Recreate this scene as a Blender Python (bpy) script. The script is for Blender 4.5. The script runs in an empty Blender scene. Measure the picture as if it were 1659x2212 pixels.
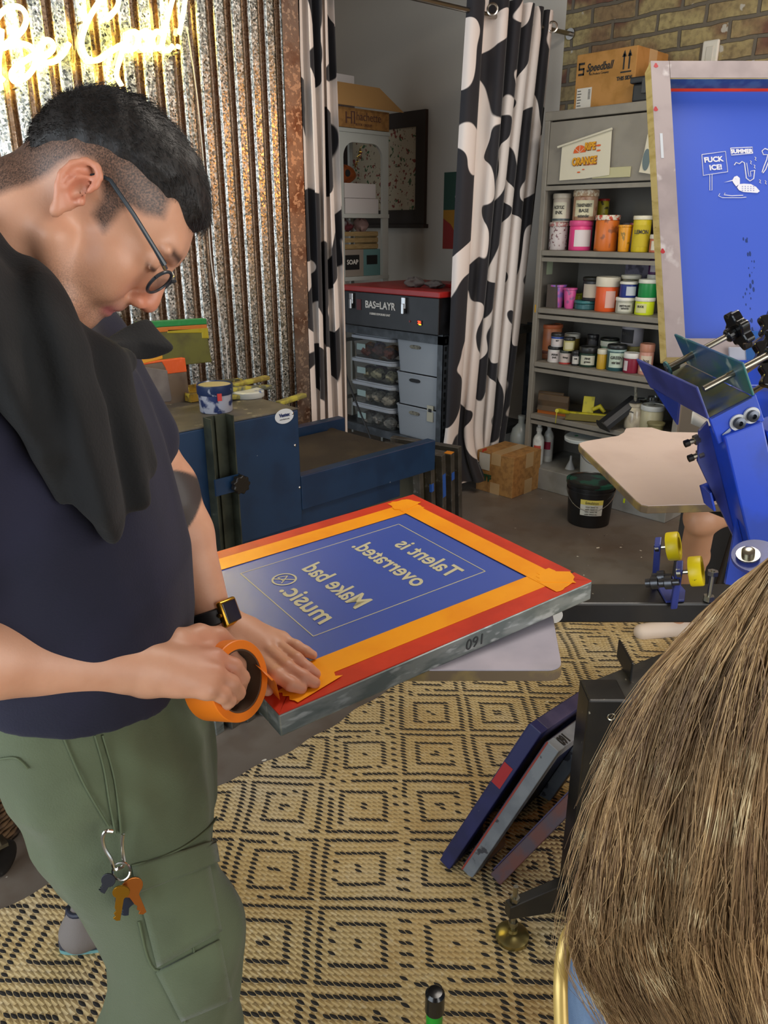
import bpy, bmesh, math, random
import numpy as np
from mathutils import Vector, Matrix, Quaternion
random.seed(7)
PI = math.pi
scene = bpy.context.scene
COL = scene.collection

# ------------------------------------------------------------------ camera
F_PX, PITCH, AZ, CAM_H = 1662.0, math.radians(20.4), math.radians(45.8), 1.55
FW = Vector((math.cos(AZ)*math.cos(PITCH), math.sin(AZ)*math.cos(PITCH), -math.sin(PITCH)))
RT = Vector((math.sin(AZ), -math.cos(AZ), 0))
UP = RT.cross(FW)
FH = Vector((math.cos(AZ), math.sin(AZ), 0))
CAM = Vector((0, 0, CAM_H))
cam_data = bpy.data.cameras.new('camera')
cam = bpy.data.objects.new('camera', cam_data); COL.objects.link(cam)
cam_data.sensor_fit = 'VERTICAL'; cam_data.sensor_height = 24.0
cam_data.lens = F_PX/2212*24.0; cam_data.clip_start = 0.02
M = Matrix((RT, UP, -FW)).transposed().to_4x4(); M.translation = CAM
cam.matrix_world = M
scene.camera = cam

# ------------------------------------------------------------------ light and exposure
vs = scene.view_settings
scene.display_settings.display_device = 'sRGB'
vs.view_transform = 'Standard'; vs.look = 'None'; vs.gamma = 1.0; vs.use_curve_mapping = False
vs.exposure = 0.45
world = bpy.data.worlds.new('sky'); scene.world = world; world.use_nodes = True
bgn = world.node_tree.nodes['Background']
bgn.inputs[0].default_value = (0.80, 0.90, 1.0, 1); bgn.inputs[1].default_value = 1.0

def area(name, loc, direction, sx, sy, power, col):
    l = bpy.data.lights.new(name, 'AREA'); l.shape = 'RECTANGLE'; l.size = sx; l.size_y = sy
    l.energy = power; l.color = col
    o = bpy.data.objects.new(name, l); COL.objects.link(o); o.location = loc
    o.rotation_euler = Vector(direction).to_track_quat('-Z', 'Y').to_euler()
    return o
# assumed daylight from unseen openings (garage side left, behind the camera); ceiling light added
area('assumed_daylight_left', (-2.35, 1.2, 1.75), (1, -0.05, -0.12), 3.2, 2.4, 62, (0.86, 0.94, 1.0))
area('assumed_daylight_front', (1.4, -2.9, 1.8), (0.05, 1, -0.1), 3.6, 2.4, 80, (1.0, 0.95, 0.88))
area('added_ceiling_light', (2.3, 0.9, 3.3), (0, 0, -1), 1.6, 0.7, 34, (1.0, 0.93, 0.84))  # added overhead light, out of view

area('assumed_amber_lamp', (4.34, -0.05, 2.10), (-.72, 1, -.02), .28, .8, 9, (1.0, .34, .06))  # assumed unseen lamp, added for orange reflections in the corrugated metal and flashing

# ------------------------------------------------------------------ pixel helpers (a pixel and a known plane give a point of the room)
def ray(x, y): return FW + RT*((x-829.5)/F_PX) + UP*((1106-y)/F_PX)
def onZ(x, y, z): r = ray(x, y); return CAM + r*((z-CAM_H)/r.z)
def onX(x, y, X): r = ray(x, y); return CAM + r*(X/r.x)
def onY(x, y, Y): r = ray(x, y); return CAM + r*(Y/r.y)
def onD(x, y, d): return CAM + ray(x, y)*d
def RG(r, g, z): return RT*r + FH*g + Vector((0, 0, z))
def depth(p): return (Vector(p)-CAM).dot(FW)

# ------------------------------------------------------------------ scene graph helpers
_ORG = {}
def put(o, parent=None):
    COL.objects.link(o)
    if parent is not None: o.parent = parent
    return o
def tag(o, label=None, cat=None, group=None, kind=None):
    if label: o['label'] = label
    if cat: o['category'] = cat
    if group: o['group'] = group
    if kind: o['kind'] = kind
    return o
def thing(name, label, cat, loc=(0, 0, 0), group=None):
    o = bpy.data.objects.new(name, None); o.empty_display_size = 0.05
    COL.objects.link(o); o.location = loc; _ORG[o.name] = Vector(loc)
    return tag(o, label, cat, group)
def org(o): return _ORG.get(o.name, Vector((0, 0, 0))) if o is not None else Vector((0, 0, 0))

def orient(x, y, z, loc=(0, 0, 0)):
    m = Matrix((Vector(x), Vector(y), Vector(z))).transposed().to_4x4(); m.translation = Vector(loc); return m
def along(p0, p1, up=(0, 0, 1)):
    """matrix whose z runs from p0 to p1"""
    z = (Vector(p1)-Vector(p0)).normalized(); u = Vector(up)
    if abs(z.dot(u)) > 0.98: u = Vector((1, 0, 0))
    x = u.cross(z).normalized(); y = z.cross(x)
    return orient(x, y, z, p0)

class MB:
    def __init__(s): s.bm = bmesh.new(); s.uv = None
    def box(s, c, size, m=None, bevel=0.0, seg=2):
        r = bmesh.ops.create_cube(s.bm, size=1.0); vs_ = r['verts']
        for v in vs_: v.co = Vector((v.co.x*size[0], v.co.y*size[1], v.co.z*size[2])) + Vector(c)
        if bevel > 0:
            es = list({e for v in vs_ for e in v.link_edges})
            rr = bmesh.ops.bevel(s.bm, geom=es, offset=bevel, segments=seg, affect='EDGES', profile=0.5)
            vs_ = list({v for f in rr['faces'] for v in f.verts} | {v for v in vs_ if v.is_valid})
        if m is not None:
            for v in vs_: v.co = m @ v.co
        return s
    def bb(s, a, b, m=None, bevel=0.0):
        a = Vector(a); b = Vector(b); c = (a+b)/2; d = b-a
        return s.box(c, (abs(d.x), abs(d.y), abs(d.z)), m, bevel)
    def lathe(s, prof, m=None, seg=28, cap0=True, cap1=True, ang=2*PI, a0=0.0):
        rings = []
        full = abs(ang-2*PI) < 1e-6
        n = seg if full else seg+1
        for r, z in prof:
            ring = []
            for i in range(n):
                a = a0+ang*i/seg
                co = Vector((r*math.cos(a), r*math.sin(a), z))
                if m is not None: co = m @ co
                ring.append(s.bm.verts.new(co))
            rings.append(ring)
        for k in range(len(rings)-1):
            for i in range(n if full else n-1):
                j = (i+1) % n
                s.bm.faces.new((rings[k][i], rings[k][j], rings[k+1][j], rings[k+1][i]))
        if full and cap0: s.bm.faces.new(list(reversed(rings[0])))
        if full and cap1: s.bm.faces.new(rings[-1])
        return s
    def rod(s, p0, p1, r, r1=None, seg=16):
        L = (Vector(p1)-Vector(p0)).length
        return s.lathe([(r, 0), (r if r1 is None else r1, L)], along(p0, p1), seg)
    def tube(s, pts, r, seg=10, cap=True):
        pts = [Vector(p) for p in pts]; n = len(pts)
        rr = r if hasattr(r, '__len__') else [r]*n
        prev = None; rings = []
        for i, p in enumerate(pts):
            t = (pts[min(i+1, n-1)]-pts[max(i-1, 0)]).normalized()
            if prev is None:
                u = Vector((0, 0, 1)) if abs(t.z) < 0.9 else Vector((1, 0, 0))
                x = u.cross(t).normalized()
            else:
                x = (prev - t*prev.dot(t)).normalized()
            prev = x; y = t.cross(x)
            rings.append([s.bm.verts.new(p + x*(rr[i]*math.cos(2*PI*k/seg)) + y*(rr[i]*math.sin(2*PI*k/seg))) for k in range(seg)])
        for a, b in zip(rings[:-1], rings[1:]):
            for k in range(seg):
                s.bm.faces.new((a[k], a[(k+1) % seg], b[(k+1) % seg], b[k]))
        if cap:
            s.bm.faces.new(list(reversed(rings[0]))); s.bm.faces.new(rings[-1])
        return s
    def prism(s, pts, vec):
        """closed polygon (list of points) extruded by vec"""
        v = Vector(vec)
        a = [s.bm.verts.new(Vector(p)) for p in pts]; b = [s.bm.verts.new(Vector(p)+v) for p in pts]
        n = len(pts)
        s.bm.faces.new(a); s.bm.faces.new(list(reversed(b)))
        for i in range(n):
            j = (i+1) % n
            s.bm.faces.new((a[j], a[i], b[i], b[j]))
        return s
    def ngon(s, pts):
        s.bm.faces.new([s.bm.verts.new(Vector(p)) for p in pts]); return s
    def grid(s, fn, nu, nv, uv=None):
        """surface fn(i,j)->point on a (nu+1)x(nv+1) lattice; uv(i,j)->(u,v)"""
        V = [[s.bm.verts.new(Vector(fn(i, j))) for j in range(nv+1)] for i in range(nu+1)]
        lay = s.bm.loops.layers.uv.verify() if uv else None
        for i in range(nu):
            for j in range(nv):
                f = s.bm.faces.new((V[i][j], V[i+1][j], V[i+1][j+1], V[i][j+1]))
                if uv:
                    for l, (a, b) in zip(f.loops, ((i, j), (i+1, j), (i+1, j+1), (i, j+1))): l[lay].uv = uv(a, b)
        return s
    def xform(s, m):
        for v in s.bm.verts: v.co = m @ v.co
        return s
    def build(s, name, m, parent=None, smooth=False, bevel=0.0, bseg=2, solid=0.0, sub=0, angle=35):
        bmesh.ops.recalc_face_normals(s.bm, faces=s.bm.faces[:])
        if parent is not None:
            o_ = Vector((0, 0, 0)); p = parent
            while p is not None: o_ += p.location; p = p.parent
            for v in s.bm.verts: v.co -= o_
        me = bpy.data.meshes.new(name); s.bm.to_mesh(me); s.bm.free()
        for mm in (m if isinstance(m, (list, tuple)) else [m]): me.materials.append(mm)
        o = bpy.data.objects.new(name, me); put(o, parent)
        if smooth:
            me.polygons.foreach_set('use_smooth', [True]*len(me.polygons))
            try: me.set_sharp_from_angle(angle=math.radians(angle))
            except Exception: pass
        if bevel > 0:
            b = o.modifiers.new('bevel', 'BEVEL'); b.width = bevel; b.segments = bseg; b.limit_method = 'ANGLE'; b.angle_limit = math.radians(40)
        if solid: 
            b = o.modifiers.new('solid', 'SOLIDIFY'); b.thickness = solid; b.offset = 0
        if sub:
            b = o.modifiers.new('sub', 'SUBSURF'); b.levels = sub; b.render_levels = sub
        return o

def structure(o): o['kind'] = 'structure'; return o

def text_obj(txt, size, name, m, mat4, parent=None, bold=0.0, shear=0.0, sx=1.0, align='CENTER', depth_=0.0006, mirror=False, spacing=1.0):
    c = bpy.data.curves.new('t', 'FONT'); c.body = txt; c.size = size; c.align_x = align; c.align_y = 'CENTER'
    c.extrude = depth_; c.offset = bold; c.shear = shear; c.space_character = spacing; c.resolution_u = 3
    t = bpy.data.objects.new('t', c); COL.objects.link(t)
    bpy.context.view_layer.update()
    me = bpy.data.meshes.new_from_object(t.evaluated_get(bpy.context.evaluated_depsgraph_get()))
    bpy.data.objects.remove(t); bpy.data.curves.remove(c)
    mm = mat4 @ Matrix.Diagonal((-sx if mirror else sx, 1, 1, 1))
    if parent is not None:
        o_ = Vector((0, 0, 0)); p = parent
        while p is not None: o_ += p.location; p = p.parent
        mm = Matrix.Translation(-o_) @ mm
    me.transform(mm)
    if mirror: me.flip_normals()
    me.name = name; me.materials.clear(); me.materials.append(m)
    return put(bpy.data.objects.new(name, me), parent)

# ------------------------------------------------------------------ materials
def lin(c):
    if isinstance(c, str):
        c = tuple(int(c[i:i+2], 16)/255 for i in (0, 2, 4))
    return tuple((x/12.92 if x <= 0.04045 else ((x+0.055)/1.055)**2.4) for x in c[:3]) + (1,)
class NT:
    def __init__(s, m): s.t = m.node_tree; s.b = s.t.nodes['Principled BSDF']
    def n(s, typ, **kw):
        nd = s.t.nodes.new(typ)
        for k, v in kw.items():
            if k.startswith('i_'):
                key = k[2:]; key = int(key) if key.isdigit() else key.replace('_', ' ')
                s.set(nd.inputs[key], v)
            else: setattr(nd, k, v)
        return nd
    def set(s, sock, v):
        if hasattr(v, 'is_output') or isinstance(v, bpy.types.NodeSocket): s.t.links.new(v, sock)
        else: sock.default_value = v
    def math(s, op, a, b=None, c=None, clamp=False):
        nd = s.t.nodes.new('ShaderNodeMath'); nd.operation = op; nd.use_clamp = clamp
        s.set(nd.inputs[0], a)
        if b is not None: s.set(nd.inputs[1], b)
        if c is not None: s.set(nd.inputs[2], c)
        return nd.outputs[0]
    def coord(s, which='Object', scale=None, rot=None):
        tc = s.t.nodes.new('ShaderNodeTexCoord'); o = tc.outputs[which]
        if scale is not None or rot is not None:
            mp = s.t.nodes.new('ShaderNodeMapping'); s.t.links.new(o, mp.inputs[0])
            if scale is not None: mp.inputs['Scale'].default_value = scale if hasattr(scale, '__len__') else (scale,)*3
            if rot is not None: mp.inputs['Rotation'].default_value = rot
            o = mp.outputs[0]
        return o
    def noise(s, scale, vec=None, detail=3.0, rough=0.5, out=0, dist=0.0):
        nd = s.t.nodes.new('ShaderNodeTexNoise'); nd.inputs['Scale'].default_value = scale
        nd.inputs['Detail'].default_value = detail; nd.inputs['Roughness'].default_value = rough; nd.inputs['Distortion'].default_value = dist
        s.t.links.new(vec if vec is not None else s.coord(), nd.inputs['Vector']); return nd.outputs[out]
    def ramp(s, fac, stops, interp='LINEAR'):
        nd = s.t.nodes.new('ShaderNodeValToRGB'); nd.color_ramp.interpolation = interp
        el = nd.color_ramp.elements
        while len(el) < len(stops): el.new(0.5)
        for e, (p, c) in zip(el, stops): e.position = p; e.color = c if len(c) == 4 else (*c, 1)
        s.t.links.new(fac, nd.inputs[0]); return nd.outputs[0]
    def mix(s, f, a, b):
        nd = s.t.nodes.new('ShaderNodeMix'); nd.data_type = 'RGBA'
        s.set(nd.inputs[0], f); s.set(nd.inputs[6], a); s.set(nd.inputs[7], b); return nd.outputs[2]
    def bump(s, h, strength=0.3, dist=0.01):
        nd = s.t.nodes.new('ShaderNodeBump'); nd.inputs['Strength'].default_value = strength; nd.inputs['Distance'].default_value = dist
        s.t.links.new(h, nd.inputs['Height']); s.t.links.new(nd.outputs[0], s.b.inputs['Normal']); return nd
    def base(s, c): s.set(s.b.inputs['Base Color'], c)
    def rough(s, r): s.set(s.b.inputs['Roughness'], r)
W_, K_ = (1, 1, 1, 1), (0, 0, 0, 1)
_MC = {}
def mat(name, c='808080', rough=0.5, metal=0.0, c2=None, nscale=20, thr=(0.45, 0.6), bump=0.0, bscale=60, coat=0.0, emit=0.0, trans=0.0, alpha=1.0, sss=0.0, c3=None, n3=40, thr3=(0.6, 0.66), stretch=None, rvar=0.0, sheen=0.0, bdist=0.004):
    if name in _MC: return _MC[name]
    m = bpy.data.materials.new(name); m.use_nodes = True; t = NT(m); b = t.b
    col = lin(c)
    b.inputs['Base Color'].default_value = col; b.inputs['Roughness'].default_value = rough; b.inputs['Metallic'].default_value = metal
    vec = t.coord('Object', scale=stretch) if stretch else None
    out = None
    if c2: out = t.mix(t.ramp(t.noise(nscale, vec, 4), [(thr[0], K_), (thr[1], W_)]), col, lin(c2)); t.base(out)
    if c3: out = t.mix(t.ramp(t.noise(n3, vec, 3), [(thr3[0], K_), (thr3[1], W_)]), out if out is not None else col, lin(c3)); t.base(out)
    if rvar: t.rough(t.math('ADD', t.math('MULTIPLY', t.noise(9), rvar), rough-rvar*0.5, clamp=True))
    if bump: t.bump(t.noise(bscale, vec, 4), bump, bdist)
    if coat: b.inputs['Coat Weight'].default_value = coat; b.inputs['Coat Roughness'].default_value = 0.12
    if emit: b.inputs['Emission Color'].default_value = col; b.inputs['Emission Strength'].default_value = emit
    if trans: b.inputs['Transmission Weight'].default_value = trans
    if alpha < 1: b.inputs['Alpha'].default_value = alpha
    if sss:
        b.inputs['Subsurface Weight'].default_value = sss; b.inputs['Subsurface Radius'].default_value = (0.012, 0.005, 0.003); b.inputs['Subsurface Scale'].default_value = 1.0
    if sheen: b.inputs['Sheen Weight'].default_value = sheen
    _MC[name] = m; return m
# ================================================================== room shell
WY = 2.957          # plane of the corrugated wall and the curtain rod
WX = 4.40           # brick wall / white alcove wall
def m_floor():
    m = mat('painted_concrete', '5f5852', 0.42); t = NT(m)
    co = t.coord()
    c = t.mix(t.ramp(t.noise(1.6, co, 4), [(0.35, K_), (0.65, W_)]), lin('5d544c'), lin('726a61'))
    c = t.mix(t.math('MULTIPLY', t.ramp(t.noise(7, co, 6), [(0.5, K_), (0.62, W_)]), 0.35), c, lin('544436'))
    for k, (sc, thr, colr) in enumerate([(23, .755, 'd8d2c4'), (17, .76, 'c4501c'), (14, .765, '2e6b3c'), (29, .76, '26231f'), (12, .775, '7d7430'), (33, .765, 'b9b4aa')]):
        mp = t.n('ShaderNodeMapping'); t.t.links.new(co, mp.inputs[0]); mp.inputs['Location'].default_value = (k*3.7, k*1.9, k)
        f = t.ramp(t.noise(sc, mp.outputs[0], 2, .4), [(thr, K_), (thr+.008, W_)])
        c = t.mix(f, c, lin(colr))
    t.base(c); t.rough(t.math('ADD', t.math('MULTIPLY', t.noise(5, co), 0.3), 0.25)); t.bump(t.noise(30, co), 0.12, 0.003)
    return m
def m_brick():
    m = mat('old_brick', '6b5a48', 0.9); t = NT(m)
    co = t.coord()
    # the wall lies in YZ: feed (y,z) to the brick texture
    sx = t.n('ShaderNodeSeparateXYZ'); t.t.links.new(co, sx.inputs[0])
    cb = t.n('ShaderNodeCombineXYZ'); 
    wob = t.noise(5, co, 3)
    t.t.links.new(t.math('ADD', sx.outputs[1], t.math('MULTIPLY', wob, 0.03)), cb.inputs[0])
    t.t.links.new(t.math('ADD', sx.outputs[2], t.math('MULTIPLY', t.noise(7, co, 3), 0.022)), cb.inputs[1])
    br = t.n('ShaderNodeTexBrick'); t.t.links.new(cb.outputs[0], br.inputs['Vector'])
    br.inputs['Scale'].default_value = 1.0; br.inputs['Brick Width'].default_value = 0.27; br.inputs['Row Height'].default_value = 0.094
    br.inputs['Mortar Size'].default_value = 0.011; br.inputs['Mortar Smooth'].default_value = 0.35; br.inputs['Bias'].default_value = -0.1
    br.inputs['Color1'].default_value = (0, 0, 0, 1); br.inputs['Color2'].default_value = (1, 1, 1, 1); br.inputs['Mortar'].default_value = (0.5, 0.5, 0.5, 1)
    brick = t.ramp(br.outputs['Color'], [(0.0, lin('5c3b30')), (0.35, lin('6d4a3a')), (0.6, lin('84704f')), (1.0, lin('8f8058'))])
    worn = t.ramp(t.noise(2.6, co, 3), [(0.46, K_), (0.54, W_)])
    brick = t.mix(t.math('MULTIPLY', worn, 0.85), brick, lin('a09163'))
    brick = t.mix(t.math('MULTIPLY', t.ramp(t.noise(38, co, 5), [(0.42, K_), (0.7, W_)]), 0.5), brick, lin('4a3a2e'))
    brick = t.mix(t.ramp(t.noise(16, co, 4), [(0.66, K_), (0.70, W_)]), brick, lin('a8a296'))
    c = t.mix(br.outputs['Fac'], brick, lin('5f574b'))
    t.base(c)
    h = t.math('SUBTRACT', t.math('MULTIPLY', t.noise(40, co, 5), 0.4), br.outputs['Fac'])
    t.bump(h, 0.8, 0.014)
    return m
def m_corr():
    """galvanised sheet: large spangles, painted brown reflections in the troughs"""
    m = mat('galvanised_sheet', 'a9b0ae', 0.33, 1.0); t = NT(m)
    v = t.n('ShaderNodeTexVoronoi'); v.inputs['Scale'].default_value = 150; t.t.links.new(t.coord(), v.inputs['Vector'])
    sp = t.n('ShaderNodeSeparateColor'); t.t.links.new(v.outputs['Color'], sp.inputs[0])
    c = t.ramp(sp.outputs[0], [(0.0, lin('5a6262')), (0.4, lin('a4acac')), (1.0, lin('eef2f0'))])
    # dark brown room reflections, painted into the colour of troughs and slopes
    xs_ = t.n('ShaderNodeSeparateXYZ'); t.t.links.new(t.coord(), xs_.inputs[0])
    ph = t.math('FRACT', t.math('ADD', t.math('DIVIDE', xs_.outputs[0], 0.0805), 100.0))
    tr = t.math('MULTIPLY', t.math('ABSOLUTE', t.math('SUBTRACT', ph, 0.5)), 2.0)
    russet = t.ramp(t.math('ADD', tr, t.math('MULTIPLY', t.math('SUBTRACT', t.noise(60), .5), .08)), [(.50, K_), (.58, W_)])
    c = t.mix(t.math('MULTIPLY', russet, .9), c, t.mix(t.noise(90), lin('5c4430'), lin('8a6a4c')))
    t.base(c); t.rough(t.math('ADD', t.math('MULTIPLY', sp.outputs[1], 0.30), 0.20))
    t.bump(sp.outputs[2], 0.25, 0.0015)
    return m
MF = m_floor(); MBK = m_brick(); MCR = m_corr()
M_plaster = mat('white_plaster', 'b9b2a6', 0.85, bump=0.1, bscale=30)
M_ceil = mat('dark_ceiling', '6a5848', 0.9)
M_outer = mat('warm_plaster', '8f7a64', 0.9)

structure(MB().bb((-2.6, -3.1, -0.1), (4.5, 5.2, 0)).build('floor', MF))
structure(MB().bb((-2.6, -3.1, 3.5), (4.5, 5.2, 3.6)).build('ceiling', M_ceil))
structure(MB().bb((WX, -3.0, 0), (WX+0.1, 3.0, 3.5)).build('wall_right', MBK))
structure(MB().bb((WX, 3.0, 0), (WX+0.1, 5.17, 3.5)).build('wall_alcove', M_plaster))
structure(MB().bb((2.0, 5.07, 0), (WX, 5.17, 3.5)).build('wall_back', M_plaster))
structure(MB().bb((-2.5, WY+0.03, 0), (2.33, WY+0.13, 3.5)).bb((2.33, WY+0.03, 2.95), (WX, WY+0.13, 3.5)).build('wall_left', M_outer))
# two assumed, unseen open sides where the daylight comes in: piers and lintels only
structure(MB().bb((-2.6, -3.0, 0), (-2.5, -0.6, 3.5)).bb((-2.6, -0.6, 3.05), (-2.5, 3.0, 3.5)).build('wall_street', M_outer))
structure(MB().bb((-2.6, -3.1, 0), (-0.6, -3.0, 3.5)).bb((-0.6, -3.1, 3.05), (3.4, -3.0, 3.5)).bb((3.4, -3.1, 0), (4.5, -3.0, 3.5)).build('wall_front', M_outer))
# corrugated cladding on the wall
PER = 0.0805
def corr_y(x):
    ph = (x % PER)/PER
    # wide crown, short slopes, narrow valley
    def sm(t): t = min(1, max(0, t)); return t*t*(3-2*t)
    d = abs(ph-0.5)*2           # 1 at the valley, 0 at crown centre
    return WY - 0.030*(1-sm((d-0.52)/0.20))
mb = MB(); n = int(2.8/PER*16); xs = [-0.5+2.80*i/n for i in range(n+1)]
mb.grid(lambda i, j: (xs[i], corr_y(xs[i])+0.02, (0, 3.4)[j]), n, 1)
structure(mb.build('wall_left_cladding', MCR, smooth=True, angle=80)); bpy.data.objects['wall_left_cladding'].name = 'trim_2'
m = mat('galvanised_flashing', '8d8078', 0.38, 0.9, c2='6b4a38', nscale=9, thr=(0.45, 0.7), bump=0.15, bscale=120, c3='b7a596', n3=60, thr3=(.55, .6))
structure(MB().bb((2.262, WY-0.030, 0), (2.352, WY-0.026, 3.4)).bb((2.348, WY-0.030, 0), (2.352, WY+0.13, 3.4)).build('trim_1', m))

# ------------------------------------------------------------------ rug
def m_rug():
    m = mat('jute_weave', 'b89a66', 0.92); t = NT(m); co = t.coord()
    sp = t.n('ShaderNodeSeparateXYZ'); t.t.links.new(co, sp.inputs[0]); X, Y = sp.outputs[0], sp.outputs[1]
    X = t.math('ADD', X, t.math('MULTIPLY', t.math('SUBTRACT', t.noise(3.5, co, 2), .5), 0.030))
    Y = t.math('ADD', Y, t.math('MULTIPLY', t.math('SUBTRACT', t.noise(4.5, co, 2), .5), 0.030))
    PX, PY = 0.0105, 0.0215
    col = t.math('FLOOR', t.math('DIVIDE', X, PX))
    ys = t.math('ADD', t.math('DIVIDE', Y, PY), t.math('MULTIPLY', t.math('MODULO', col, 2.0), 0.42))
    row = t.math('FLOOR', ys)
    Xq = t.math('MULTIPLY', t.math('ADD', col, 0.5), PX)
    Yq = t.math('MULTIPLY', t.math('SUBTRACT', t.math('ADD', row, 0.5), t.math('MULTIPLY', t.math('MODULO', col, 2.0), 0.42)), PY)
    # pattern coordinates run along the diagonals (r to the right, g away)
    sa, ca = math.sin(AZ), math.cos(AZ); P = 0.2225
    r = t.math('SUBTRACT', t.math('MULTIPLY', Xq, sa), t.math('MULTIPLY', Yq, ca))
    g = t.math('ADD', t.math('MULTIPLY', Xq, ca), t.math('MULTIPLY', Yq, sa))
    def cell(v, off):
        u = t.math('DIVIDE', t.math('SUBTRACT', v, off), P)
        return t.math('ABSOLUTE', t.math('SUBTRACT', t.math('FRACT', t.math('ADD', u, 100.5)), 0.5))
    d = t.math('MAXIMUM', cell(r, -0.06), cell(g, 1.30))
    def ringm(c, w): return t.math('LESS_THAN', t.math('ABSOLUTE', t.math('SUBTRACT', d, c)), w)
    black = t.math('MAXIMUM', t.math('MAXIMUM', ringm(0.435, 0.030), ringm(0.245, 0.032)), t.math('LESS_THAN', d, 0.055))
    # inside a stitch: slanted lens so that each dark stitch is separate
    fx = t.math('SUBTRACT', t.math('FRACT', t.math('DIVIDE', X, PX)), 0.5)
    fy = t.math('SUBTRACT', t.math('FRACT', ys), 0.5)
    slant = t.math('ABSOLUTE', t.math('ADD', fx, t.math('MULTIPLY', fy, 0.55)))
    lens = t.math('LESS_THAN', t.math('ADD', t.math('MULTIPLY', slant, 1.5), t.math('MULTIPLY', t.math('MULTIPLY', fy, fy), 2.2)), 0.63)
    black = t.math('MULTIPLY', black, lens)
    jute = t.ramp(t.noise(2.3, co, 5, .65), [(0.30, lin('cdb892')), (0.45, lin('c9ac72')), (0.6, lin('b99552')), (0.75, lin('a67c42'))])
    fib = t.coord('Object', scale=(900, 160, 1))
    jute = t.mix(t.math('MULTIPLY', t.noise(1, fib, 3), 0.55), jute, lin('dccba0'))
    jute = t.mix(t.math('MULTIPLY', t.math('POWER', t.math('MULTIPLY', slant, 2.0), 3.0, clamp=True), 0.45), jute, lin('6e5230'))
    jute = t.mix(t.math('MULTIPLY', t.ramp(t.noise(60, co, 4), [(.55, K_), (.75, W_)]), .35), jute, lin('efe3c2'))
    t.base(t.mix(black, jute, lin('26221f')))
    h = t.math('SUBTRACT', 1.0, t.math('ADD', t.math('MULTIPLY', slant, 1.6), t.math('MULTIPLY', t.math('MULTIPLY', fy, fy), 2.5)))
    t.bump(t.math('ADD', h, t.math('MULTIPLY', t.noise(1, fib, 3), 0.5)), 0.8, 0.006)
    return m
mb = MB()
nx = 220; 
def rug_edge(x): return 1.64 + 0.010*math.sin(x*9) + 0.006*math.sin(x*31) + (0.05*max(0, (x-1.5))) + 0.03*max(0, min(1, (0.6-x)/0.6))*0
def rug_pt(i, j):
    x = -0.7+3.55*i/nx; y1 = rug_edge(x)
    if x > 2.2: y1 = rug_edge(2.2)-(x-2.2)*0.05
    y = -1.3+(y1+1.3)*j/40
    return (x, y, 0.010+0.003*math.sin(x*7+y*3)*math.cos(y*5))
mb.grid(rug_pt, nx, 40)
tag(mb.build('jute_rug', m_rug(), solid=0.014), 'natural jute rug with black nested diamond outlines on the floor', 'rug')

# ------------------------------------------------------------------ curtains and rod
def m_cow():
    m = mat('cow_print_cloth', 'd8cfc6', 0.75, sheen=0.2); t = NT(m)
    uv = t.coord('UV'); 
    wv = t.n('ShaderNodeTexNoise'); wv.inputs['Scale'].default_value = 6.0; wv.inputs['Detail'].default_value = 1.0; t.t.links.new(uv, wv.inputs['Vector'])
    f = t.noise(3.4, uv, 0.4, 0.3, dist=0.6)
    c = t.mix(t.ramp(f, [(0.515, K_), (0.525, W_)]), lin('ded3cb'), lin('15131a'))
    t.base(c); t.bump(t.noise(500, t.coord()), 0.08, 0.001)
    return m
MCOW = m_cow()
rodt = thing('curtain_rod', 'brushed steel curtain rod across the alcove opening', 'rod', (3.2, WY, 2.58))
mrod = mat('brushed_steel', 'a09a92', 0.28, 1.0)
RZ = 2.585
MB().rod((2.30, WY, RZ-0.045), (WX, WY, RZ+0.015), 0.0125, seg=20).build('pole', mrod, rodt, smooth=True)
MB().rod((WX-0.012, WY, RZ+0.015), (WX, WY, RZ+0.015), 0.03, seg=20).build('wall_bracket', mrod, rodt, smooth=True)
def curtain(name, label, x0, x1, nf, amp, seed, ztop, zbot, xb0, xb1, bottom=None, wide_first=0.0, zoff=0.0):
    rnd = random.Random(seed)
    N = nf*18; L = 0.0; pts = []
    amps = [amp*(0.75+0.5*rnd.random()) for _ in range(nf+1)]; sh = [rnd.uniform(-.25, .25) for _ in range(nf+1)]
    def prof(s, t):                     # s along 0..1, t = 0 top .. 1 bottom
        if wide_first: 
            q = s; s_ = (s/wide_first)*(1.0/nf) if s < wide_first else 1.0/nf+(s-wide_first)/(1-wide_first)*(1-1.0/nf)
        else: s_ = s
        k = min(nf-1, int(s_*nf)); ph = s_*nf
        a = amps[k]*(1-(ph-k))+amps[k+1]*(ph-k)
        w = math.sin(2*PI*ph + sh[k]*t + seed)
        w = math.copysign(abs(w)**0.75, w)
        x = (x0+(x1-x0)*s)*(1-t) + (xb0+(xb1-xb0)*s)*t + 0.022*math.sin(4*PI*ph+seed)*(0.6+0.4*t)
        y = WY + a*w*(1.0-0.25*t) + 0.01*math.sin(t*5+s*9)
        return x, y
    M_ = 48
    ulen = [0]
    for i in range(1, N+1):
        a = prof((i-1)/N, 0.3); b = prof(i/N, 0.3); ulen.append(ulen[-1]+math.hypot(a[0]-b[0], a[1]-b[1]))
    def fn(i, j):
        s = i/N; t = j/M_; x, y = prof(s, t)
        z = ztop + zoff*s + (zbot-(ztop+zoff*s))*t
        if bottom: x, y, z = bottom(s, t, x, y, z)
        return (x, y, z)
    mb = MB(); mb.grid(fn, N, M_, uv=lambda i, j: (ulen[i]+seed*0.37, (zbot-ztop)*j/M_))
    t = thing(name, label, 'curtain', (x0, WY, 0.0), 'cow print curtains on the alcove rod')
    mb.build('cloth', MCOW, t, smooth=True, angle=180)
    return t, prof
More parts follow.
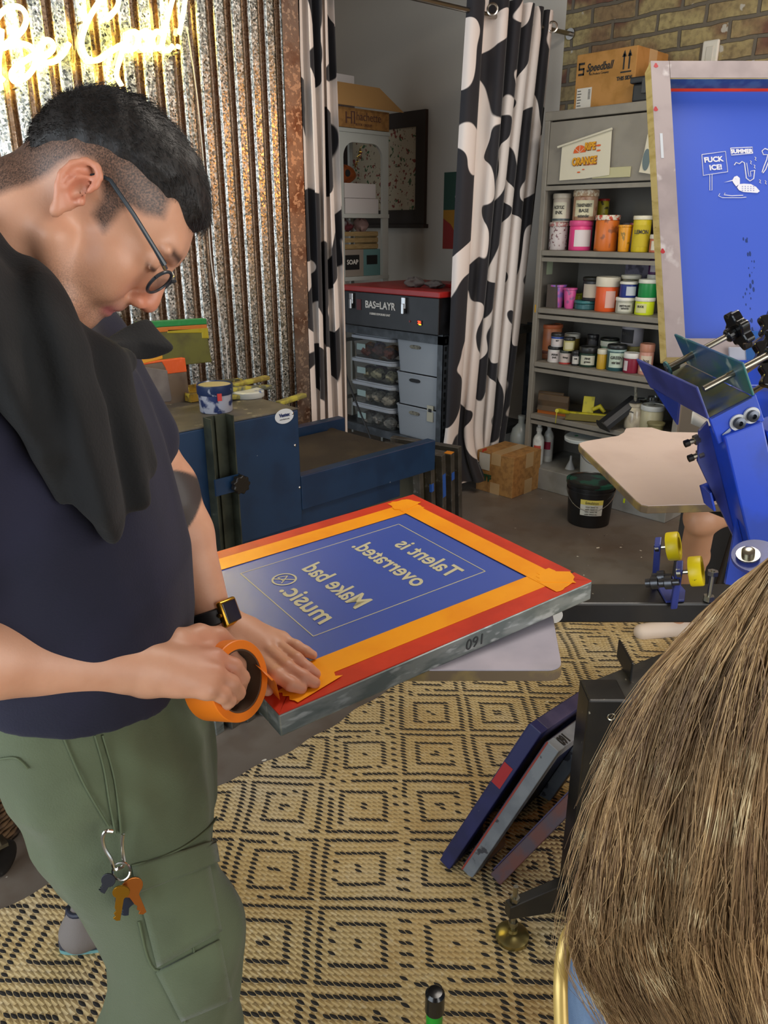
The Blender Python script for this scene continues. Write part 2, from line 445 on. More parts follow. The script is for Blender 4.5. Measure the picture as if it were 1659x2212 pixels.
def rb(s, t, x, y, z):
    k = max(0.0, (t-0.86)/0.14)
    x += -0.05*k*(1-s); y -= (0.05+0.20*k)*k*max(0, math.sin(s*5))*0.6
    z += 0.02+0.10*k*s*0.8
    return x, y, z
ct, pr = curtain('cow_print_curtain', 'black and white cow print curtain bunched beside the grey paint cabinet', 3.47, 4.23, 6, 0.050, 3, 2.64, 0.04, 3.36, 3.98, rb, wide_first=0.30, zoff=0.02)
mring = mat('grommet_steel', 'b5aea4', 0.25, 1.0)
for gx in (3.62, 4.16):
    c = Vector((gx, WY-0.035, RZ+0.01))
    mb = MB(); mb.lathe([(0.024, 0), (0.030, 0.004), (0.030, 0.010), (0.024, 0.012), (0.019, 0.006), (0.024, 0)], along(c, c+Vector((-.75, -.65, 0))), 24, False, False)
    mb.build('grommet', mring, ct, smooth=True)
MB().bb((3.60, WY-.12, .25), (3.64, WY-.118, .27)).build('sticker', mat('sticker_red', 'b03a28', .5), ct)
curtain('cow_print_curtain', 'black and white cow print curtain hanging beside the corrugated metal wall', 2.365, 2.55, 4, 0.040, 11, 2.60, 0.03, 2.36, 2.60)
# ================================================================== alcove behind the curtains
m_white = mat('white_enamel', 'b9bcb6', 0.45)
m_card = mat('cardboard', 'a3763f', 0.85, c2='8d6434', nscale=30, bump=0.1)
m_cardin = mat('cardboard_inside', 'b98d55', 0.85)
m_ink = mat('black_ink', '141414', 0.6)
m_red = mat('red_lid_enamel', '9c1f1c', 0.35, rvar=0.2)
m_blk = mat('black_steel', '0e0e10', 0.4, c2='1a1a1d', nscale=8)
m_chrome = mat('chrome', 'c8c8c8', 0.18, 1.0)
m_whitebox = mat('white_card', 'cfc8c6', 0.8)
m_wht = mat('white_ink', 'e6e2da', 0.6)
# steel rack holding the exposure unit and the bins
RX = 3.42
rk = thing('storage_rack', 'dark slotted-angle steel rack under the black and red exposure unit', 'rack', (RX, 3.02, 0))
mrk = mat('slate_steel', '33383d', 0.45, c2='4a5056', nscale=14)
for (x, y) in ((RX, 3.02), (RX, 3.98), (4.30, 3.02), (4.30, 3.98)):
    mb = MB(); mb.bb((x, y, 0), (x+0.045, y+0.004, 0.955)).bb((x, y, 0), (x+0.004, y+0.045, 0.955))
    mb.build('post', mrk, rk)
mslot = mat('slot_dark', '08080a', .8)
mb = MB()
for k in range(20): mb.bb((RX+0.014, 3.0185, 0.05+k*.045), (RX+0.030, 3.0195, 0.075+k*.045))
mb.build('slots', mslot, rk)
for z in (0.275, 0.925):
    mb = MB(); mb.bb((RX, 3.02, z-0.03), (RX+0.004, 4.02, z+0.02)).bb((RX, 3.02, z-.03), (4.34, 3.024, z+.02)).bb((RX+.01, 3.03, z), (4.33, 4.01, z+0.012))
    mb.build('shelf', mrk, rk)
# exposure unit
UX, UY0, UY1 = 3.36, 3.01, 3.86
u = thing('exposure_unit', 'black screen exposure unit with a red lid and chrome latches', 'exposure unit', (UX, UY0, 0.957))
MB().bb((UX, UY0, .958), (UX+.72, UY1, 1.165)).build('case', m_blk, u, bevel=.004)
mb = MB(); mb.bb((UX-.012, UY0-.012, 1.166), (UX+.735, UY1+.012, 1.200))
mb.build('lid', m_red, u, bevel=.006)
MB().bb((UX+.30, UY0-.002, 1.200), (UX+.335, UY0+.45, 1.222)).build('hinge_rail', m_red, u, bevel=.003)
for (x, y) in ((3.32, 3.85),):
    pass
for y in (3.277, 3.738):
    l = MB().bb((UX-.018, y-.016, 1.09), (UX-.001, y+.016, 1.155)).build('latch', m_chrome, u, bevel=.003)
    MB().bb((UX-.026, y-.010, 1.06), (UX-.010, y+.010, 1.12)).build('latch_lever', m_chrome, l, bevel=.003)
def face_mX(x, y, z, s=1):      # text matrix on a plane facing -X, reading direction -Y
    return orient((0, -1, 0), (0, 0, 1), (-1, 0, 0), (x, y, z))
text_obj('BAS=LAYR', .060, 'lettering', m_wht, face_mX(UX-.002, 3.49, 1.092), u, bold=.0012, sx=.95)
text_obj('II SERIES EXPOSURE UNIT', .017, 'small_lettering', m_wht, face_mX(UX-.002, 3.49, 1.040), u, bold=.0005, sx=.95)
MB().bb((UX-.003, 3.66, 1.055), (UX-.001, 3.70, 1.12)).build('emblem', mat('emblem_red', '5a2326', .6), u)
MB().bb((UX-.004, 3.135, 1.005), (UX-.001, 3.175, 1.032)).build('display_screen', m_ink, u)
mled = mat('red_led', 'ff2a12', .5, emit=6.0)
text_obj('20', .024, 'led_digits', mled, face_mX(UX-.0055, 3.155, 1.020), u, bold=.0006)
MB().bb((UX-.006, 3.14, 1.007), (UX-.0045, 3.158, 1.011)).build('led_bar', mat('yellow_led', 'e8d020', .5, emit=4.0), u)
MB().rod((UX-.004, 3.235, 1.02), (UX, 3.235, 1.02), .006).build('button', mat('button_red', '701818', .4), u)
# crumpled rag on the lid: stacked irregular sheet
def blob(c, r, seed, nu=24, nv=16, k=.35, f=3.0, squash=1.0):
    rnd = random.Random(seed); ph = [rnd.uniform(0, 6.28) for _ in range(6)]
    mb = MB(); c = Vector(c)
    def fn(i, j):
        a = 2*PI*i/nu; b = PI*j/nv
        w = 1+k*math.sin(f*a+ph[0]+2*math.sin(b*2+ph[1]))*math.sin(b)+k*.5*math.sin(2*f*a+ph[2])*math.sin(3*b+ph[3])
        return c+Vector((r[0]*w*math.cos(a)*math.sin(b), r[1]*w*math.sin(a)*math.sin(b), r[2]*(1+.2*math.sin(5*a+ph[4]))*max(-1*squash, math.cos(b))))
    mb.grid(fn, nu, nv); bmesh.ops.remove_doubles(mb.bm, verts=mb.bm.verts[:], dist=.0005)
    return mb
rg = blob((3.52, 3.36, 1.228), (.05, .06, .03), 5); b2 = blob((3.56, 3.22, 1.222), (.05, .06, .022), 9)
o = rg.build('rag', mat('grey_rag', '5a5350', .95, bump=.3, bscale=90), smooth=True, sub=1); tag(o, 'crumpled dark grey rag lying on the left of the red lid', 'rag')
o = b2.build('rag', mat('grey_rag'), smooth=True, sub=1); tag(o, 'flatter grey rag on the red lid, right beside the crumpled one', 'rag')

# bins --------------------------------------------------------------
m_bin = mat('grey_plastic_bin', '9aa0a6', 0.45)
def open_bin(y0, y1, z0, h, label, handle_dark, note):
    b = thing('storage_bin', label, 'bin', (RX+.03, (y0+y1)/2, z0), 'light grey plastic bins on the rack')
    x0, x1 = RX+.02, RX+.42; cx, cy = (x0+x1)/2, (y0+y1)/2; dx, dy = (x1-x0)/2, (y1-y0)/2
    def loop(sc, z, rad=.035, off=0.0):
        out = []
        a, c = dx*sc-off, dy*sc-off
        for qx, qy, s0 in ((1, 1, 0), (-1, 1, PI/2), (-1, -1, PI), (1, -1, 1.5*PI)):
            for k in range(5):
                t = s0+PI/2*k/4; out.append(Vector((cx+qx*(a-rad)+rad*math.cos(t), cy+qy*(c-rad)+rad*math.sin(t), z)))
        return out
    mb = MB(); rings = [loop(.94, z0), loop(1.0, z0+h-.008), loop(1.015, z0+h-.008), loop(1.015, z0+h), loop(.975, z0+h), loop(.92, z0+.01)]
    V = [[mb.bm.verts.new(p) for p in r] for r in rings]; n = len(V[0])
    for a, c in zip(V[:-1], V[1:]):
        for k in range(n): mb.bm.faces.new((a[k], a[(k+1) % n], c[(k+1) % n], c[k]))
    mb.bm.faces.new(V[0]); mb.bm.faces.new(V[-1])
    body = mb.build('bin_body', m_bin, b, smooth=True, angle=50)
    hm = MB(); f = lambda y, z: (x0+.003-(z-z0)/h*.003+(1-(z-z0)/h)*.0095, y, z)
    zz = z0+h*.80
    pts = [(x0+.0015, cy+.02+.028*math.cos(t)+(.018 if math.cos(t) > 0 else -.018), zz+.0115*math.sin(t)) for t in [2*PI*k/16 for k in range(16)]]
    hm.prism(pts, (-.0045, 0, 0)); hm.build('handle_slot', m_ink if handle_dark else mat('bin_contents', '8a8676', .8, c2='5a574e', nscale=60), b)
    if note:
        MB().bb((x0+.001, y0+.05, z0+.13), (x0-.003, y0+.10, z0+.23)).build('paper_tag', mat('cream_paper', 'b7b39f', .8), b)
        MB().bb((x0-.0035, y0+.062, z0+.19), (x0-.0045, y0+.088, z0+.21)).build('tag_print', m_ink, b)
    return b
for k, (lab, hd, nt) in enumerate((('light grey bin with a cream tag, bottom of its stack on the rack', 0, 1), ('light grey bin with a dark handle slot, middle of its stack', 1, 0), ('light grey bin filled with beige cloth, topmost of its stack', 0, 0))):
    open_bin(3.055, 3.435, .288+k*.205, .200, lab, hd, nt)
mb = blob((RX+.22, 3.245, .912), (.15, .15, .012), 4, 30, 14, .10, 5)
tag(mb.build('folded_cloth', mat('beige_cloth', '9c8d6c', .95, bump=.4, bscale=60), smooth=True), 'beige cloth heaped in the topmost grey bin', 'cloth')
# lidded clear boxes
m_clear = mat('clear_plastic', 'c9ced0', 0.12, trans=0.92); m_clear.node_tree.nodes['Principled BSDF'].inputs['IOR'].default_value = 1.05
m_lidp = mat('pale_lid_plastic', 'aab0b8', 0.35)
def round_box_pts(cx, cy, a, c, z, rad=.05, bow=0.0):
    out = []
    for qx, qy, s0 in ((1, 1, 0), (-1, 1, PI/2), (-1, -1, PI), (1, -1, 1.5*PI)):
        for k in range(6):
            t = s0+PI/2*k/5; out.append(Vector((cx+qx*(a-rad)+rad*math.cos(t), cy+qy*(c-rad)+rad*math.sin(t), z)))
    return out
for k, (lab, cols) in enumerate((('clear lidded box of papers, bottom of its stack left of the grey bins', ('8c8880', '5c4b44', 'a39c92')),
                                 ('clear lidded box of gloves, second from the bottom in its stack', ('8f8a7c', 'a9a596', '26344e')),
                                 ('clear lidded box of yarn, second from the top in its stack', ('8f8c74', '3f2a34', '5b3450')),
                                 ('clear lidded box with orange tools, topmost of its stack', ('6a4a44', 'b9741f', '6b5c7c')))):
    z0 = .288+k*.152; h = .148; cy = 3.665; cx = RX+.24
    b = thing('clear_box', lab, 'box', (cx, cy, z0), 'clear boxes with pale lids on the rack')
    mb = MB(); lo = round_box_pts(cx, cy, .20, .185, z0); hi = round_box_pts(cx, cy, .215, .20, z0+h-.03)
    V0 = [mb.bm.verts.new(p) for p in lo]; V1 = [mb.bm.verts.new(p) for p in hi]; n = len(V0)
    for q in range(n): mb.bm.faces.new((V0[q], V0[(q+1) % n], V1[(q+1) % n], V1[q]))
    mb.bm.faces.new(V0); mb.build('box_body', m_clear, b, smooth=True)
    mb = MB(); mb.prism(round_box_pts(cx, cy, .222, .207, z0+h-.030), (0, 0, .020)); mb.prism(round_box_pts(cx, cy, .205, .19, z0+h-.0105), (0, 0, .008)); mb.build('lid', m_lidp, b, bevel=.003)
    MB().bb((cx-.219, cy+.05, z0+.045), (cx-.216, cy+.13, z0+.085)).build('name_label', mat('pale_blue_label', '9fb6b4', .7), b)
    rnd = random.Random(k)
    for q in range(9):
        c = cols[q % 3]
        px, py = cx-.17+.045*(q % 3)+rnd.uniform(-.01, .01), cy-.14+.033*q
        o = blob((px, py, z0+.042+.01*(q % 2)), (.045, .045, .034), 20*k+q, 12, 8, .3, 3).build('craft_bundle', mat('contents_'+c, c, .8, c2='3a3836', nscale=50, thr=(.5, .7)), smooth=True)
        tag(o, ['bundle of stored craft stuff inside the bottom clear box', 'folded glove inside the second clear box from the bottom', 'ball of yarn inside the second clear box from the top', 'small craft tool bundle inside the topmost clear box'][k], 'craft supplies', ['contents of the bottom clear box', 'contents of the second clear box', 'contents of the third clear box', 'contents of the topmost clear box'][k])

# white shelf tower (built along Y, then turned to face -Y)
_before = set(o.name for o in bpy.data.objects)
SX, SY0, SY1 = 3.90, 3.98, 4.44
st = thing('shelf_tower', 'narrow white shelf tower with arched openings behind the exposure unit', 'shelf', (SX, SY0, 0))
def arch_panel(x, y0, y1, z0, z1, fr, th=.02, name='arched_frame'):
    # rectangular face with an arched opening
    outer = [(y0, z0), (y1, z0), (y1, z1), (y0, z1)]
    iy0, iy1 = y0+fr, y1-fr; zt = z1-.075; rr = .09
    inner = [(iy0, z0+.0), (iy0, zt-rr)] + [(iy0+rr-rr*math.cos(t), zt-rr+rr*math.sin(t)) for t in [PI/2*k/8 for k in range(1, 9)]] + \
            [(iy1-rr+rr*math.sin(t), zt-rr+rr*math.cos(t)) for t in [PI/2*k/8 for k in range(0, 9)]] + [(iy1, z0)]
    pts = [(y0, z0)]+inner+[(y1, z0), (y1, z1), (y0, z1)]
    mb = MB(); mb.prism([(x, p[0], p[1]) for p in pts], (th, 0, 0)); return mb.build(name, m_white, st)
arch_panel(SX, SY0, SY1, 1.63, 2.13, .055)
mb = MB()
for y in (SY0, SY1-.055): mb.bb((SX, y, 0.02), (SX+.02, y+.055, 1.63))
for y in (SY0, SY1-.03): mb.bb((SX+.36, y, 0.02), (SX+.38, y+.03, 2.12))
mb.build('uprights', m_white, st)
mb = MB().bb((SX-.008, SY0-.008, 2.11), (SX+.39, SY1+.008, 2.135)); mb.build('top_board', m_white, st, bevel=.004)
for z in (1.60, 1.20, .80, .4): MB().bb((SX-.004, SY0-.004, z), (SX+.38, SY1+.004, z+.025)).build('shelf_board', m_white, st)
MB().bb((SX+.02, SY1-.012, 1.63), (SX+.37, SY1-.002, 2.11)).build('side_panel', m_white, st)
# cardboard carton with flared flaps on the tower
cb = thing('carton', 'brown publisher carton with flared flap on top of the white shelf tower', 'cardboard box', (SX, 3.98, 2.136))
MB().bb((SX-.01, 3.985, 2.137), (SX+.36, 4.50, 2.250)).build('carton_body', m_card, cb)
mb = MB(); mb.prism([(SX-.015, 3.985, 2.250), (SX-.015, 4.52, 2.250), (SX-.10, 4.52, 2.262), (SX-.10, 3.80, 2.262)], (0, 0, .004))
mb = MB(); mb.prism([(SX-.06, 3.895, 2.253), (SX-.06, 4.60, 2.253), (SX+.06, 4.60, 2.40), (SX+.06, 4.005, 2.40)], (.004, 0, .0))
mb.build('flap', m_cardin, cb)
mdk = mat('faded_print', '5b3a30', .8)
text_obj('hachette', .070, 'lettering', mdk, face_mX(SX-.012, 4.17, 2.205), cb, sx=.9)
text_obj('BOOK GROUP', .022, 'small_lettering', mdk, face_mX(SX-.012, 4.215, 2.158), cb)
mb = MB()
for a, b in (((4.36, 2.16), (4.37, 2.225)), ((4.315, 2.16), (4.325, 2.225)), ((4.325, 2.188), (4.36, 2.196)), ((4.29, 2.225), (4.325, 2.232)), ((4.29, 2.16), (4.30, 2.225))):
    mb.bb((SX-.0125, a[0], a[1]), (SX-.0105, b[0], b[1]))
mb.build('emblem', mdk, cb)
o = MB().bb((SX+.18, 4.12, 2.251), (SX+.36, 4.36, 2.47)).build('white_box', m_whitebox); tag(o, 'larger white card box behind the flap of the publisher carton', 'box', 'white boxes on the carton')
o = MB().bb((SX+.18, 4.38, 2.251), (SX+.33, 4.50, 2.425)).build('white_box', m_whitebox); tag(o, 'small white card box left of the larger one on the carton', 'box', 'white boxes on the carton')
# shelf tower contents
o = MB().bb((SX+.04, 4.035, 1.626), (SX+.30, 4.34, 1.722)).build('white_box', m_whitebox, bevel=.003); tag(o, 'white card box on the arched shelf, lower of the two', 'box', 'white boxes on the arched shelf')
o = MB().bb((SX+.045, 4.055, 1.724), (SX+.29, 4.34, 1.815)).build('white_box', m_whitebox, bevel=.003); tag(o, 'white card box on the arched shelf, upper of the two', 'box', 'white boxes on the arched shelf')
uk = thing('ukulele', 'small orange brown ukulele lying on the white boxes in the shelf tower', 'ukulele', (SX+.12, 4.27, 1.82))
mb = blob((SX+.13, 4.27, 1.872), (.035, .105, .05), 2, 32, 16, .04, 2); mb.build('body', mat('ukulele_wood', '7d3c14', .35), uk, smooth=True)
MB().rod((SX+.093, 4.265, 1.878), (SX+.099, 4.265, 1.878), .022).build('sound_hole', m_ink, uk)
MB().bb((SX+.10, 4.36, 1.868), (SX+.13, 4.42, 1.884)).build('neck', mat('dark_wood', '2a1a12', .4), uk)
def tinsel(p0, p1, nm, lab):
    mb = MB(); rnd = random.Random(3)
    p0, p1 = Vector(p0), Vector(p1)
    for k in range(40):
        p = p0.lerp(p1, k/39); d = Vector((rnd.uniform(-1, 1), rnd.uniform(-1, 1), rnd.uniform(-1, 1))).normalized()*.014
        mb.prism([p-d, p+d, p+d.cross(Vector((0, 0, 1)))*.4], (0, 0, .002))
    tag(mb.build(nm, mat('gold_foil', 'b9973c', .25, 1.0)), lab, 'tinsel')
tinsel((SX+.12, 4.17, 1.92), (SX+.14, 4.10, 2.05), 'tinsel', 'gold tinsel strand rising from the ukulele in the shelf tower')
tinsel((SX+.12, 4.36, 1.93), (SX+.14, 4.33, 2.06), 'tinsel', 'gold tinsel clump left of the ukulele in the shelf tower')
# slatted crate with plush, soap box
cr = thing('slatted_crate', 'small slatted wooden crate holding a pink plush toy', 'crate', (SX+.02, 4.04, 1.40))
mw = mat('pale_wood', '9c8459', .7, c2='8a7248', nscale=20, stretch=(1, 1, 12))
for z in (1.405, 1.445, 1.485): MB().bb((SX+.03, 4.05, z), (SX+.038, 4.37, z+.028)).build('slat', mw, cr)
for y in (4.05, 4.36): MB().bb((SX+.038, y, 1.40), (SX+.26, y+.01, 1.515)).build('end_board', mw, cr)
MB().bb((SX+.038, 4.06, 1.40), (SX+.26, 4.36, 1.406)).build('crate_floor', mw, cr)
o = blob((SX+.13, 4.12, 1.555), (.045, .055, .045), 8, 20, 12, .12, 3).build('plush_toy', mat('pink_plush', 'a98a84', .95, bump=.4), smooth=True); tag(o, 'pale pink plush toy sitting in the slatted crate', 'toy')
o = blob((SX+.13, 4.26, 1.55), (.045, .05, .040), 18, 20, 12, .2, 3).build('cloth_bundle', mat('maroon_cloth', '5a2026', .9, c2='9b9a98', nscale=14), smooth=True); tag(o, 'maroon and white cloth bundle left of the plush toy', 'cloth')
sb = thing('soap_box', 'white and teal soap carton under the slatted crate', 'carton', (SX+.02, 4.03, 1.226))
MB().bb((SX+.03, 4.19, 1.226), (SX+.26, 4.40, 1.399)).build('carton_body', mat('cream_card', '8f857a', .7), sb)
MB().bb((SX+.03, 4.03, 1.226), (SX+.26, 4.189, 1.399)).build('teal_panel', mat('teal_card', '5f8686', .7), sb)
MB().bb((SX+.026, 4.23, 1.27), (SX+.0295, 4.36, 1.365)).build('round_label', m_ink, sb, bevel=.02)
text_obj('SOAP', .042, 'lettering', m_wht, face_mX(SX+.0245, 4.295, 1.318), sb, bold=.0008)
MB().bb((SX+.027, 4.06, 1.30), (SX+.0295, 4.16, 1.36)).build('dark_label', m_ink, sb)
_TR = Matrix.Translation((3.99, 4.06, 0)) @ Matrix.Rotation(PI/2, 4, 'Z') @ Matrix.Translation((-SX, -SY0, 0))
for o in list(bpy.data.objects):
    if o.name not in _before and o.parent is None:
        o.matrix_world = _TR @ Matrix.Translation(o.location)
# framed floral board on the alcove wall
fb = thing('floral_board', 'dark framed pinboard covered in cream floral paper on the alcove wall', 'board', (WX, 4.40, 1.55))
mdf = mat('dark_stained_wood', '2b211b', .6)
def m_floral():
    m = mat('floral_paper', 'b5a68c', .8); t = NT(m); co = t.coord()
    c = lin('b3a68e')
    for sc, thr, colr in ((26, .62, '7d3a30'), (31, .64, '3c5a3a'), (45, .66, '4b3a2c')):
        mp = t.n('ShaderNodeMapping'); t.t.links.new(co, mp.inputs[0]); mp.inputs['Location'].default_value = (sc, sc*.3, 1)
        c = t.mix(t.ramp(t.noise(sc, mp.outputs[0], 2), [(thr, K_), (thr+.02, W_)]), c, lin(colr))
    t.base(c); return m
MB().bb((WX-.012, 4.17, 1.66), (WX-.002, 4.86, 2.21)).build('paper', m_floral(), fb)
for a, b in (((4.08, 1.56), (4.17, 2.31)), ((4.86, 1.56), (4.95, 2.31))): MB().bb((WX-.03, a[0], a[1]), (WX-.002, b[0], b[1])).build('stile', mdf, fb)
for a, b in (((4.17, 2.21), (4.86, 2.31)), ((4.17, 1.56), (4.86, 1.66))): MB().bb((WX-.03, a[0], a[1]), (WX-.002, b[0], b[1])).build('rail', mdf, fb)
MB().bb((WX-.055, 4.06, 1.535), (WX-.002, 4.97, 1.562)).build('sill', mdf, fb, bevel=.003)
# poster half hidden by the curtain
po = thing('poster', 'green, orange and red poster with bubble lettering pinned beside the curtain', 'poster', (WX, 3.7, 1.39))
PYR, PYL = 3.35, 3.915
MB().bb((WX-.004, PYR, 1.655), (WX-.001, PYL, 1.90)).build('green_field', mat('poster_green', '26463a', .8), po)
MB().bb((WX-.004, PYR, 1.395), (WX-.001, PYL, 1.655)).build('orange_field', mat('poster_orange', 'a0701c', .8), po)
mb = MB(); mb.prism([(WX-.0055, PYL-.002, 1.60), (WX-.0055, PYL-.002, 1.396), (WX-.0055, PYR, 1.396), (WX-.0055, PYR, 1.43)]+[(WX-.0055, PYR+.1+.4*math.sin(t), 1.42+.17*(1-math.cos(t))) for t in (.2, .5, .8, 1.1, 1.4)], (.0015, 0, 0)); mb.build('red_field', mat('poster_red', '8c2822', .8), po)
mcr = mat('cream_ink', 'b9b09c', .8)
for tx, z, yy in (('CALI', 1.735, 3.66), ('LIFE', 1.615, 3.66)):
    text_obj(tx, .15, 'letter_shadow', m_ink, face_mX(WX-.0065, yy-.006, z-.008), po, bold=.008, sx=.95)
    text_obj(tx, .15, 'lettering', mcr, face_mX(WX-.0085, yy, z), po, bold=.002, sx=.95)
# black cable running down in front of the boxes
mb = MB(); pts = [onX(747, 700, 3.30), onX(752, 760, 3.29), onX(768, 820, 3.27), onX(792, 880, 3.2), onX(818, 930, 3.1)]
def smooth_pts(pts, n=8):
    pts = [Vector(p) for p in pts]; out = []
    P = [pts[0]]+pts+[pts[-1]]
    for i in range(1, len(P)-2):
        for k in range(n):
            t = k/n; a, b, c, d = P[i-1], P[i], P[i+1], P[i+2]
            out.append(0.5*((2*b)+(c-a)*t+(2*a-5*b+4*c-d)*t*t+(3*b-a-3*c+d)*t*t*t))
    out.append(pts[-1]); return out
pts = [(3.34, 3.84, 1.0), (3.31, 3.83, .9), (3.29, 3.76, .7), (3.25, 3.6, .5), (3.2, 3.40, .28), (3.15, 3.25, .05), (3.1, 3.2, .01)]
tag(mb.tube(smooth_pts(pts), .006, 8).build('power_cable', m_blk, smooth=True), 'black power cable dropping from the exposure unit past the clear boxes', 'cable')
# ================================================================== grey steel cabinet with inks
CX, CY0, CY1, CD = 3.90, 1.775, 2.745, 0.45
m_cab = mat('grey_cabinet_enamel', '7d776c', 0.5, c2='746e64', nscale=6, rvar=.2)
m_cabin = mat('grey_cabinet_inside', '6b675f', 0.6)
cabt = thing('steel_cabinet', 'tall grey steel cabinet with open shelves of ink pots by the brick wall', 'cabinet', (CX, (CY0+CY1)/2, 0))
for y in (CY0, CY1-.03): MB().bb((CX, y, 0.10), (CX+.03, y+.03, 2.125)).build('corner_post', m_cab, cabt, bevel=.003)
MB().bb((CX+.02, CY1-.006, .0), (CX+CD, CY1-.001, 2.12)).build('side_panel', m_cabin, cabt)
MB().bb((CX+.02, CY0+.001, .0), (CX+CD, CY0+.006, 2.12)).build('side_panel', m_cabin, cabt)
MB().bb((CX+CD-.006, CY0+.006, .0), (CX+CD, CY1-.006, 2.12)).build('back_panel', m_cabin, cabt)
MB().bb((CX-.003, CY0-.003, 2.085), (CX+CD, CY1+.003, 2.13)).build('top_panel', m_cab, cabt, bevel=.004)
fd = MB().bb((CX+.004, CY0+.032, 1.765), (CX+.016, CY1-.032, 2.078)).build('flap_door', m_cab, cabt, bevel=.003)
MB().bb((CX-.006, 2.20, 1.785), (CX+.003, 2.42, 1.835)).build('name_plate', mat('yellowed_plate', 'a8a27c', .4), fd, bevel=.002)
MB().bb((CX, CY0+.03, 1.735), (CX+.02, CY1-.03, 1.757)).build('rail', m_cab, cabt)
SH = [1.42, 1.10, .785, .465]
for z in SH:
    MB().bb((CX+.002, CY0+.031, z-.030), (CX+CD-.007, CY1-.031, z-.001)).build('shelf', m_cab, cabt, bevel=.003)
    MB().bb((CX+.008, CY0+.031, z-.062), (CX+.03, CY1-.031, z-.040)).build('rail', m_cab, cabt)
MB().bb((CX-.004, CY0-.004, .0), (CX+CD, CY1+.004, .135)).build('plinth', mat('plinth_grey', '8b8a85', .5, c2='7c7a74', nscale=7), cabt, bevel=.004)
MB().bb((CX-.0045, 2.02, .055), (CX-.0035, 2.032, .082)).build('paint_drip', mat('neon_yellow', 'cfe010', .5), cabt)
MB().bb((CX+.002, CY1-.020, 1.09-.02), (CX-.001, CY1-.012, 1.115)).build('paint_mark', mat('mark_yellow', 'b98c1c', .5), cabt)
MB().bb((CX+.10, CY1-.008, 1.28), (CX+.16, CY1-.0065, 1.36)).build('note', mat('green_note', '9aa58a', .7), cabt)
MB().bb((CX+CD-.008, 2.27, 1.17), (CX+CD-.0065, 2.42, 1.36)).build('picture', mat('lavender_print', '8a8494', .7, c2='5c5664', nscale=30), cabt)

m_lbl = mat('label_paper', 'c6c2b4', .7, c2='a9a595', nscale=60, thr=(.55, .7))
m_ltxt = mat('label_print', '35332f', .7)
def jarpos(cx, by, row, z):
    """where the pixel column cx crosses shelf row X=CX+row at height z (y only)"""
    r = ray(cx, by); return (CAM + r*((CX+row)/r.x)).y
def pot(name, label, cat, cx, wpx, row, z, h, body, lid=None, lidh=.22, lbl=None, txt='', taper=1.0, group='ink pots on the grey cabinet shelves', speck=None, rim=True, y=None, strip=None, rough=.4, lblang=0.0, lblw=.8, trans=0.0, lidspeck=None, X=None):
    x = (CX+row) if X is None else X
    r0 = ray(cx, 700); yy = (CAM + r0*(x/r0.x)).y if y is None else y
    d = depth((x, yy, z+h/2)); r = wpx/F_PX*d/2; x += r; yy = yy*(x/(x-r)) if y is None else yy
    t = thing(name, label, cat, (x, yy, z), group)
    kw = dict(c2=speck[0], nscale=speck[1], thr=speck[2]) if speck else {}
    mb_ = mat('ink_'+body+(speck[0] if speck else ''), body, rough, trans=trans, **kw)
    m4 = Matrix.Translation((x, yy, z))
    lh = h*lidh if lid else 0
    hb = h-lh
    MB().lathe([(r*.94*taper, 0), (r*.97*taper, .004), (r*.97, hb*.97), (r*.93, hb), (r*.85, hb)], m4, 28).build('pot_body', mb_, t, smooth=True)
    if lid:
        kw = dict(c2=lidspeck, nscale=70, thr=(.48, .56)) if lidspeck else {}
        ml = mat('lid_'+lid+(lidspeck or ''), lid, .4, **kw)
        MB().lathe([(r*1.0, hb), (r*1.03, hb+.003), (r*1.03, h-.004), (r*.98, h), (r*.90, h), (r*.88, h-.003)], m4, 28).build('pot_lid', ml, t, smooth=True)
    elif rim:
        MB().lathe([(r*.97, h-.012), (r*1.06, h-.010), (r*1.06, h), (r*.97, h)], m4, 28, False, False).build('pot_rim', mb_, t, smooth=True)
    face = math.atan2(-yy, -x)+lblang
    if lbl:
        ml = m_lbl if lbl is True else mat('label_'+lbl, lbl, .7)
        a = lblw
        rt = r*(.97 if taper == 1 else .5*(.97+.97*taper))+.0012
        lb = MB().lathe([(r*.97*(taper+(1-taper)*.18)+.001, hb*.16), (r*.97*(taper+(1-taper)*.85)+.001, hb*.84)], m4, 12, False, False, ang=2*a, a0=face-a).build('pot_label', ml, t, smooth=True)
        if txt:
            zc = Vector((math.cos(face), math.sin(face), 0)); xc = Vector((0, 0, 1)).cross(zc)
            for k, ln in enumerate(txt.split('|')):
                p = Vector((x, yy, z+hb*(.62-.22*k)))+zc*(rt+.0008)
                text_obj(ln, min(.028, hb*.2), 'print', m_ltxt, orient(xc, (0, 0, 1), zc, p), t, bold=.0006, sx=min(1, 1.5*r*a/(len(ln)*.6*min(.028, hb*.2)+1e-6)))
    if strip:
        MB().lathe([(r*.98+.001, hb*strip[1]), (r*.98+.001, hb*strip[2])], m4, 28, False, False).build('colour_band', mat('band_'+strip[0], strip[0], .4), t, smooth=True)
    return t
z1, z2, z3, z4 = SH
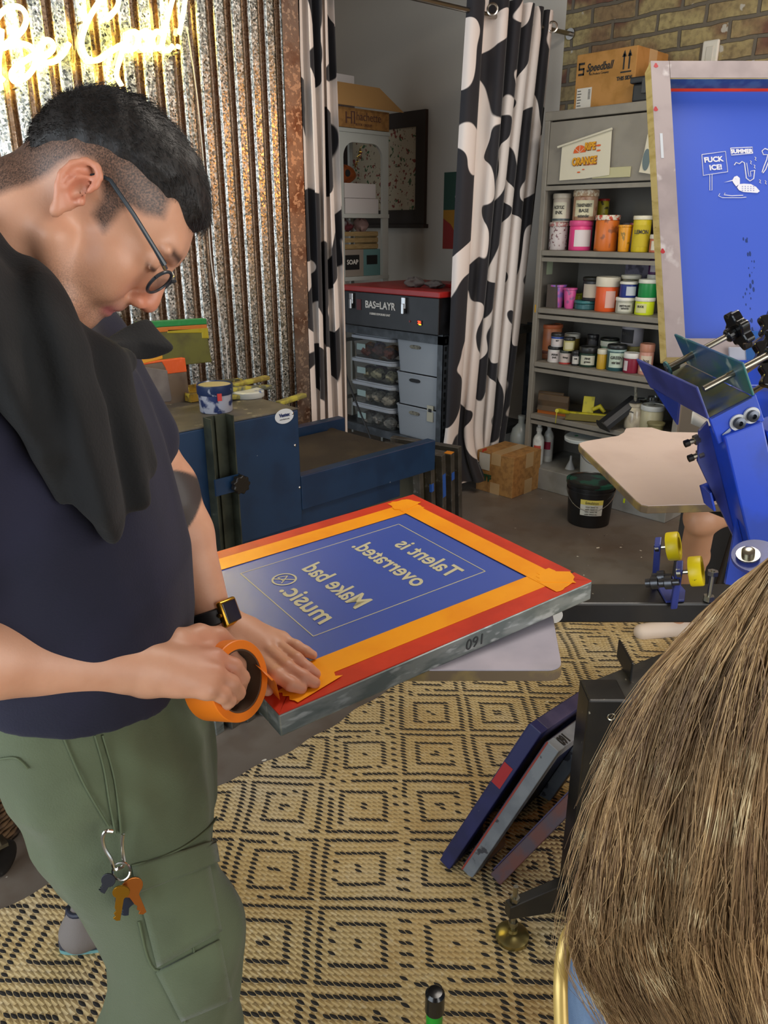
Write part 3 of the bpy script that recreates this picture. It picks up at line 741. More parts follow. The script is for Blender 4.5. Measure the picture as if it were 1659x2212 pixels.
# shelf 1
pot('ink_pot', 'white tub splattered with red and green specks, leftmost on the upper shelf', 'ink pot', 1192, 41, .06, z1, .150, 'b8aeac', 'a06a66', .16, speck=('6a4448', 60, (.56, .6)), lidspeck='b9b0a8')
pot('ink_pot', 'hot pink tub with a white label on the upper shelf', 'ink pot', 1238, 50, .06, z1, .158, 'd8417e', 'd14a80', .18, lbl='d3c9c8', txt='', lblang=.25)
pot('ink_pot', 'dirty white pot with a yellow dot on its label, on the speckled tub', 'ink pot', 1195, 40, .06, z1+.151, .150, 'b3a698', 'b0a595', .18, lbl='c3bda8', txt='ACRYLIC|INK', lblang=-.3, strip=('3f4a4c', .05, .14))
pot('ink_pot', 'beige pot with a large printed label, standing on the hot pink tub', 'ink pot', 1243, 54, .06, z1+.159, .158, 'a98468', 'a5896c', .22, speck=('8a5a3c', 25, (.55, .62)), lbl='c9c2a2', txt='TRANSPARENT|BASE|extender', lblang=-.1, lidspeck='cfc2a8')
pot('ink_pot', 'teal lidded tub behind the orange one on the upper shelf', 'ink pot', 1281, 36, .26, z1, .175, '2f5a58', '4f8f8c', .12)
pot('ink_pot', 'small yellow pot with a red lid on the teal tub', 'ink pot', 1279, 27, .26, z1+.176, .098, 'b3a428', 'a02c20', .12, speck=('4a4320', 40, (.56, .6)))
pot('ink_pot', 'orange tub with a red, green and white striped lid on the upper shelf', 'ink pot', 1292, 52, .05, z1, .185, 'c4651c', 'd6cdb8', .14, speck=('8a4a20', 18, (.55, .62)), lidspeck='b8452e')
pot('plastic_cup', 'small yellow orange cup crusted with ink between the orange tub and yellow jar', 'cup', 1330, 30, .05, z1, .135, 'd38f12', None, taper=.82, speck=('8a6a14', 45, (.58, .62)))
pot('ink_pot', 'small grey jar with a pale lid behind the yellow orange cup', 'ink pot', 1331, 22, .25, z1, .145, '4a4648', '9d9494', .15)
pot('ink_pot', 'small jar with a pink lid behind the tall yellow jar', 'ink pot', 1347, 18, .22, z1, .145, '6a5a5c', 'b45a6a', .25)
pot('ink_pot', 'tall yellow jar with a white lid and brush lettering on the upper shelf', 'ink pot', 1364, 39, .05, z1, .180, 'c2ac1a', 'd2cbb4', .11, lbl='b9a41c', txt='LEMON', lblw=.9)
pot('ink_pot', 'small orange and white jar with a white lid at the screen frame edge', 'ink pot', 1398, 30, .05, z1, .088, 'b4614a', 'c9c4b8', .24, lbl='c5beae', txt='Jacq')
pot('ink_pot', 'black jar with a paint crusted lid behind the orange and white jar', 'ink pot', 1399, 32, .20, z1, .205, '2c2d30', '8c8070', .14, lidspeck='3a2a28')
# shelf 2
o = MB().bb((CX+.05, 2.625, z2), (CX+.2, 2.69, z2+.13)).build('dark_box', mat('dark_card', '4c423c', .8)); tag(o, 'small dark box in the left end of the second shelf', 'box')
pot('plastic_cup', 'tall pink and purple paint crusted cup on the second shelf', 'cup', 1199, 36, .05, z2, .128, 'b85a9a', None, taper=.74, speck=('7a5aa8', 28, (.48, .58)))
pot('plastic_cup', 'shorter pink paint crusted cup right of the pink and purple one', 'cup', 1226, 29, .05, z2, .115, 'c24a86', None, taper=.72, speck=('8a4a7a', 34, (.54, .6)))
pot('ink_pot', 'small lime green pot behind the pink cups', 'ink pot', 1246, 20, .20, z2, .075, 'a8b020', 'b4bc30', .15)
tq = thing('soap_tub', 'flat teal oval tub under the black ink pot', 'tub', (CX+.10, 2.495, z2))
mb = MB(); mb.prism([(CX+.12+.055*math.cos(t), 2.470+.062*math.sin(t), z2) for t in [2*PI*k/28 for k in range(28)]], (0, 0, .030)); mb.build('tub_body', mat('teal_plastic', '2c5c60', .35), tq, bevel=.004)
mb = MB(); mb.prism([(CX+.12+.058*math.cos(t), 2.470+.066*math.sin(t), z2+.031) for t in [2*PI*k/28 for k in range(28)]], (0, 0, .018)); mb.build('tub_lid', mat('teal_plastic_lid', '2f6a6c', .35), tq, bevel=.006)
pot('ink_pot', 'black pot with a torn white label standing on the teal tub', 'ink pot', 1275, 47, .075, z2+.05, .128, '2a2b2d', '24241f', .15, lbl='b3a898', lblw=1.1)
pot('ink_pot', 'bright orange jar with a tall white lid on the second shelf', 'ink pot', 1305, 50, .05, z2, .185, 'd2521c', 'd8cfba', .28, lbl='cfa498', txt='', lblw=.45, lblang=.35)
pot('ink_pot', 'pale grey jar with a white lid under the navy jar', 'ink pot', 1346, 41, .05, z2, .083, 'a3a294', 'd6d3c8', .22, lbl='c4c2b4', txt='METALLIC|WHITE')
pot('ink_pot', 'navy blue jar with a white lid on the pale grey jar', 'ink pot', 1350, 38, .055, z2+.084, .082, '1c2f78', 'd4d2c6', .16, lbl='b4bac2', lblang=.35, lblw=.6)
pot('ink_pot', 'olive speckled jar with a white lid behind the navy jar', 'ink pot', 1353, 42, .15, z2+.10, .095, '8a8468', 'd0ccbc', .22, speck=('55543c', 40, (.5, .6)), lbl='b0ae96')
o = MB().bb((CX+.16, 2.20, z2), (CX+.34, 2.45, z2+.098)).build('ink_box', mat('grey_card', '55524e', .8)); tag(o, 'low grey box behind the navy jar under the speckled jar', 'box')
pot('ink_pot', 'fluorescent yellow jar with a white lid under the green jar', 'ink pot', 1388, 42, .05, z2, .090, 'c8d61a', 'd6d4c4', .22, lbl='c9c88a', txt='SLICK', lblang=-.4, lblw=.6)
pot('ink_pot', 'bright green jar with a white lid on the fluorescent yellow jar', 'ink pot', 1391, 41, .055, z2+.091, .092, '14803c', 'cfd0c2', .22)
pot('ink_pot', 'grey lidded jar behind the green jar, under the purple jar', 'ink pot', 1402, 30, .2, z2, .20, '77746a', 'c9c7ba', .12)
pot('ink_pot', 'purple jar with a white lid, topmost beside the screen frame', 'ink pot', 1402, 30, .2, z2+.201, .105, '4a1c4c', 'cfc9c6', .18, lbl='b8b0b4', lblang=-.3, lblw=.5)
# shelf 3
pot('ink_tub', 'translucent orange smeared tub at the left of the third shelf', 'ink tub', 1192, 48, .11, z3+.05, .155, 'b06a44', 'b5603a', .14, speck=('9a9090', 9, (.5, .62)))
pot('ink_tub', 'rusty brown low tub under the translucent orange tub', 'ink tub', 1192, 45, .115, z3, .049, '70432c', '5c3830', .3)
pot('ink_pot', 'small white jar with red lettering and a black lid, lower of its pair', 'ink pot', 1203, 30, .035, z3, .092, 'c9c4c0', '1c1c1e', .18, lbl='c4bab8', txt='PERM|INK')
pot('ink_pot', 'small jar with a blue band and a black lid, upper of its pair', 'ink pot', 1207, 28, .036, z3+.093, .078, 'c2bfc0', '1c1c1e', .24, strip=('22408c', .80, .98), txt='SET', lbl='c4bab8')
pot('ink_pot', 'small jar with a red base and a green black lid on the third shelf', 'ink pot', 1227, 26, .035, z3, .078, 'b0a8a0', '28302a', .18, strip=('a33028', .0, .14), lbl='b5a8a0', txt='Vintage')
pot('ink_pot', 'small yellow labelled jar with a black lid, on the red based jar', 'ink pot', 1233, 25, .036, z3+.079, .075, 'b0a86a', '20201c', .22, lbl='c2bb98')
pot('ink_pot', 'amber jar with a broad white lid at the back of the third shelf', 'ink pot', 1239, 34, .18, z3+.06, .095, '8a7430', 'bdbcb2', .28)
o = MB().bb((CX+.17, 2.50, z3), (CX+.33, 2.72, z3+.058)).build('ink_box', mat('grey_card')); tag(o, 'low grey box under the amber jar on the third shelf', 'box')
pot('ink_pot', 'small black jar with a white label on the third shelf', 'ink pot', 1250, 19, .035, z3, .082, '1d1c1e', '181818', .22, lbl='b9b5ae', txt='NB')
pot('ink_pot', 'wide dark green jar with a black lid and printed label', 'ink pot', 1278, 41, .035, z3, .112, '1c3428', '1d1e1e', .30, lbl='b6b6a4', txt='FINE|green', lblang=-.1)
pot('ink_tub', 'pale tub behind the wide dark green jar', 'ink tub', 1283, 40, .17, z3, .075, '8f949c', 'a9b0b8', .3)
pot('ink_pot', 'black jar standing on the pale tub at the back of the third shelf', 'ink pot', 1284, 25, .175, z3+.076, .088, '232226', '1a1a1c', .25, lbl='3f3e42')
pot('ink_pot', 'green jar with a white band and black lid at the back of the third shelf', 'ink pot', 1321, 39, .16, z3, .155, '124a2c', '181a18', .08, strip=('c4c6b8', .78, .98), lbl='7f9a84', lblang=-.7, lblw=.4)
pot('ink_pot', 'narrow golden yellow jar with a white lid on the third shelf', 'ink pot', 1308, 22, .04, z3, .110, 'b38e1e', 'c6c2ae', .24)
pot('ink_pot', 'dark teal jar with a mint label and black lid on the third shelf', 'ink pot', 1339, 41, .035, z3, .142, '20484c', '1c1f20', .16, lbl='b4c2b0', txt='GREEN|water based', strip=('8ea6a0', .90, .99))
pot('ink_tub', 'cream lidded white tub under the black labelled can', 'ink tub', 1367, 51, .15, z3, .125, '9f9b90', 'b5aa6a', .3, lbl='b5a27c')
pot('paint_can', 'black and white labelled can standing on the cream lidded tub', 'can', 1369, 48, .155, z3+.126, .120, '9a98a0', '8d8a80', .08, lbl='201f22', txt='BASE', lblang=-.6, lblw=.7)
pot('ink_pot', 'crimson jar with a white lid on the third shelf', 'ink pot', 1373, 34, .035, z3, .108, '7c1830', 'cfcdc8', .26, lbl='c0b6b8', lblang=-.75, lblw=.3)
pot('ink_pot', 'peach pink tub with an orange lettered label right of the crimson jar', 'ink pot', 1405, 31, .05, z3, .165, 'b98472', 'b07860', .26, lbl='c9b9a4', txt='Jacq')
# shelf 4: squeegees, scoops, jars
def squeegee(name, label, p, ang, L, wood, blade, tilt=0.0):
    t = thing(name, label, 'squeegee', p, 'wooden squeegees on the cabinet shelf')
    m4 = Matrix.Translation(p) @ Matrix.Rotation(ang, 4, 'Z') @ Matrix.Rotation(tilt, 4, 'X')
    prof = [(-.016, .022), (-.010, .022), (-.006, .05), (-.010, .085), (-.006, .118), (.0, .124), (.006, .118), (.010, .085), (.006, .05), (.016, .022)]
    prof = [(a*1.15, b) for a, b in prof]
    MB().prism([m4 @ Vector((-L/2, a, b)) for a, b in prof], (m4.to_3x3() @ Vector((L, 0, 0)))).build('wooden_grip', mat('squeegee_wood_'+wood, wood, .6, c2='2c241c', nscale=9, thr=(.5, .7)), t, bevel=.002)
    MB().xform(m4).bb((-L/2, -.0045, 0), (L/2, .0045, .034), m4).build('blade', mat('blade_'+blade, blade, .35), t)
    return t
squeegee('squeegee', 'brown wooden squeegee with an amber blade, nearer of the pair', (CX+.07, 2.60, z4), .15+PI/2, .20, '4f3c26', 'b05c14')
squeegee('squeegee', 'brown wooden squeegee with a red stained end, behind its twin', (CX+.13, 2.68, z4), .22+PI/2, .20, '5f4a34', 'a0441c')
sc = thing('scoop_coater', 'yellow handled scoop coater lying on the fourth shelf', 'scoop coater', (CX+.09, 2.34, z4))
my = mat('yellow_handle', 'b0a514', .5, c2='8a8212', nscale=20); mys = mat('yellow_brown_steel', '6d6020', .45)
q = Matrix.Translation((CX+.06, 2.36, z4)) @ Matrix.Rotation(-1.15, 4, 'Z')
MB().bb((-.12, -.016, .004), (.12, .016, .046), q, .003).build('trough', mys, sc)
MB().bb((-.12, -.018, .045), (.12, .010, .053), q, .002).build('trough_edge', my, sc)
MB().bb((-.03, .0, .05), (.035, .006, .15), q @ Matrix.Rotation(-.35, 4, 'X'), .002).build('wedge_plate', my, sc)
MB().tube([q @ Vector(p) for p in ((-.10, -.02, .05), (-.13, -.05, .060), (-.15, -.085, .070), (-.155, -.12, .078))], [.009, .014, .015, .011], 12).build('handle', my, sc, smooth=True)
MB().tube([q @ Vector(p) for p in ((.03, .02, .07), (.07, .03, .09), (.10, .02, .06))], [.012, .016, .01], 12).build('grip', my, sc, smooth=True)
MB().tube([q @ Vector(p) for p in ((-.155, -.12, .07), (-.157, -.125, .004))], .003, 8).build('prop_wire', my, sc)
sc = thing('scoop_coater', 'black metal scoop coater leaning against the jars', 'scoop coater', (CX+.05, 2.14, z4))
q = along((CX-.045, 2.185, z4+.022), (CX+.12, 2.10, z4+.15), (0, 0, 1))
m_bs = mat('black_sheet', '202124', .45)
MB().prism([q @ Vector(p) for p in ((-.045, -.018, 0), (.040, -.018, 0), (.048, .0, 0), (.030, .028, 0), (-.02, .030, 0), (-.045, .010, 0))], (q.to_3x3() @ Vector((0, 0, .24)))).build('trough', m_bs, sc, bevel=.002)
MB().prism([q @ Vector(p) for p in ((-.055, -.026, -.006), (.045, -.026, -.006), (.058, .0, -.006), (.036, .036, -.006), (-.02, .038, -.006), (-.055, .014, -.006))], (q.to_3x3() @ Vector((0, 0, .006)))).build('end_cap', m_ink, sc)
def jar(label, cx, row, wpx, h, full, grp='glass jars on the fourth shelf'):
    x = CX+row; r0 = ray(cx, 890); y = (CAM + r0*(x/r0.x)).y
    r = wpx/F_PX*depth((x, y, z4))/2; x += r
    t = thing('glass_jar', label, 'jar', (x, y, z4), grp)
    m4 = Matrix.Translation((x, y, z4))
    pr = [(r*.85, 0), (r*.98, .008), (r, .02), (r, h*.70), (r*.78, h*.82), (r*.74, h*.86), (r*.80, h*.88), (r*.80, h)]
    if full: MB().lathe(pr, m4, 24).build('jar_body', mat('creamy_glass', 'b5ab96', .2, c2='9a9080', nscale=20), t, smooth=True)
    else:
        MB().lathe(pr+[(r*.76, h), (r*.70, h*.85), (r*.94, h*.69), (r*.94, .02), (0.001, .012)], m4, 24, True, False).build('jar_body', mat('jar_glass', 'e8ecea', .05, trans=.95), t, smooth=True)
        MB().lathe([(r*.84, h*.88), (r*.84, h*.97), (r*.74, h*.985)], m4, 24, False, False).build('metal_ring', m_chrome, t, smooth=True)
    return x, y, r, t
x, y, r, t = jar('cream filled glass jar holding a stained brush', 1361, .05, 38, .150, True)
MB().tube([Vector((x-r*.98, y+.01, z4+.102)), Vector((x-r*1.0, y-.005, z4+.108)), Vector((x-r*.98, y-.02, z4+.104))], .003, 6).build('brown_writing', m_ltxt, t)
br = thing('paint_brush', 'paint caked brush standing upright in the cream filled jar', 'brush', (x, y, z4+.1))
MB().tube([(x, y, z4+.152), (x, y+.004, z4+.20), (x, y+.012, z4+.26)], [.012, .008, .010], 12).build('handle', mat('caked_handle', '8a8474', .6, c2='5c5a50', nscale=70), br, smooth=True)
MB().lathe([(.012, 0), (.014, .02), (.010, .026)], Matrix.Translation((x, y+.012, z4+.252)), 14).build('handle_tip', mat('tip_grey', '5a5a4e', .6), br, smooth=True)
jar('empty glass canning jar right of the cream filled jar', 1391, .09, 34, .150, False)
jar('empty glass canning jar at the back, nearest the fourth shelf rear', 1377, .20, 32, .150, False)
jar('empty glass canning jar at the back, half hidden by the blue press arm', 1402, .23, 32, .165, False)
pot('ink_tub', 'cream tub with a white lid right of the glass jars', 'tub', 1433, 50, .06, z4, .150, 'a9a284', 'c2c4c2', .18, X=CX+.06)
pot('plastic_cup', 'small smoky clear cup in front of the cream tub', 'cup', 1444, 36, .0, z4, .075, '8a8258', None, taper=.85, trans=.3, X=CX-.0+.001)
# bottom shelf on the plinth
zb = .1352
def bottle(label, cx, wpx, h, lblc, row):
    x = CX+row; r0 = ray(cx, 960); y = (CAM + r0*(x/r0.x)).y; r = wpx/F_PX*depth((x, y, zb))/2; x += r
    t = thing('spray_bottle', label, 'bottle', (x, y, zb), 'white bottles at the foot of the cabinet'); m4 = Matrix.Translation((x, y, zb))
    MB().lathe([(r*.95, 0), (r, .006), (r, h*.60), (r*.80, h*.68), (r*.42, h*.74), (r*.40, h*.80), (r*.52, h*.81), (r*.52, h*.90), (r*.34, h*.91), (r*.34, h)], m4, 24).build('bottle_body', mat('white_bottle', 'c9c9c4', .4, c2='b1b2ac', nscale=20), t, smooth=True)
    f = math.atan2(-y, -x)-.2
    MB().lathe([(r+.001, h*.30), (r+.001, h*.48)], m4, 10, False, False, ang=1.3, a0=f-.65).build('colour_label', mat('blabel_'+lblc, lblc, .6), t, smooth=True)
    MB().lathe([(r+.001, h*.14), (r+.001, h*.28)], m4, 10, False, False, ang=1.3, a0=f-.65).build('text_label', mat('pale_label', 'b9b9b8', .6), t, smooth=True)
bottle('white spray bottle with an orange red label, left of the pair', 1156, 24, .262, 'b84c38', .03)
bottle('white spray bottle with a magenta label, right of the pair', 1178, 22, .275, '9c1c3c', .13)
def bucket(name, label, x, y, z, r, h, bodyc, parent_cat='bucket', handle=True, lidc=None, lbl=None, lidstain=None):
    t = thing(name, label, parent_cat, (x, y, z)); m4 = Matrix.Translation((x, y, z))
    mb_ = mat('bucket_'+bodyc, bodyc, .4, rvar=.15)
    MB().lathe([(r*.86, 0), (r*.88, .004), (r*.97, h*.80), (r*1.02, h*.80), (r*1.02, h*.83), (r*.98, h*.83), (r*.985, h*.89), (r*1.03, h*.89), (r*1.03, h*.92), (r, h*.92), (r*1.0, h), (r*.95, h), (r*.84, .01)], m4, 40, True, True).build('bucket_body', mb_, t, smooth=True)
    if handle:
        f = math.atan2(-y, -x); u = Vector((math.cos(f), math.sin(f), 0)); s = Vector((0, 0, 1)).cross(u); c = Vector((x, y, z))
        pts = [c+s*(r*1.02*math.cos(a))+u*(r*1.08*math.sin(a))+Vector((0, 0, h*.86-h*.42*math.sin(a))) for a in [PI*k/16 for k in range(17)]]
        MB().tube(pts, .0022, 8).build('wire_handle', mat('handle_wire', '8a8a88', .3, .9), t, smooth=True)
    if lidc:
        MB().lathe([(r*1.06, h*.93), (r*1.07, h*.94), (r*1.07, h*1.01), (r*1.0, h*1.02), (r*.97, h*1.0), (0.001, h*1.0)], m4, 40, False, False).build('bucket_lid', mat('bucketlid_'+lidc, lidc, .35, c2=lidstain, nscale=9, thr=(.52, .56)) if lidstain else mat('bucketlid_'+lidc, lidc, .35), t, smooth=True)
    return t
b = bucket('white_bucket', 'white plastic bucket with its lid propped on top, at the foot of the cabinet', CX+.13, 2.30, zb, .107, .205, 'b9bab6')
m4 = Matrix.Translation((CX+.13, 2.30, zb))
f = math.atan2(-2.3, -4.0)+.5
MB().lathe([(.1055, .05), (.1045, .095)], m4, 8, False, False, ang=.5, a0=f).build('striped_label', mat('label_redblue', '7a2a38', .6, c2='2a3a7a', nscale=40, stretch=(1, 1, 8)), b, smooth=True)
t = thing('bucket_lid', 'round white bucket lid tipped against the white bucket', 'lid', (CX+.08, 2.39, zb+.23))
q = Matrix.Translation((CX+.09, 2.37, zb+.232)) @ Matrix.Rotation(-.10, 4, 'Y') @ Matrix.Rotation(-.05, 4, 'X')
MB().lathe([(.118, -.012), (.124, -.010), (.124, .004), (.116, .008), (.104, .002), (0.001, .002)], q, 40, True, False).build('lid_disc', mat('lid_white', 'b4bab8', .4), t, smooth=True)
MB().lathe([(.012, .003), (.010, .004), (0.001, .004)], q @ Matrix.Translation((-.02, .05, 0)), 12, False, False).build('green_spot', mat('green_spot', '1c7a48', .4), t)
bucket('white_bucket', 'pale plastic bucket behind the one with the propped lid', CX+.30, 2.30, zb, .10, .22, 'a9b2b8', handle=False)
t = thing('funnel', 'small white funnel standing between the bottles and the white bucket', 'funnel', (CX+.10, 2.475, zb))
MB().lathe([(.032, 0), (.030, .004), (.008, .055), (.006, .085)], Matrix.Translation((CX+.12, 2.475, zb)), 20).build('cone', mat('funnel_white', 'a9acae', .4), t, smooth=True)
# on the floor
b = bucket('black_bucket', 'black ink bucket with green stained lid and yellow label on the floor', 3.62, 2.085, 0, .128, .245, '141415', lidc='1c1d1c', lidstain='12483a')
m4 = Matrix.Translation((3.62, 2.085, 0)); f = math.atan2(-2.085, -3.62)+.1
MB().lathe([(.1190, .075), (.1240, .165)], m4, 12, False, False, ang=1.0, a0=f-.5).build('paper_label', mat('bucket_label', 'c9c8bc', .6), b, smooth=True)
MB().lathe([(.1232, .138), (.1246, .166)], m4, 12, False, False, ang=1.0, a0=f-.5).build('yellow_band', mat('bucket_band', 'cfc05a', .6), b, smooth=True)
zc = Vector((math.cos(f), math.sin(f), 0)); xc = Vector((0, 0, 1)).cross(zc)
text_obj('Emulsion', .022, 'print', m_ltxt, orient(xc, (0, 0, 1), zc, Vector((3.62, 2.085, .151))+zc*.1262), b, sx=.9)
for k in range(4): text_obj('water based ink'+' '*k, .013, 'print', m_ltxt, orient(xc, (0, 0, 1), zc, Vector((3.62, 2.085, .128-.014*k))+zc*.1250), b, sx=.8)
cb = thing('carton', 'brown taped cardboard box with green lettering on the floor by the curtain', 'cardboard box', (3.72, 2.75, 0))
q = Matrix.Translation((3.745, 2.745, 0)) @ Matrix.Rotation(.03, 4, 'Z')
MB().bb((-.13, -.13, 0), (.16, .145, .255), q, .003).build('carton_body', m_card, cb)
mtape = mat('packing_tape', 'b59468', .3)
for a_, b_ in (((-.1315, -.035, .0), (-.1305, .035, .07)), ((-.1315, -.035, .185), (-.1305, .035, .2565)), ((-.13, -.035, .2553), (.16, .035, .2562))): MB().bb(a_, b_, q).build('tape', mtape, cb)
# the taped face looks to -Y
for a_, b_ in (((-.005, -.1318, .165), (.075, -.1306, .2565)), ((-.005, -.1318, 0), (.075, -.1306, .09))): MB().bb(a_, b_, q).build('tape', mtape, cb)
MB().bb((-.1325, .045, .14), (-.1312, .125, .245), q).build('shipping_label', mat('white_paper', 'bdb8ae', .7), cb)
text_obj('TF', .055, 'lettering', mat('green_print', '1f4a2c', .7), q @ orient((0, -1, 0), (0, 0, 1), (-1, 0, 0), (-.133, .06, .09)), cb, bold=.003)
t = thing('plastic_jug', 'translucent white plastic jug on the floor behind the cardboard box', 'jug', (4.02, 2.86, 0))
MB().lathe([(.062, 0), (.068, .01), (.068, .15), (.055, .20), (.022, .235), (.020, .262), (.024, .263), (.024, .285), (.001, .285)], Matrix.Translation((3.99, 2.84, 0.13)), 24, True, False).build('jug_body', mat('milky_plastic', 'a9b0ae', .3, trans=.3), t, smooth=True)
t.location = (3.99, 2.84, .13)
for c in t.children: c.location = Vector((4.02, 2.86, 0))-Vector((3.99, 2.84, .13))
o = MB().bb((3.90, 2.78, 0), (4.08, 2.92, .129)).build('wooden_block', mat('block_wood', '3a322a', .8)); tag(o, 'dark wooden block under the translucent jug', 'block')  # plain dark brown wood, one even colour
# on top of the cabinet
cb = thing('carton', 'brown shipping carton with up arrows on top of the grey cabinet', 'cardboard box', (CX+.14, 2.45, 2.131))
bx0, bx1, by0, by1, bz = CX+.08, CX+.40, 2.275, 2.625, 2.131
MB().bb((bx0, by0, bz), (bx1, by1, bz+.265)).build('carton_body', mat('cardboard2', 'a3753c', .85, c2='94692f', nscale=12), cb, bevel=.003)
MB().bb((bx0+.12, by0-.001, bz), (bx0+.2, by0, bz+.265)).build('tape', mtape, cb)
text_obj('Speedball', .052, 'lettering', m_ink, face_mX(bx0-.001, 2.485, bz+.195), cb, shear=.3, sx=.78, bold=.0012)
text_obj('Art Products Company', .015, 'small_lettering', m_ink, face_mX(bx0-.001, 2.485, bz+.165), cb, sx=.8)
mb = MB()
for z, a, b in ((.215, 0, 1), (.190, 0, 1), (.165, 0, 1)): mb.bb((bx0-.0015, 2.575, bz+z), (bx0-.0003, 2.610, bz+z+.010))
mb.bb((bx0-.0015, 2.603, bz+.190), (bx0-.0003, 2.610, bz+.225)).bb((bx0-.0015, 2.575, bz+.165), (bx0-.0003, 2.582, bz+.200)); mb.build('emblem', m_ink, cb)
mb = MB()
for y in (2.345, 2.315):
    mb.bb((bx0-.0015, y-.004, bz+.165), (bx0-.0003, y+.004, bz+.235))
    mb.prism([(bx0-.0015, y-.012, bz+.222), (bx0-.0015, y+.012, bz+.222), (bx0-.0015, y, bz+.252)], (.0012, 0, 0))
mb.bb((bx0-.0015, 2.300, bz+.150), (bx0-.0003, 2.360, bz+.157)); mb.build('arrows', m_ink, cb)
text_obj('THIS SIDE', .024, 'lettering', m_ink, face_mX(bx0-.001, 2.335, bz+.125), cb, bold=.001, sx=.85)
MB().bb((bx0-.0015, 2.52, bz+.005), (bx0-.0003, 2.61, bz+.105)).build('shipping_label', mat('white_paper'), cb)
mb = MB()
for k in range(6): mb.bb((bx0-.0025, 2.585-.004*(k % 2), bz+.09-k*.014), (bx0-.0016, 2.605, bz+.094-k*.014))
for k in range(8): mb.bb((bx0-.0025, 2.527, bz+.05+k*.006), (bx0-.0016, 2.540, bz+.053+k*.006))
mb.build('label_print', m_ltxt, cb)
t = thing('tool_case', 'black plastic case with a clamp latch on the cabinet top', 'case', (CX+.03, 2.2, 2.131))
MB().bb((CX+.03, 2.02, 2.131), (CX+.24, 2.255, 2.215)).build('case_body', m_bs, t, bevel=.01)
MB().bb((CX+.02, 2.01, 2.216), (CX+.25, 2.268, 2.245)).build('case_lid', m_bs, t, bevel=.006)
MB().bb((CX+.008, 2.17, 2.165), (CX+.022, 2.195, 2.235)).build('latch', mat('case_latch', '303236', .4), t, bevel=.003)
t = thing('round_container', 'round pale lidded container on the black plastic case', 'container', (CX+.12, 2.12, 2.246))
MB().lathe([(.085, 0), (.09, .004), (.09, .018), (.08, .022), (.001, .022)], Matrix.Translation((CX+.13, 2.12, 2.246)), 28, True, False).build('disc', mat('pale_cream', '9a9a80', .5), t, smooth=True)
# paper flags taped to the flap door
t = thing('print_flag', 'small white cloth flag printed RIPE ORANGE taped to the cabinet door', 'flag', (CX, 2.5, 1.8))
fx = CX-.010
def cabp(px, py, x=fx): 
    return onX(px, py, x)
cloth = [cabp(*p) for p in ((1214, 318), (1322, 277), (1316, 378), (1262, 386), (1208, 390))]
MB().prism(cloth, (.0015, 0, 0)).build('cloth', mat('flag_cloth', 'c4bda8', .85, bump=.1), t)
MB().rod(cabp(1205, 318, fx-.006), cabp(1322, 278, fx-.006), .006, seg=10).build('rolled_edge', mat('flag_cloth'), t, smooth=True)
mor = mat('orange_ink', 'c8561c', .7); myl = mat('amber_ink', 'c98f14', .7)
cc = cabp(1252, 330, fx-.0015)
ax, ay = Vector((0, -1, .04)).normalized(), Vector((0, 0, 1))
def disc(c, r, r2, mm, par, nm, a0=0, a1=2*PI, th=.001):
    MB().prism([c+ax*(r*math.cos(a0+(a1-a0)*k/20))+ay*(r2*math.sin(a0+(a1-a0)*k/20)) for k in range(21 if a1-a0 < 6.2 else 20)], (-th, 0, 0)).build(nm, mm, par)
disc(cc, .038, .036, mor, t, 'orange_slice', 0, PI)
for k in range(3):
    a = PI*(k+.8)/3.6; MB().tube([cc+Vector((-.0015, 0, 0)), cc+ax*(.036*math.cos(a))+ay*(.034*math.sin(a))+Vector((-.0015, 0, 0))], .0012, 6).build('slice_line', mat('flag_cloth'), t)
for tx, sz, px, py in (('RIPE', .048, 1275, 316), ('ORANGE', .050, 1262, 348)):
    p = cabp(px, py, fx-.003)
    text_obj(tx, sz, 'letter_outline', mat('dark_orange_ink', '8a4a12', .7), orient((0, -1, .03), (0, 0, 1), (-1, 0, 0), p+Vector((0, -.001, -.002))), t, bold=.004, sx=.72)
    text_obj(tx, sz, 'lettering', myl, orient((0, -1, .03), (0, 0, 1), (-1, 0, 0), p+Vector((-.002, 0, 0))), t, bold=.002, sx=.72)
text_obj('CALIFORNIA', .013, 'small_lettering', mor, orient((0, -1, .03), (0, 0, 1), (-1, 0, 0), cabp(1276, 355, fx-.003)), t)
for (px, py, s) in ((1293, 314, .014), (1293, 325, .012), (1250, 372, .010), (1260, 366, .008), (1245, 303, .010)):
    disc(cabp(px, py, fx-.002), s, s*.35, mor, t, 'splash')
t = thing('print_flag', 'second white cloth print at the screen frame edge on the cabinet door', 'flag', (CX, 2.2, 1.8))
MB().prism([cabp(*p) for p in ((1399, 290), (1418, 290), (1418, 378), (1380, 372), (1392, 325))], (.0015, 0, 0)).build('cloth', mat('flag_cloth'), t)
disc(cabp(1396, 345, fx-.002), .02, .05, mat('slate_ink', '5c6a6c', .7), t, 'grey_shape')
# white plate on the brick wall
t = thing('wall_plate', 'white rounded plastic plate on the brick wall above the raised screen', 'wall plate', (WX, 2.1, 2.5))
p0, p1 = onX(1517, 128, WX), onX(1558, 84, WX)
MB().bb((WX-.02, p1.y, p0.z-.12), (WX-.001, p0.y, p1.z)).build('plate', mat('plate_white', 'c9c4b8', .4), t, bevel=.02, bseg=4)
MB().bb((WX-.024, p1.y+.025, p0.z-.09), (WX-.019, p0.y-.025, p1.z-.03)).build('inner_panel', mat('plate_white2', 'bdb8ac', .4), t, bevel=.012, bseg=3)
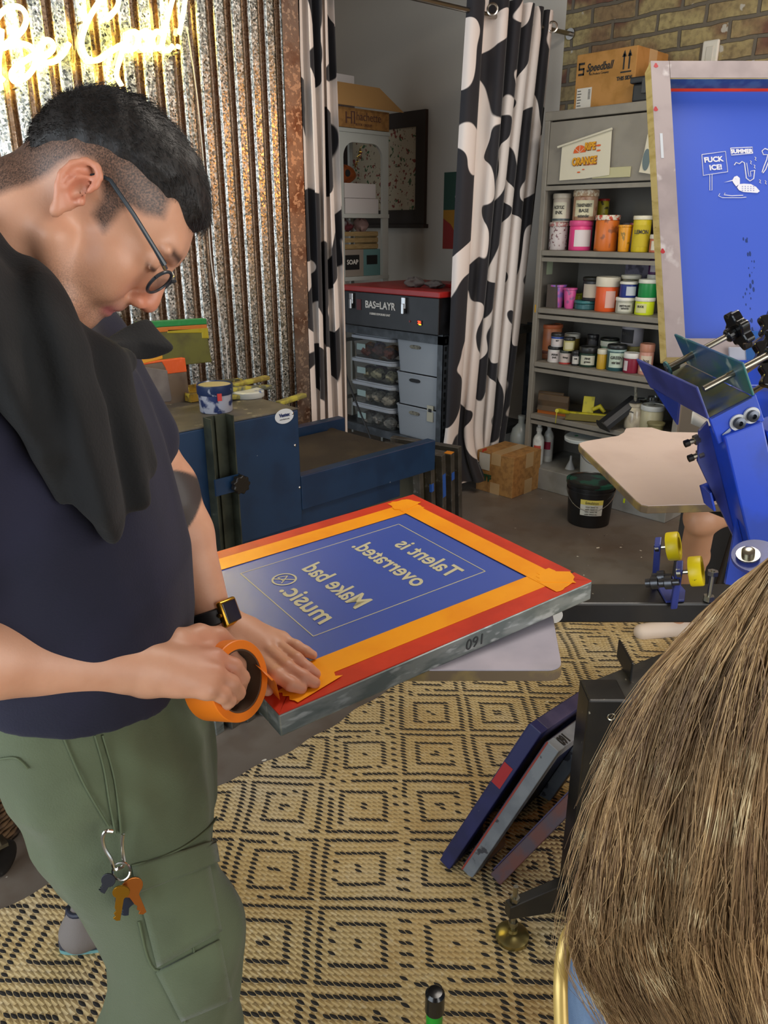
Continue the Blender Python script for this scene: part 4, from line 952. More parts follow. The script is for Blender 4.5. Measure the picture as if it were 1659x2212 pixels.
# ================================================================== conveyor dryer in front of the corrugated wall
DY0, DY1, DZ = 2.10, 2.72, .955
m_navy = mat('navy_enamel', '16314f', .38, c2='122a46', nscale=8, c3='8a949c', n3=35, thr3=(.74, .75))
m_ntop = mat('scuffed_top', '5c564c', .55, c2='3e3a34', nscale=9, thr=(.4, .7), c3='8f8770', n3=28, thr3=(.64, .7))
dr = thing('conveyor_dryer', 'navy blue conveyor dryer with a dark mesh belt beside the metal wall', 'conveyor dryer', (1.0, DY0, 0))
DX0, DX1, DXE = 0.55, 1.625, 2.345
MB().bb((DX0, DY0, .52), (DX1, DY1, DZ-.006)).build('housing', m_navy, dr, bevel=.004)
MB().bb((DX0-.002, DY0+.002, DZ-.006), (DX1+.003, DY1, DZ)).build('top_plate', m_ntop, dr, bevel=.002)
for y0, nm in ((DY0, 'side_rail'), (DY1-.045, 'side_rail')):
    MB().bb((DX1+.001, y0, .575), (DXE, y0+.045, .705)).build(nm, m_navy, dr, bevel=.003)
MB().bb((DX0, DY0+.01, .50), (DXE-.2, DY0+.05, .575)).build('lower_rail', m_navy, dr, bevel=.003)
mbelt = mat('mesh_belt', '2e271e', .5, bump=.5, bscale=420, c2='3a3226', nscale=6)
m_bel = MB()
yb0, yb1 = DY0+.050, DY1-.050
prof = [(DX1-.02, .668), (DXE-.09, .668)]+[(DXE-.09+.032*math.sin(t), .636+.032*math.cos(t)) for t in [PI*k/10 for k in range(1, 11)]]+[(DX1-.02, .604)]
m_bel.prism([(a, yb0+.02, b) for a, b in prof], (0, yb1-yb0-.04, 0)); m_bel.build('belt', mbelt, dr, smooth=True, angle=40)
MB().bb((DX1+.002, yb0-.004, .655), (DXE-.10, yb0+.016, .664)).build('belt_edge_guide', mat('brass_strip', '7a6440', .35, .9), dr)
MB().rod((DXE-.09, DY0+.046, .636), (DXE-.09, yb0+.019, .636), .034).rod((DXE-.09, yb1-.019, .636), (DXE-.09, DY1-.046, .636), .034).build('end_roller', mat('roller_dark', '4a4234', .4, .6), dr, smooth=True)
for px, py in ((632, 893), (637, 962), (647, 1053), (449, 1115), (372, 945)):
    p = onY(px, py, DY0); MB().lathe([(.005, 0), (.0045, .002), (.002, .0035)], along(p, p+Vector((0, -1, 0))), 12).build('screw', m_chrome, dr, smooth=True)
p = onY(614, 899, DY0-.001)
t = MB().prism([p+Vector((.040*math.cos(a), 0, .026*math.sin(a))) for a in [2*PI*k/32 for k in range(32)]], (0, -.001, 0)).build('oval_badge', mat('badge_white', 'c4c8cc', .5), dr)
def face_mY(p): return orient((1, 0, 0), (0, 0, 1), (0, -1, 0), p)
text_obj('Vastex', .016, 'badge_lettering', mat('badge_blue', '1c2c5a', .5), face_mY(p+Vector((0, -.0015, .004))), t, bold=.0008)
text_obj('www.dryers.com', .006, 'badge_small_lettering', m_ltxt, face_mY(p+Vector((0, -.0015, -.010))), t)
# support: legs under the dryer
for x in (.62, 1.9):
    for y in (DY0+.05, DY1-.08): MB().bb((x, y, 0), (x+.045, y+.045, .51 if x < 1 else .574)).build('leg', mat('leg_navy', '121c30', .5), dr)
# slotted height bracket with knob
br = MB(); bx = 1.255
p0 = onY(472, 875, DY0-.03)
bx = onY(470, 900, DY0-.02).x
MB().bb((bx-.042, DY0-.045, .42), (bx-.038, DY0-.001, .985)).bb((bx-.042, DY0-.004, .42), (bx+.044, DY0-.001, .985)).bb((bx+.040, DY0-.045, .42), (bx+.044, DY0-.001, .985)).bb((bx-.004, DY0-.012, .42), (bx+.004, DY0-.004, .985)).build('height_channel', mat('olive_steel', '4c5044', .4, .6, c2='3c3f36', nscale=12), dr)
MB().bb((bx-.047, DY0-.052, .735), (bx+.049, DY0-.0455, .79)).bb((bx+.0445, DY0-.052, .735), (bx+.049, DY0-.001, .79)).build('clamp_band', m_navy, dr)
kn = MB(); c = Vector((bx+.035, DY0-.060, .762))
q = along(c, c+Vector((.0, -1, 0)))
pts = [q @ Vector(((.030+.003*math.cos(9*a))*math.cos(a), (.030+.003*math.cos(9*a))*math.sin(a), 0)) for a in [2*PI*k/54 for k in range(54)]]
kn.prism(pts, (0, -.022, 0)); kn.rod(c+Vector((0, .010, 0)), c, .010); kn.build('knob', mat('black_knob', '17130f', .35), dr, bevel=.003)
# things on the dryer top ------------------------------------------------
TZ = DZ+.0012
mflat = mat('steel_blade', '8a8476', .35, .9)
def flat_squeegee(label, pts, y, colr, top, thick=.02, lean=.0, stain=None):
    """plastic squeegee / card standing against the wall: polygon given by pixels on the plane Y=y"""
    t = thing('ink_squeegee', label, 'squeegee', onY(pts[0][0], pts[0][1], y), 'ink stained squeegees stacked on the dryer')
    P3 = [onY(px, py, y) for px, py in pts]
    MB().prism(P3, (0, thick, 0)).build('board', mat('board_'+colr, colr, .45, c2=stain or '3a3420', nscale=11, thr=(.45, .75)), t, bevel=.003)
    if top:
        for nm, pp, cc in top:
            MB().prism([onY(px, py, y-.002) for px, py in pp], (0, thick+.004, 0)).build(nm, mat('streak_'+cc, cc, .4, bump=.3), t, bevel=.002)
    return t
flat_squeegee('olive squeegee with a green and orange edge, tallest behind the man\'s chest', [(300, 700), (446, 692), (450, 735), (458, 782), (300, 800)], 2.62, '5a5a24', [('green_edge', [(300, 696), (446, 688), (447, 700), (350, 706), (300, 712)], '1c7a3c'), ('orange_smear', [(300, 713), (350, 707), (447, 701), (448, 709), (300, 722)], 'b06420'), ('yellow_edge', [(362, 712), (449, 708), (452, 731), (437, 731), (436, 719), (362, 720)], '9a8c1c')], .025)
flat_squeegee('grey squeegee card with a bright orange edge in front of the olive one', [(300, 785), (400, 776), (404, 806), (410, 860), (416, 890), (300, 905)], 2.47, '6a5c4e', [('orange_edge', [(300, 785), (400, 773), (404, 803), (362, 808), (358, 795), (350, 782), (300, 790)], 'd0541c')], .02, stain='4a3c34')
flat_squeegee('smaller grey squeegee card, nearest the man\'s sleeve', [(300, 790), (362, 800), (372, 862), (370, 868), (300, 876)], 2.40, '5c5450', [('amber_edge', [(300, 760), (350, 757), (352, 775), (300, 788)], 'c98a1c')], .012, stain='77706a')
def spatula(label, a, b, hz, yy, dark, grp='ink spatulas on the dryer top', w=.014, blade=None):
    p0 = onY(a[0], a[1], yy); p1 = onY(b[0], b[1], yy+.02)
    t = thing('ink_spatula', label, 'spatula', p0, grp)
    d = (p1-p0).normalized(); q = along(p0, p1)
    L = (p1-p0).length
    MB().box((0, 0, L*.5), (.030, .017, L*1.1), q, .005).build('handle', mat('handle_'+dark, dark, .5, c2='a39a3c', nscale=22, thr=(.5, .62)), t)
    if blade:
        p2 = onY(blade[0], blade[1], yy-.02); qb = along(p2, p0+(p0-p2).normalized()*-.003)
        Lb = (p0-p2).length
        MB().box((0, 0, Lb*.5), (.024, .0015, Lb), qb).build('blade', mflat, t)
    return t
spatula('dark handled spatula, rearmost across the ink tub', (443, 830), (517, 822), 0, 2.50, '3c3c28')
spatula('yellow brown spatula pointing up to the right over the tub', (505, 832), (575, 816), 0, 2.46, '7c6c34', blade=(470, 838))
spatula('grey green spatula lying level right of the tub', (500, 841), (580, 836), 0, 2.40, '55594e', blade=(440, 840))
spatula('olive spatula stub on the round white lid', (490, 858), (549, 856), 0, 2.36, '6a6840', blade=(440, 858))
spatula('long bladed spatula hanging over the dryer front edge', (603, 871), (655, 854), 0, 2.27, '77703c', blade=(517, 898))
t = thing('ink_tub', 'dark blue ink tub smeared with white on the dryer top', 'tub', onY(472, 870, 2.28))
c = onY(468, 893, 2.26); c.z = TZ; 
m4 = Matrix.Translation((c.x, c.y, TZ)); rr = .058
MB().lathe([(rr*.92, 0), (rr*.95, .003), (rr, .085)], m4, 32, True, False).build('tub_body', mat('blue_white_tub', '9a9ca8', .4, c2='22305a', nscale=25, thr=(.48, .56)), t, smooth=True)
MB().lathe([(rr*1.01, .060), (rr*1.05, .064), (rr*1.05, .092), (rr*1.0, .094), (rr*.95, .09), (.001, .084)], m4, 32, False, False).build('rim', mat('navy_rim', '1a2a4c', .35, c2='8a8c98', nscale=30, thr=(.62, .66)), t, smooth=True)
MB().lathe([(rr*.94, .0905), (.001, .0905)], m4, 32, False, False).build('ink_surface', mat('cream_ink_wet', 'b3a678', .3), t)
MB().lathe([(rr*1.06, .045), (rr*1.06, .07)], m4, 4, False, False, ang=.25, a0=math.atan2(-c.y, -c.x)+.1).build('red_tab', mat('red_tab', 'b0241c', .4), t)
c = onY(537, 872, 2.38); m4 = Matrix.Translation((c.x, c.y, TZ))
t = thing('tub_lid', 'round white ink lid with blue smears on the dryer top', 'lid', (c.x, c.y, TZ))
MB().lathe([(.058, 0), (.060, .003), (.060, .020), (.054, .024), (.001, .022)], m4, 36, True, False).build('lid_disc', mat('white_blue_lid', 'b9bcb8', .4, c2='3a5a94', nscale=20, thr=(.58, .64)), t, smooth=True)
c = onY(412, 862, 2.50); tt = thing('ink_tray', 'amber stained ink tray behind the blue tub on the dryer top', 'tray', (c.x, c.y, TZ))
m_try = mat('amber_tray', '9a7a28', .4, c2='5a4c28', nscale=18, c3='c9b040', n3=30, thr3=(.56, .62))
MB().bb((c.x-.04, c.y-.07, TZ), (c.x+.15, c.y+.09, TZ+.006)).build('tray_floor', m_try, tt, bevel=.002)
for a_, b_ in (((-.04, -.07), (.15, -.064)), ((-.04, .084), (.15, .09)), ((-.04, -.064), (-.034, .084)), ((.144, -.064), (.15, .084))): MB().bb((c.x+a_[0], c.y+a_[1], TZ+.006), (c.x+b_[0], c.y+b_[1], TZ+.030)).build('tray_wall', m_try, tt)
# ------------------------------------------------------------------ aluminium frames standing at the dryer end
m_alu = mat('scuffed_aluminium', '8a8780', .38, .85, c2='6a655c', nscale=10, thr=(.4, .7), c3='b8b6ae', n3=30, thr3=(.62, .68))
mblue_t = mat('blue_tape', '2a5ab0', .6)
def alu_frame(label, corner, dirw, w, h, thick=.036, tape=None, m=None, grp='bare aluminium screens standing by the dryer', lean=0.0, cat='screen frame', mesh=None, z0=0.0):
    """upright frame: corner on floor, width direction dirw (horizontal), leaning by angle"""
    t = thing('aluminium_screen', label, cat, corner, grp)
    dw = Vector(dirw).normalized(); nz = dw.cross(Vector((0, 0, 1))).normalized()
    upv = (Vector((0, 0, 1))*math.cos(lean)+nz*math.sin(lean)); nn = dw.cross(upv)
    q = orient(dw, nn, upv, corner); m = m or m_alu; f = .038
    MB().bb((0, 0, 0), (f, thick, h), q, .002).build('side_bar', m, t)
    MB().bb((w-f, 0, 0), (w, thick, h), q, .002).build('side_bar', m, t)
    MB().bb((f, 0, 0), (w-f, thick, f), q, .002).build('cross_bar', m, t)
    MB().bb((f, 0, h-f), (w-f, thick, h), q, .002).build('cross_bar', m, t)
    MB().bb((f, thick*.9, f), (w-f, thick*.94, h-f), q).build('mesh', mesh or mat('grey_mesh', '6a6a5c', .6), t)
    if tape:
        for (a, b, mm) in tape: MB().bb((a[0], a[1], a[2]), (b[0], b[1], b[2]), q).build('tape', mm, t)
    return t
mot = mat('orange_tape_scrap', 'c47a1c', .5)
spots = [(2.52, 2.02), (2.60, 2.06), (2.68, 2.10), (2.76, 2.15), (2.83, 2.20)]
labs = ['bare aluminium screen frame, front one of the row at the dryer end', 'aluminium screen frame with a small blue tape dab, second from the front', 'aluminium screen frame with a long blue tape strip, middle of the row', 'aluminium screen frame with orange tape, second from the back', 'worn aluminium screen frame, rearmost and nearest the curtain']
tapes = [None, [((-.001, -.001, .36), (.012, .02, .40), mblue_t)], [((-.002, .0, .30), (-.0005, .030, .42), mblue_t)], [((-.002, .0, .36), (-.0005, .03, .40), mblue_t), ((.0, 0, .501), (.04, .036, .5025), mot)], None]
for i, ((x, y), lb, tp) in enumerate(zip(spots, labs, tapes)):
    alu_frame(lb, (x+.02*i, y+.30-.02*i, 0), (-.25, 1, 0), .40, .50+.01*(i % 3), tape=tp, lean=-.10)
# ================================================================== the coated screen the man is taping
SB, SA_, SC_ = Vector((1.088, .607, .980)), Vector((1.174, 1.113, .991)), Vector((.496, .707, .949))
ea = (SC_-SB).normalized(); eb = (SA_-SB); eb = (eb-ea*eb.dot(ea)).normalized(); en = eb.cross(ea); LA, LB = .602, .513
if en.z < 0: en = -en
def sp(a, b, h=0.0): return SB+ea*a+eb*b+en*h
def scr(px, py):
    r = ray(px, py); t = (SB-CAM).dot(en)/r.dot(en); p = CAM+r*t-SB; return p.dot(ea), p.dot(eb)
def pr4(mb, pts, h0, h1):
    mb.prism([sp(a, b, h0) for a, b in pts], en*(h1-h0)); return mb
m_af = mat('galvanised_frame', '8f9490', .42, .55, c2='6f7774', nscale=14, stretch=(1, 1, 3), c3='b4b8b6', n3=22, thr3=(.58, .68))
m_rtape = mat('red_tape', 'd2381c', .38, coat=.2, bump=.15, bscale=40, c2='c23018', nscale=12)
m_otape = mat('orange_tape', 'ffa612', .36, coat=.1, bump=.12, bscale=30, c2='f89a0c', nscale=8)
m_oroll = mat('orange_tape_roll', 'ee7d14', .45)
def m_emul(nm, c1='2a47a8', rough=.22):
    m = mat(nm, c1, rough, coat=.9); t = NT(m); t.b.inputs['Coat Roughness'].default_value = .34
    t.rough(t.math('ADD', t.math('MULTIPLY', t.noise(6), .15), rough-.05)); return m
scn = thing('print_screen', 'blue coated print screen with red and orange tape lying flat on the press', 'screen frame', sp(LA/2, LB/2, -.03))
fw_, th_ = .038, .036
for a0, b0, a1, b1, nm in ((0, 0, LA, fw_, 'side_bar'), (0, LB-fw_, LA, LB, 'side_bar'), (0, fw_, fw_, LB-fw_, 'cross_bar'), (LA-fw_, fw_, LA, LB-fw_, 'cross_bar')):
    mb = MB(); pr4(mb, [(a0, b0), (a1, b0), (a1, b1), (a0, b1)], -th_, -.0008); mb.build(nm, m_af, scn, bevel=.0025)
mb = MB(); pr4(mb, [(.02, .02), (LA-.02, .02), (LA-.02, LB-.02), (.02, LB-.02)], -.0022, -.0002); mb.build('coated_mesh', m_emul('blue_emulsion', '3453b4', .36), scn)
ro = .034
for pts in ([(0.001, .001), (LA-.001, .001), (LA-ro, ro+.004), (ro, ro+.004)], [(0.001, LB-.001), (LA-.001, LB-.001), (LA-ro, LB-ro), (ro, LB-ro)], [(.001, .001), (ro, ro), (ro, LB-ro), (.001, LB-.001)], [(LA-.001, .001), (LA-ro, ro), (LA-ro, LB-ro), (LA-.001, LB-.001)]):
    mb = MB(); pr4(mb, pts, -.0012, .0006); mb.build('red_tape', m_rtape, scn)
ow = .044
rnd = random.Random(2)
def strip(p0, p1, w, h, nm='orange_tape', m=m_otape, ragged=True):
    """tape strip between (a,b) points with torn ends"""
    p0 = Vector(p0); p1 = Vector(p1); d = (p1-p0).normalized(); n_ = Vector((-d.y, d.x)); pts = []
    for k in range(7): pts.append(p0+n_*w*(k/6-.5)-d*(rnd.uniform(0, .008) if ragged else 0))
    for k in range(7): pts.append(p1+n_*w*(.5-k/6)+d*(rnd.uniform(0, .010) if ragged else 0))
    mb = MB(); pr4(mb, [(q.x, q.y) for q in pts], h, h+.0006); return mb.build(nm, m, scn)
strip((.03, ro+ow/2), (LA-.040, ro+ow/2+.004), ow, .0008)
strip((ro+ow/2, .015), (ro+ow/2, LB-.018), ow, .0015)
strip((.030, LB-ro-ow/2), (LA-.002, LB-ro-ow/2), ow, .0008)
strip((LA-ro-.018, .03), (LA-ro-.018, LB-.02), .03, .0014)
strip((.022, .030), (.060, .062), .040, .0021)
strip((.030, LB-.036), (.075, LB-.05), .036, .0021)
strip((LA-.030, .026), (LA-.10, .040), .040, .0021)
mb = MB(); pr4(mb, [(.002, .040), (.028, .044), (.029, .048), (.002, .045)], .0007, .0012); mb.build('ink_line', m_ink, scn)
m_stn = mat('open_mesh_cream', 'c9c3a2', .55)
R4 = [scr(*p) for p in ((862, 1130), (1045, 1234), (676, 1378), (522, 1240))]
a0 = (R4[0][0]+R4[1][0])/2; a1 = (R4[2][0]+R4[3][0])/2; b1 = (R4[0][1]+R4[3][1])/2; b0 = (R4[1][1]+R4[2][1])/2
lw = .0016
for q in ([(a0, b0), (a1, b0), (a1, b0+lw), (a0, b0+lw)], [(a0, b1), (a1, b1), (a1, b1-lw), (a0, b1-lw)], [(a0, b0), (a0+lw, b0), (a0+lw, b1), (a0, b1)], [(a1, b0), (a1-lw, b0), (a1-lw, b1), (a1, b1)]):
    mb = MB(); pr4(mb, q, .0000, .0004); mb.build('printed_border', m_stn, scn)
def scr_text(txt, pa, pb, size, m_=m_stn):
    """mirrored lettering running from pixel pa to pixel pb"""
    A0, B0 = scr(*pa); A1, B1 = scr(*pb)
    c = sp((A0+A1)/2, (B0+B1)/2, .0004)
    o = text_obj(txt, size, 'stencil_lettering', m_, Matrix(((eb.x, -ea.x, en.x, c.x), (eb.y, -ea.y, en.y, c.y), (eb.z, -ea.z, en.z, c.z), (0, 0, 0, 1))), scn, bold=size*.018, shear=.22, sx=1.0, depth_=.0002)
    # fit the length
    me = o.data; org_ = c-Vector(o.parent.location); xs_ = [(Vector(v.co)-org_).dot(eb) for v in me.vertices]; L = max(xs_)-min(xs_); k = abs(B1-B0)/L; mid = (max(xs_)+min(xs_))/2
    for v in me.vertices:
        q = Vector(v.co)-org_; x = q.dot(eb); v.co = org_+q+eb*((x-mid)*k-x+0)
    me.flip_normals(); return o
scr_text('Talent is', (985, 1240), (862, 1172), .056)
scr_text('overrated.', (912, 1262), (775, 1176), .056)
scr_text('Make bad', (790, 1308), (662, 1222), .056)
scr_text('music.', (718, 1340), (615, 1272), .056)
ca, cb_ = scr(614, 1252)
mb = MB(); ring = []
N_ = 36; rr = .0225
outer = [(ca+rr*math.cos(2*PI*k/N_), cb_+rr*math.sin(2*PI*k/N_)) for k in range(N_)]; inner = [(ca+(rr-.0035)*math.cos(2*PI*k/N_), cb_+(rr-.0035)*math.sin(2*PI*k/N_)) for k in range(N_)]
VO = [mb.bm.verts.new(sp(*p, .0006)) for p in outer]; VI = [mb.bm.verts.new(sp(*p, .0006)) for p in inner]
for k in range(N_): mb.bm.faces.new((VO[k], VO[(k+1) % N_], VI[(k+1) % N_], VI[k]))
mb.build('round_emblem', m_stn, scn)
def bar2(p, q, w, h=.0006, nm='emblem_line', m_=m_stn, par=scn):
    p = Vector(p); q = Vector(q); d = (q-p).normalized(); n_ = Vector((-d.y, d.x))*w/2
    mb = MB(); pr4(mb, [tuple(p+n_), tuple(q+n_), tuple(q-n_), tuple(p-n_)], h-.0002, h); return mb.build(nm, m_, par)
bar2((ca-.016, cb_-.014), (ca+.016, cb_+.014), .0028)
bar2((ca-.011, cb_+.008), (ca+.006, cb_+.013), .0020); bar2((ca-.011, cb_+.008), (ca+.004, cb_-.004), .002); bar2((ca+.004, cb_-.004), (ca+.006, cb_+.013), .002); bar2((ca-.001, cb_-.001), (ca+.011, cb_-.010), .002)
# handwritten 160 on the long side bar, upside down
c = sp(.262, -.0006, -.018)
text_obj('160', .026, 'handwriting', mat('marker', '2a2c2c', .6), Matrix(((-ea.x*-1, -en.x, -eb.x, c.x), (-ea.y*-1, -en.y, -eb.y, c.y), (-ea.z*-1, -en.z, -eb.z, c.z), (0, 0, 0, 1))), scn, shear=.1, sx=1.0, depth_=.0002)

# ================================================================== press
m_pblk = mat('press_black', '1c1b1a', .38, c2='26231f', nscale=12, c3='8d8878', n3=55, thr3=(.72, .74), rvar=.2)
m_ptop = mat('press_black_worn', '2c2a27', .5, c2='3b3832', nscale=18, c3='9a958a', n3=60, thr3=(.70, .73))
m_pblue = mat('press_blue', '1741b8', .28, coat=.2, c2='1a3a9a', nscale=9, c3='6b7bb0', n3=40, thr3=(.73, .76))
m_pblue2 = mat('stained_blue', '3a4590', .4, c2='2c3672', nscale=15, thr=(.4, .65), c3='b0b4b0', n3=26, thr3=(.71, .74))
m_steel = mat('zinc_steel', 'a9a596', .3, 1.0)
m_knob = mat('black_bakelite', '121213', .22)
press = thing('screen_printing_press', 'black and blue manual screen printing press with steel arms and levelling foot', 'printing press', (1.27, .67, 0))
def rgbox(name, r0, r1, g0, g1, z0, z1, m, par, bevel=.004):
    q = orient(RT, FH, (0, 0, 1), (0, 0, 0)); return MB().bb((r0, g0, z0), (r1, g1, z1), q).build(name, m, par, bevel=bevel)
rgbox('arm', .16, 1.25, 1.268, 1.353, .858, .899, m_pblk, press)
p = onZ(1196, 1328, .87); q = RG(0, 0, 0)
pc = RG(.314, 1.266, .876); MB().rod(pc, pc-FH*.002, .016, seg=20).build('round_sticker', mat('sticker_white', 'c9c6c0', .5), press)
def box2(name, p0, p1, w, h, m, par, up=(0, 0, 1), bevel=.004):
    """beam from p0 to p1, width w, height h (top at the given points)"""
    p0 = Vector(p0); p1 = Vector(p1); d = (p1-p0).normalized(); x = d.cross(Vector(up)).normalized(); z = x.cross(d)
    q = orient(d, x, z, p0) if d.cross(x).dot(z) > 0 else orient(d, -x, z, p0)
    return MB().bb((0, -w/2, -h), ((p1-p0).length, w/2, 0), q).build(name, m, par, bevel=bevel)
# hub, off to the right of the frame
HUB = RG(1.16, 1.31, 0)
MB().rod((HUB.x, HUB.y, .0), (HUB.x, HUB.y, .86), .05, seg=32).rod((HUB.x, HUB.y, .60), (HUB.x, HUB.y, .857), .12, seg=40).build('hub_column', m_pblk, press, smooth=True)
# arm toward the right-hand pallet
box2('arm', RG(1.08, 1.40, .898), onZ(1490, 1050, .898), .05, .04, m_pblk, press)
# leg, base beam, foot
lx = onZ(1290, 1490, .65)
LEG = Vector((1.285, .670, 0))
qd = orient(RT, FH, (0, 0, 1), LEG)
MB().bb((-.035, -.035, .045), (.045, .045, .640), qd).build('leg', m_pblk, press, bevel=.004)
box2('base_beam', LEG+RT*.01+Vector((0, 0, .639)), onZ(1640, 1275, .639)+RT*.25, .09, .07, m_ptop, press)
bp = onZ(1350, 1445, .642)
MB().bb((-.005, -.05, 0), (0, .05, .045), orient(RT, FH, (0, 0, 1), bp)).build('bracket_plate', m_pblk, press, bevel=.002)
for z in (.60, .50): 
    c = LEG-FH*.0355+RT*.015+Vector((0, 0, z)); MB().lathe([(.006, 0), (.008, .001), (.009, 0)], along(c, c-FH*.01), 14, False, False).build('bolt_hole', m_steel, press)
PAD = Vector((1.126, .737, .008))
MB().lathe([(.036, .012), (.038, .014), (.038, .024), (.030, .030), (.012, .034), (.010, .040), (.0, .040)], Matrix.Translation(PAD), 30, True, False).build('levelling_pad', mat('brass_zinc', '9a8c58', .3, .9), press, smooth=True)
MB().rod(PAD+Vector((0, 0, .036)), PAD+Vector((0, 0, .165)), .0055).build('threaded_rod', m_steel, press, smooth=True)
for z_ in (.052, .124): MB().lathe([(.011, 0), (.011, .011)], Matrix.Translation(PAD+Vector((0, 0, z_))), 6).build('nut', m_steel, press)
fd_ = (LEG-PAD).normalized(); fn_ = Vector((-fd_.y, fd_.x, 0))
MB().prism([PAD-fd_*.018+fn_*(-.012)+Vector((0, 0, .085)), PAD-fd_*.018+fn_*(-.012)+Vector((0, 0, .120)), LEG-fd_*.03+fn_*(-.012)+Vector((0, 0, .145)), LEG-fd_*.03+fn_*(-.012)+Vector((0, 0, .055))], fn_*.024).build('foot_arm', m_pblk, press, bevel=.002)
# print head holding nothing: blue channel with knobs
OD = 1.18; O_ = onD(1534, 904, OD)
cv = lambda r, u, f: RT*r + UP*u + FW*f
Lv = cv(-.0215, .0875, .200); Wv = cv(.0605, .0326, -.010); Hv = cv(-.0238, .0395, -.020)
def cp(l, w, h): return O_+Lv*l+Wv*w+Hv*h
head = thing('screen_clamp', 'raised blue print head with an empty clamp channel and black knobs', 'print head', cp(0, .5, -4))
t_ = .045
def slab(name, pts, vec, m, par, bevel=.0015): return MB().prism(pts, vec).build(name, m, par, bevel=bevel)
Wn, Hn, Ln = Wv.normalized(), Hv.normalized(), Lv.normalized()
slab('clamp_floor', [cp(0, 0, 0), cp(0, 1, 0), cp(1, 1, 0), cp(1, 0, 0)], -Hn*.004, mat('grimy_channel', '55604e', .4, c2='6b6a50', nscale=20, c3='2f4a7a', n3=13, thr3=(.5, .6)), head)
slab('clamp_flange', [cp(0, 0, 0), cp(1, 0, -.15), cp(1.08, 0, .95), cp(0, 0, 1.15)], -Wn*.004, m_pblue2, head)
m_gflange = mat('green_glazed_steel', '2c6460', .3, c2='31507a', nscale=12, c3='9aa8a0', n3=20, thr3=(.6, .68))
slab('clamp_flange', [cp(0, 1, 0), cp(1, 1, 0), cp(1.05, 1, 1.15), cp(0, 1, 1.15)], Wn*.004, m_gflange, head)
slab('bolt_plate', [cp(0, -.02, 0), cp(0, 1.08, 0), cp(0, 1.08, -.95), cp(0, -.02, -.95)], Ln*.006, m_pblue, head)
for w in (.52, .84):
    c = cp(0, w, -.55); MB().lathe([(.013, 0), (.013, .003), (.0001, .003)], along(c, c-Ln), 24).build('washer', mat('nylon_washer', 'c4c6c8', .4), head, smooth=True)
    MB().lathe([(.009, .003), (.009, .009), (.004, .010), (.004, .005), (.0001, .005)], along(c, c-Ln), 20).build('bolt_head', mat('dark_zinc', '4c5058', .3, .9), head, smooth=True)
MB().prism([cp(0, a, b)-Ln*.0008 for a, b in ((.12, -.78), (.32, -.70), (.32, -.60), (.12, -.68))], -Ln*.001).build('adjust_slot', mat('slot_light', '8a94a8', .5), head)
slab('side_fin', [cp(.95, 0, -.02), cp(.45, 0, -.02), cp(.7, 0, -1.3)], -Wn*.004, m_pblue, head)
def knob(par, base, dirv, shaft, r=.032, h=.03):
    d = Vector(dirv).normalized(); tip = base+d*shaft
    MB().rod(base-d*.05, tip, .0055, seg=12).build('threaded_bolt', m_steel, par, smooth=True)
    k = MB(); q = along(tip, tip+d)
    k.lathe([(.010, 0), (.012, .004), (.012, .018)], q, 18)
    pts = [q @ Vector((r*(1+.13*math.cos(7*a))*math.cos(a), r*(1+.13*math.cos(7*a))*math.sin(a), .016)) for a in [2*PI*i/84 for i in range(84)]]
    k.prism(pts, d*h*.55)
    return k.build('star_knob', m_knob, par, bevel=.003)
knob(head, cp(.80, 1.0, .60), Wn*1+Hn*.0, .060)
knob(head, cp(.18, 1.0, .60), Wn*1+Hn*.0, .055)
c = cp(.80, .35, .60); MB().lathe([(.013, 0), (.013, .003), (.001, .004)], along(c, c-Wn), 18).build('pressure_pad', mat('teal_pad', '5c8a86', .4, .5), head, smooth=True)
armT = cp(.10, .55, -.80); armB = RG(.74, 1.20, .78)
ad = (armB-armT).normalized(); ax_ = (Wn-ad*Wn.dot(ad)).normalized(); ay_ = ad.cross(ax_)
qa = orient(ax_, ay_, ad, armT); aL = (armB-armT).length
MB().bb((-.030, -.030, 0), (.032, .030, aL), qa).build('tilt_arm', m_pblue, head, bevel=.003)
MB().prism([qa @ Vector(p) for p in ((-.030, -.028, -.01), (-.046, -.028, .0), (-.060, -.028, .05), (-.031, -.028, .22))], qa.to_3x3() @ Vector((0, .006, 0))).build('gusset', m_pblue2, head)
MB().bb((-.062, -.040, .10), (-.030, -.032, .135), qa).bb((-.062, -.040, .10), (-.058, .0, .135), qa).build('stop_lug', m_pblue, head, bevel=.001)
MB().prism([qa @ Vector(p) for p in ((-.031, .0, .16), (-.075, .0, .27), (-.031, .0, .30))], qa.to_3x3() @ Vector((0, .006, 0))).build('lower_fin', m_pblue, head)
for z in (.015, .042):
    c = qa @ Vector((-.046, -.028, z)); MB().rod(c+ax_*.02, c-ax_*.018, .0045, seg=10).build('bolt', m_steel, head)
    MB().rod(c-ax_*.002, c-ax_*.010, .0085, seg=6).build('nut', m_steel, head)
    MB().rod(c-ax_*.018, c-ax_*.026, .006, seg=10).build('rubber_tip', m_knob, head)
MB().bb((.034, -.028, .02), (.075, .03, .14), qa).build('side_block', m_pblue, head, bevel=.003)
MB().rod((HUB.x, HUB.y, .861), (HUB.x, HUB.y, 1.02), .095, seg=36).build('hub_head', m_pblue, press, smooth=True)
box2('head_link', armB-ad*.06, Vector((HUB.x, HUB.y, .97)), .06, .06, m_pblue, head)
pc = onD(1634, 1200, 1.10)
MB().rod(pc, pc+(FW*.5+RT*.2-UP*.6).normalized()*.006, .033, seg=36).build('pivot_plate', m_pblue2, head, smooth=True)
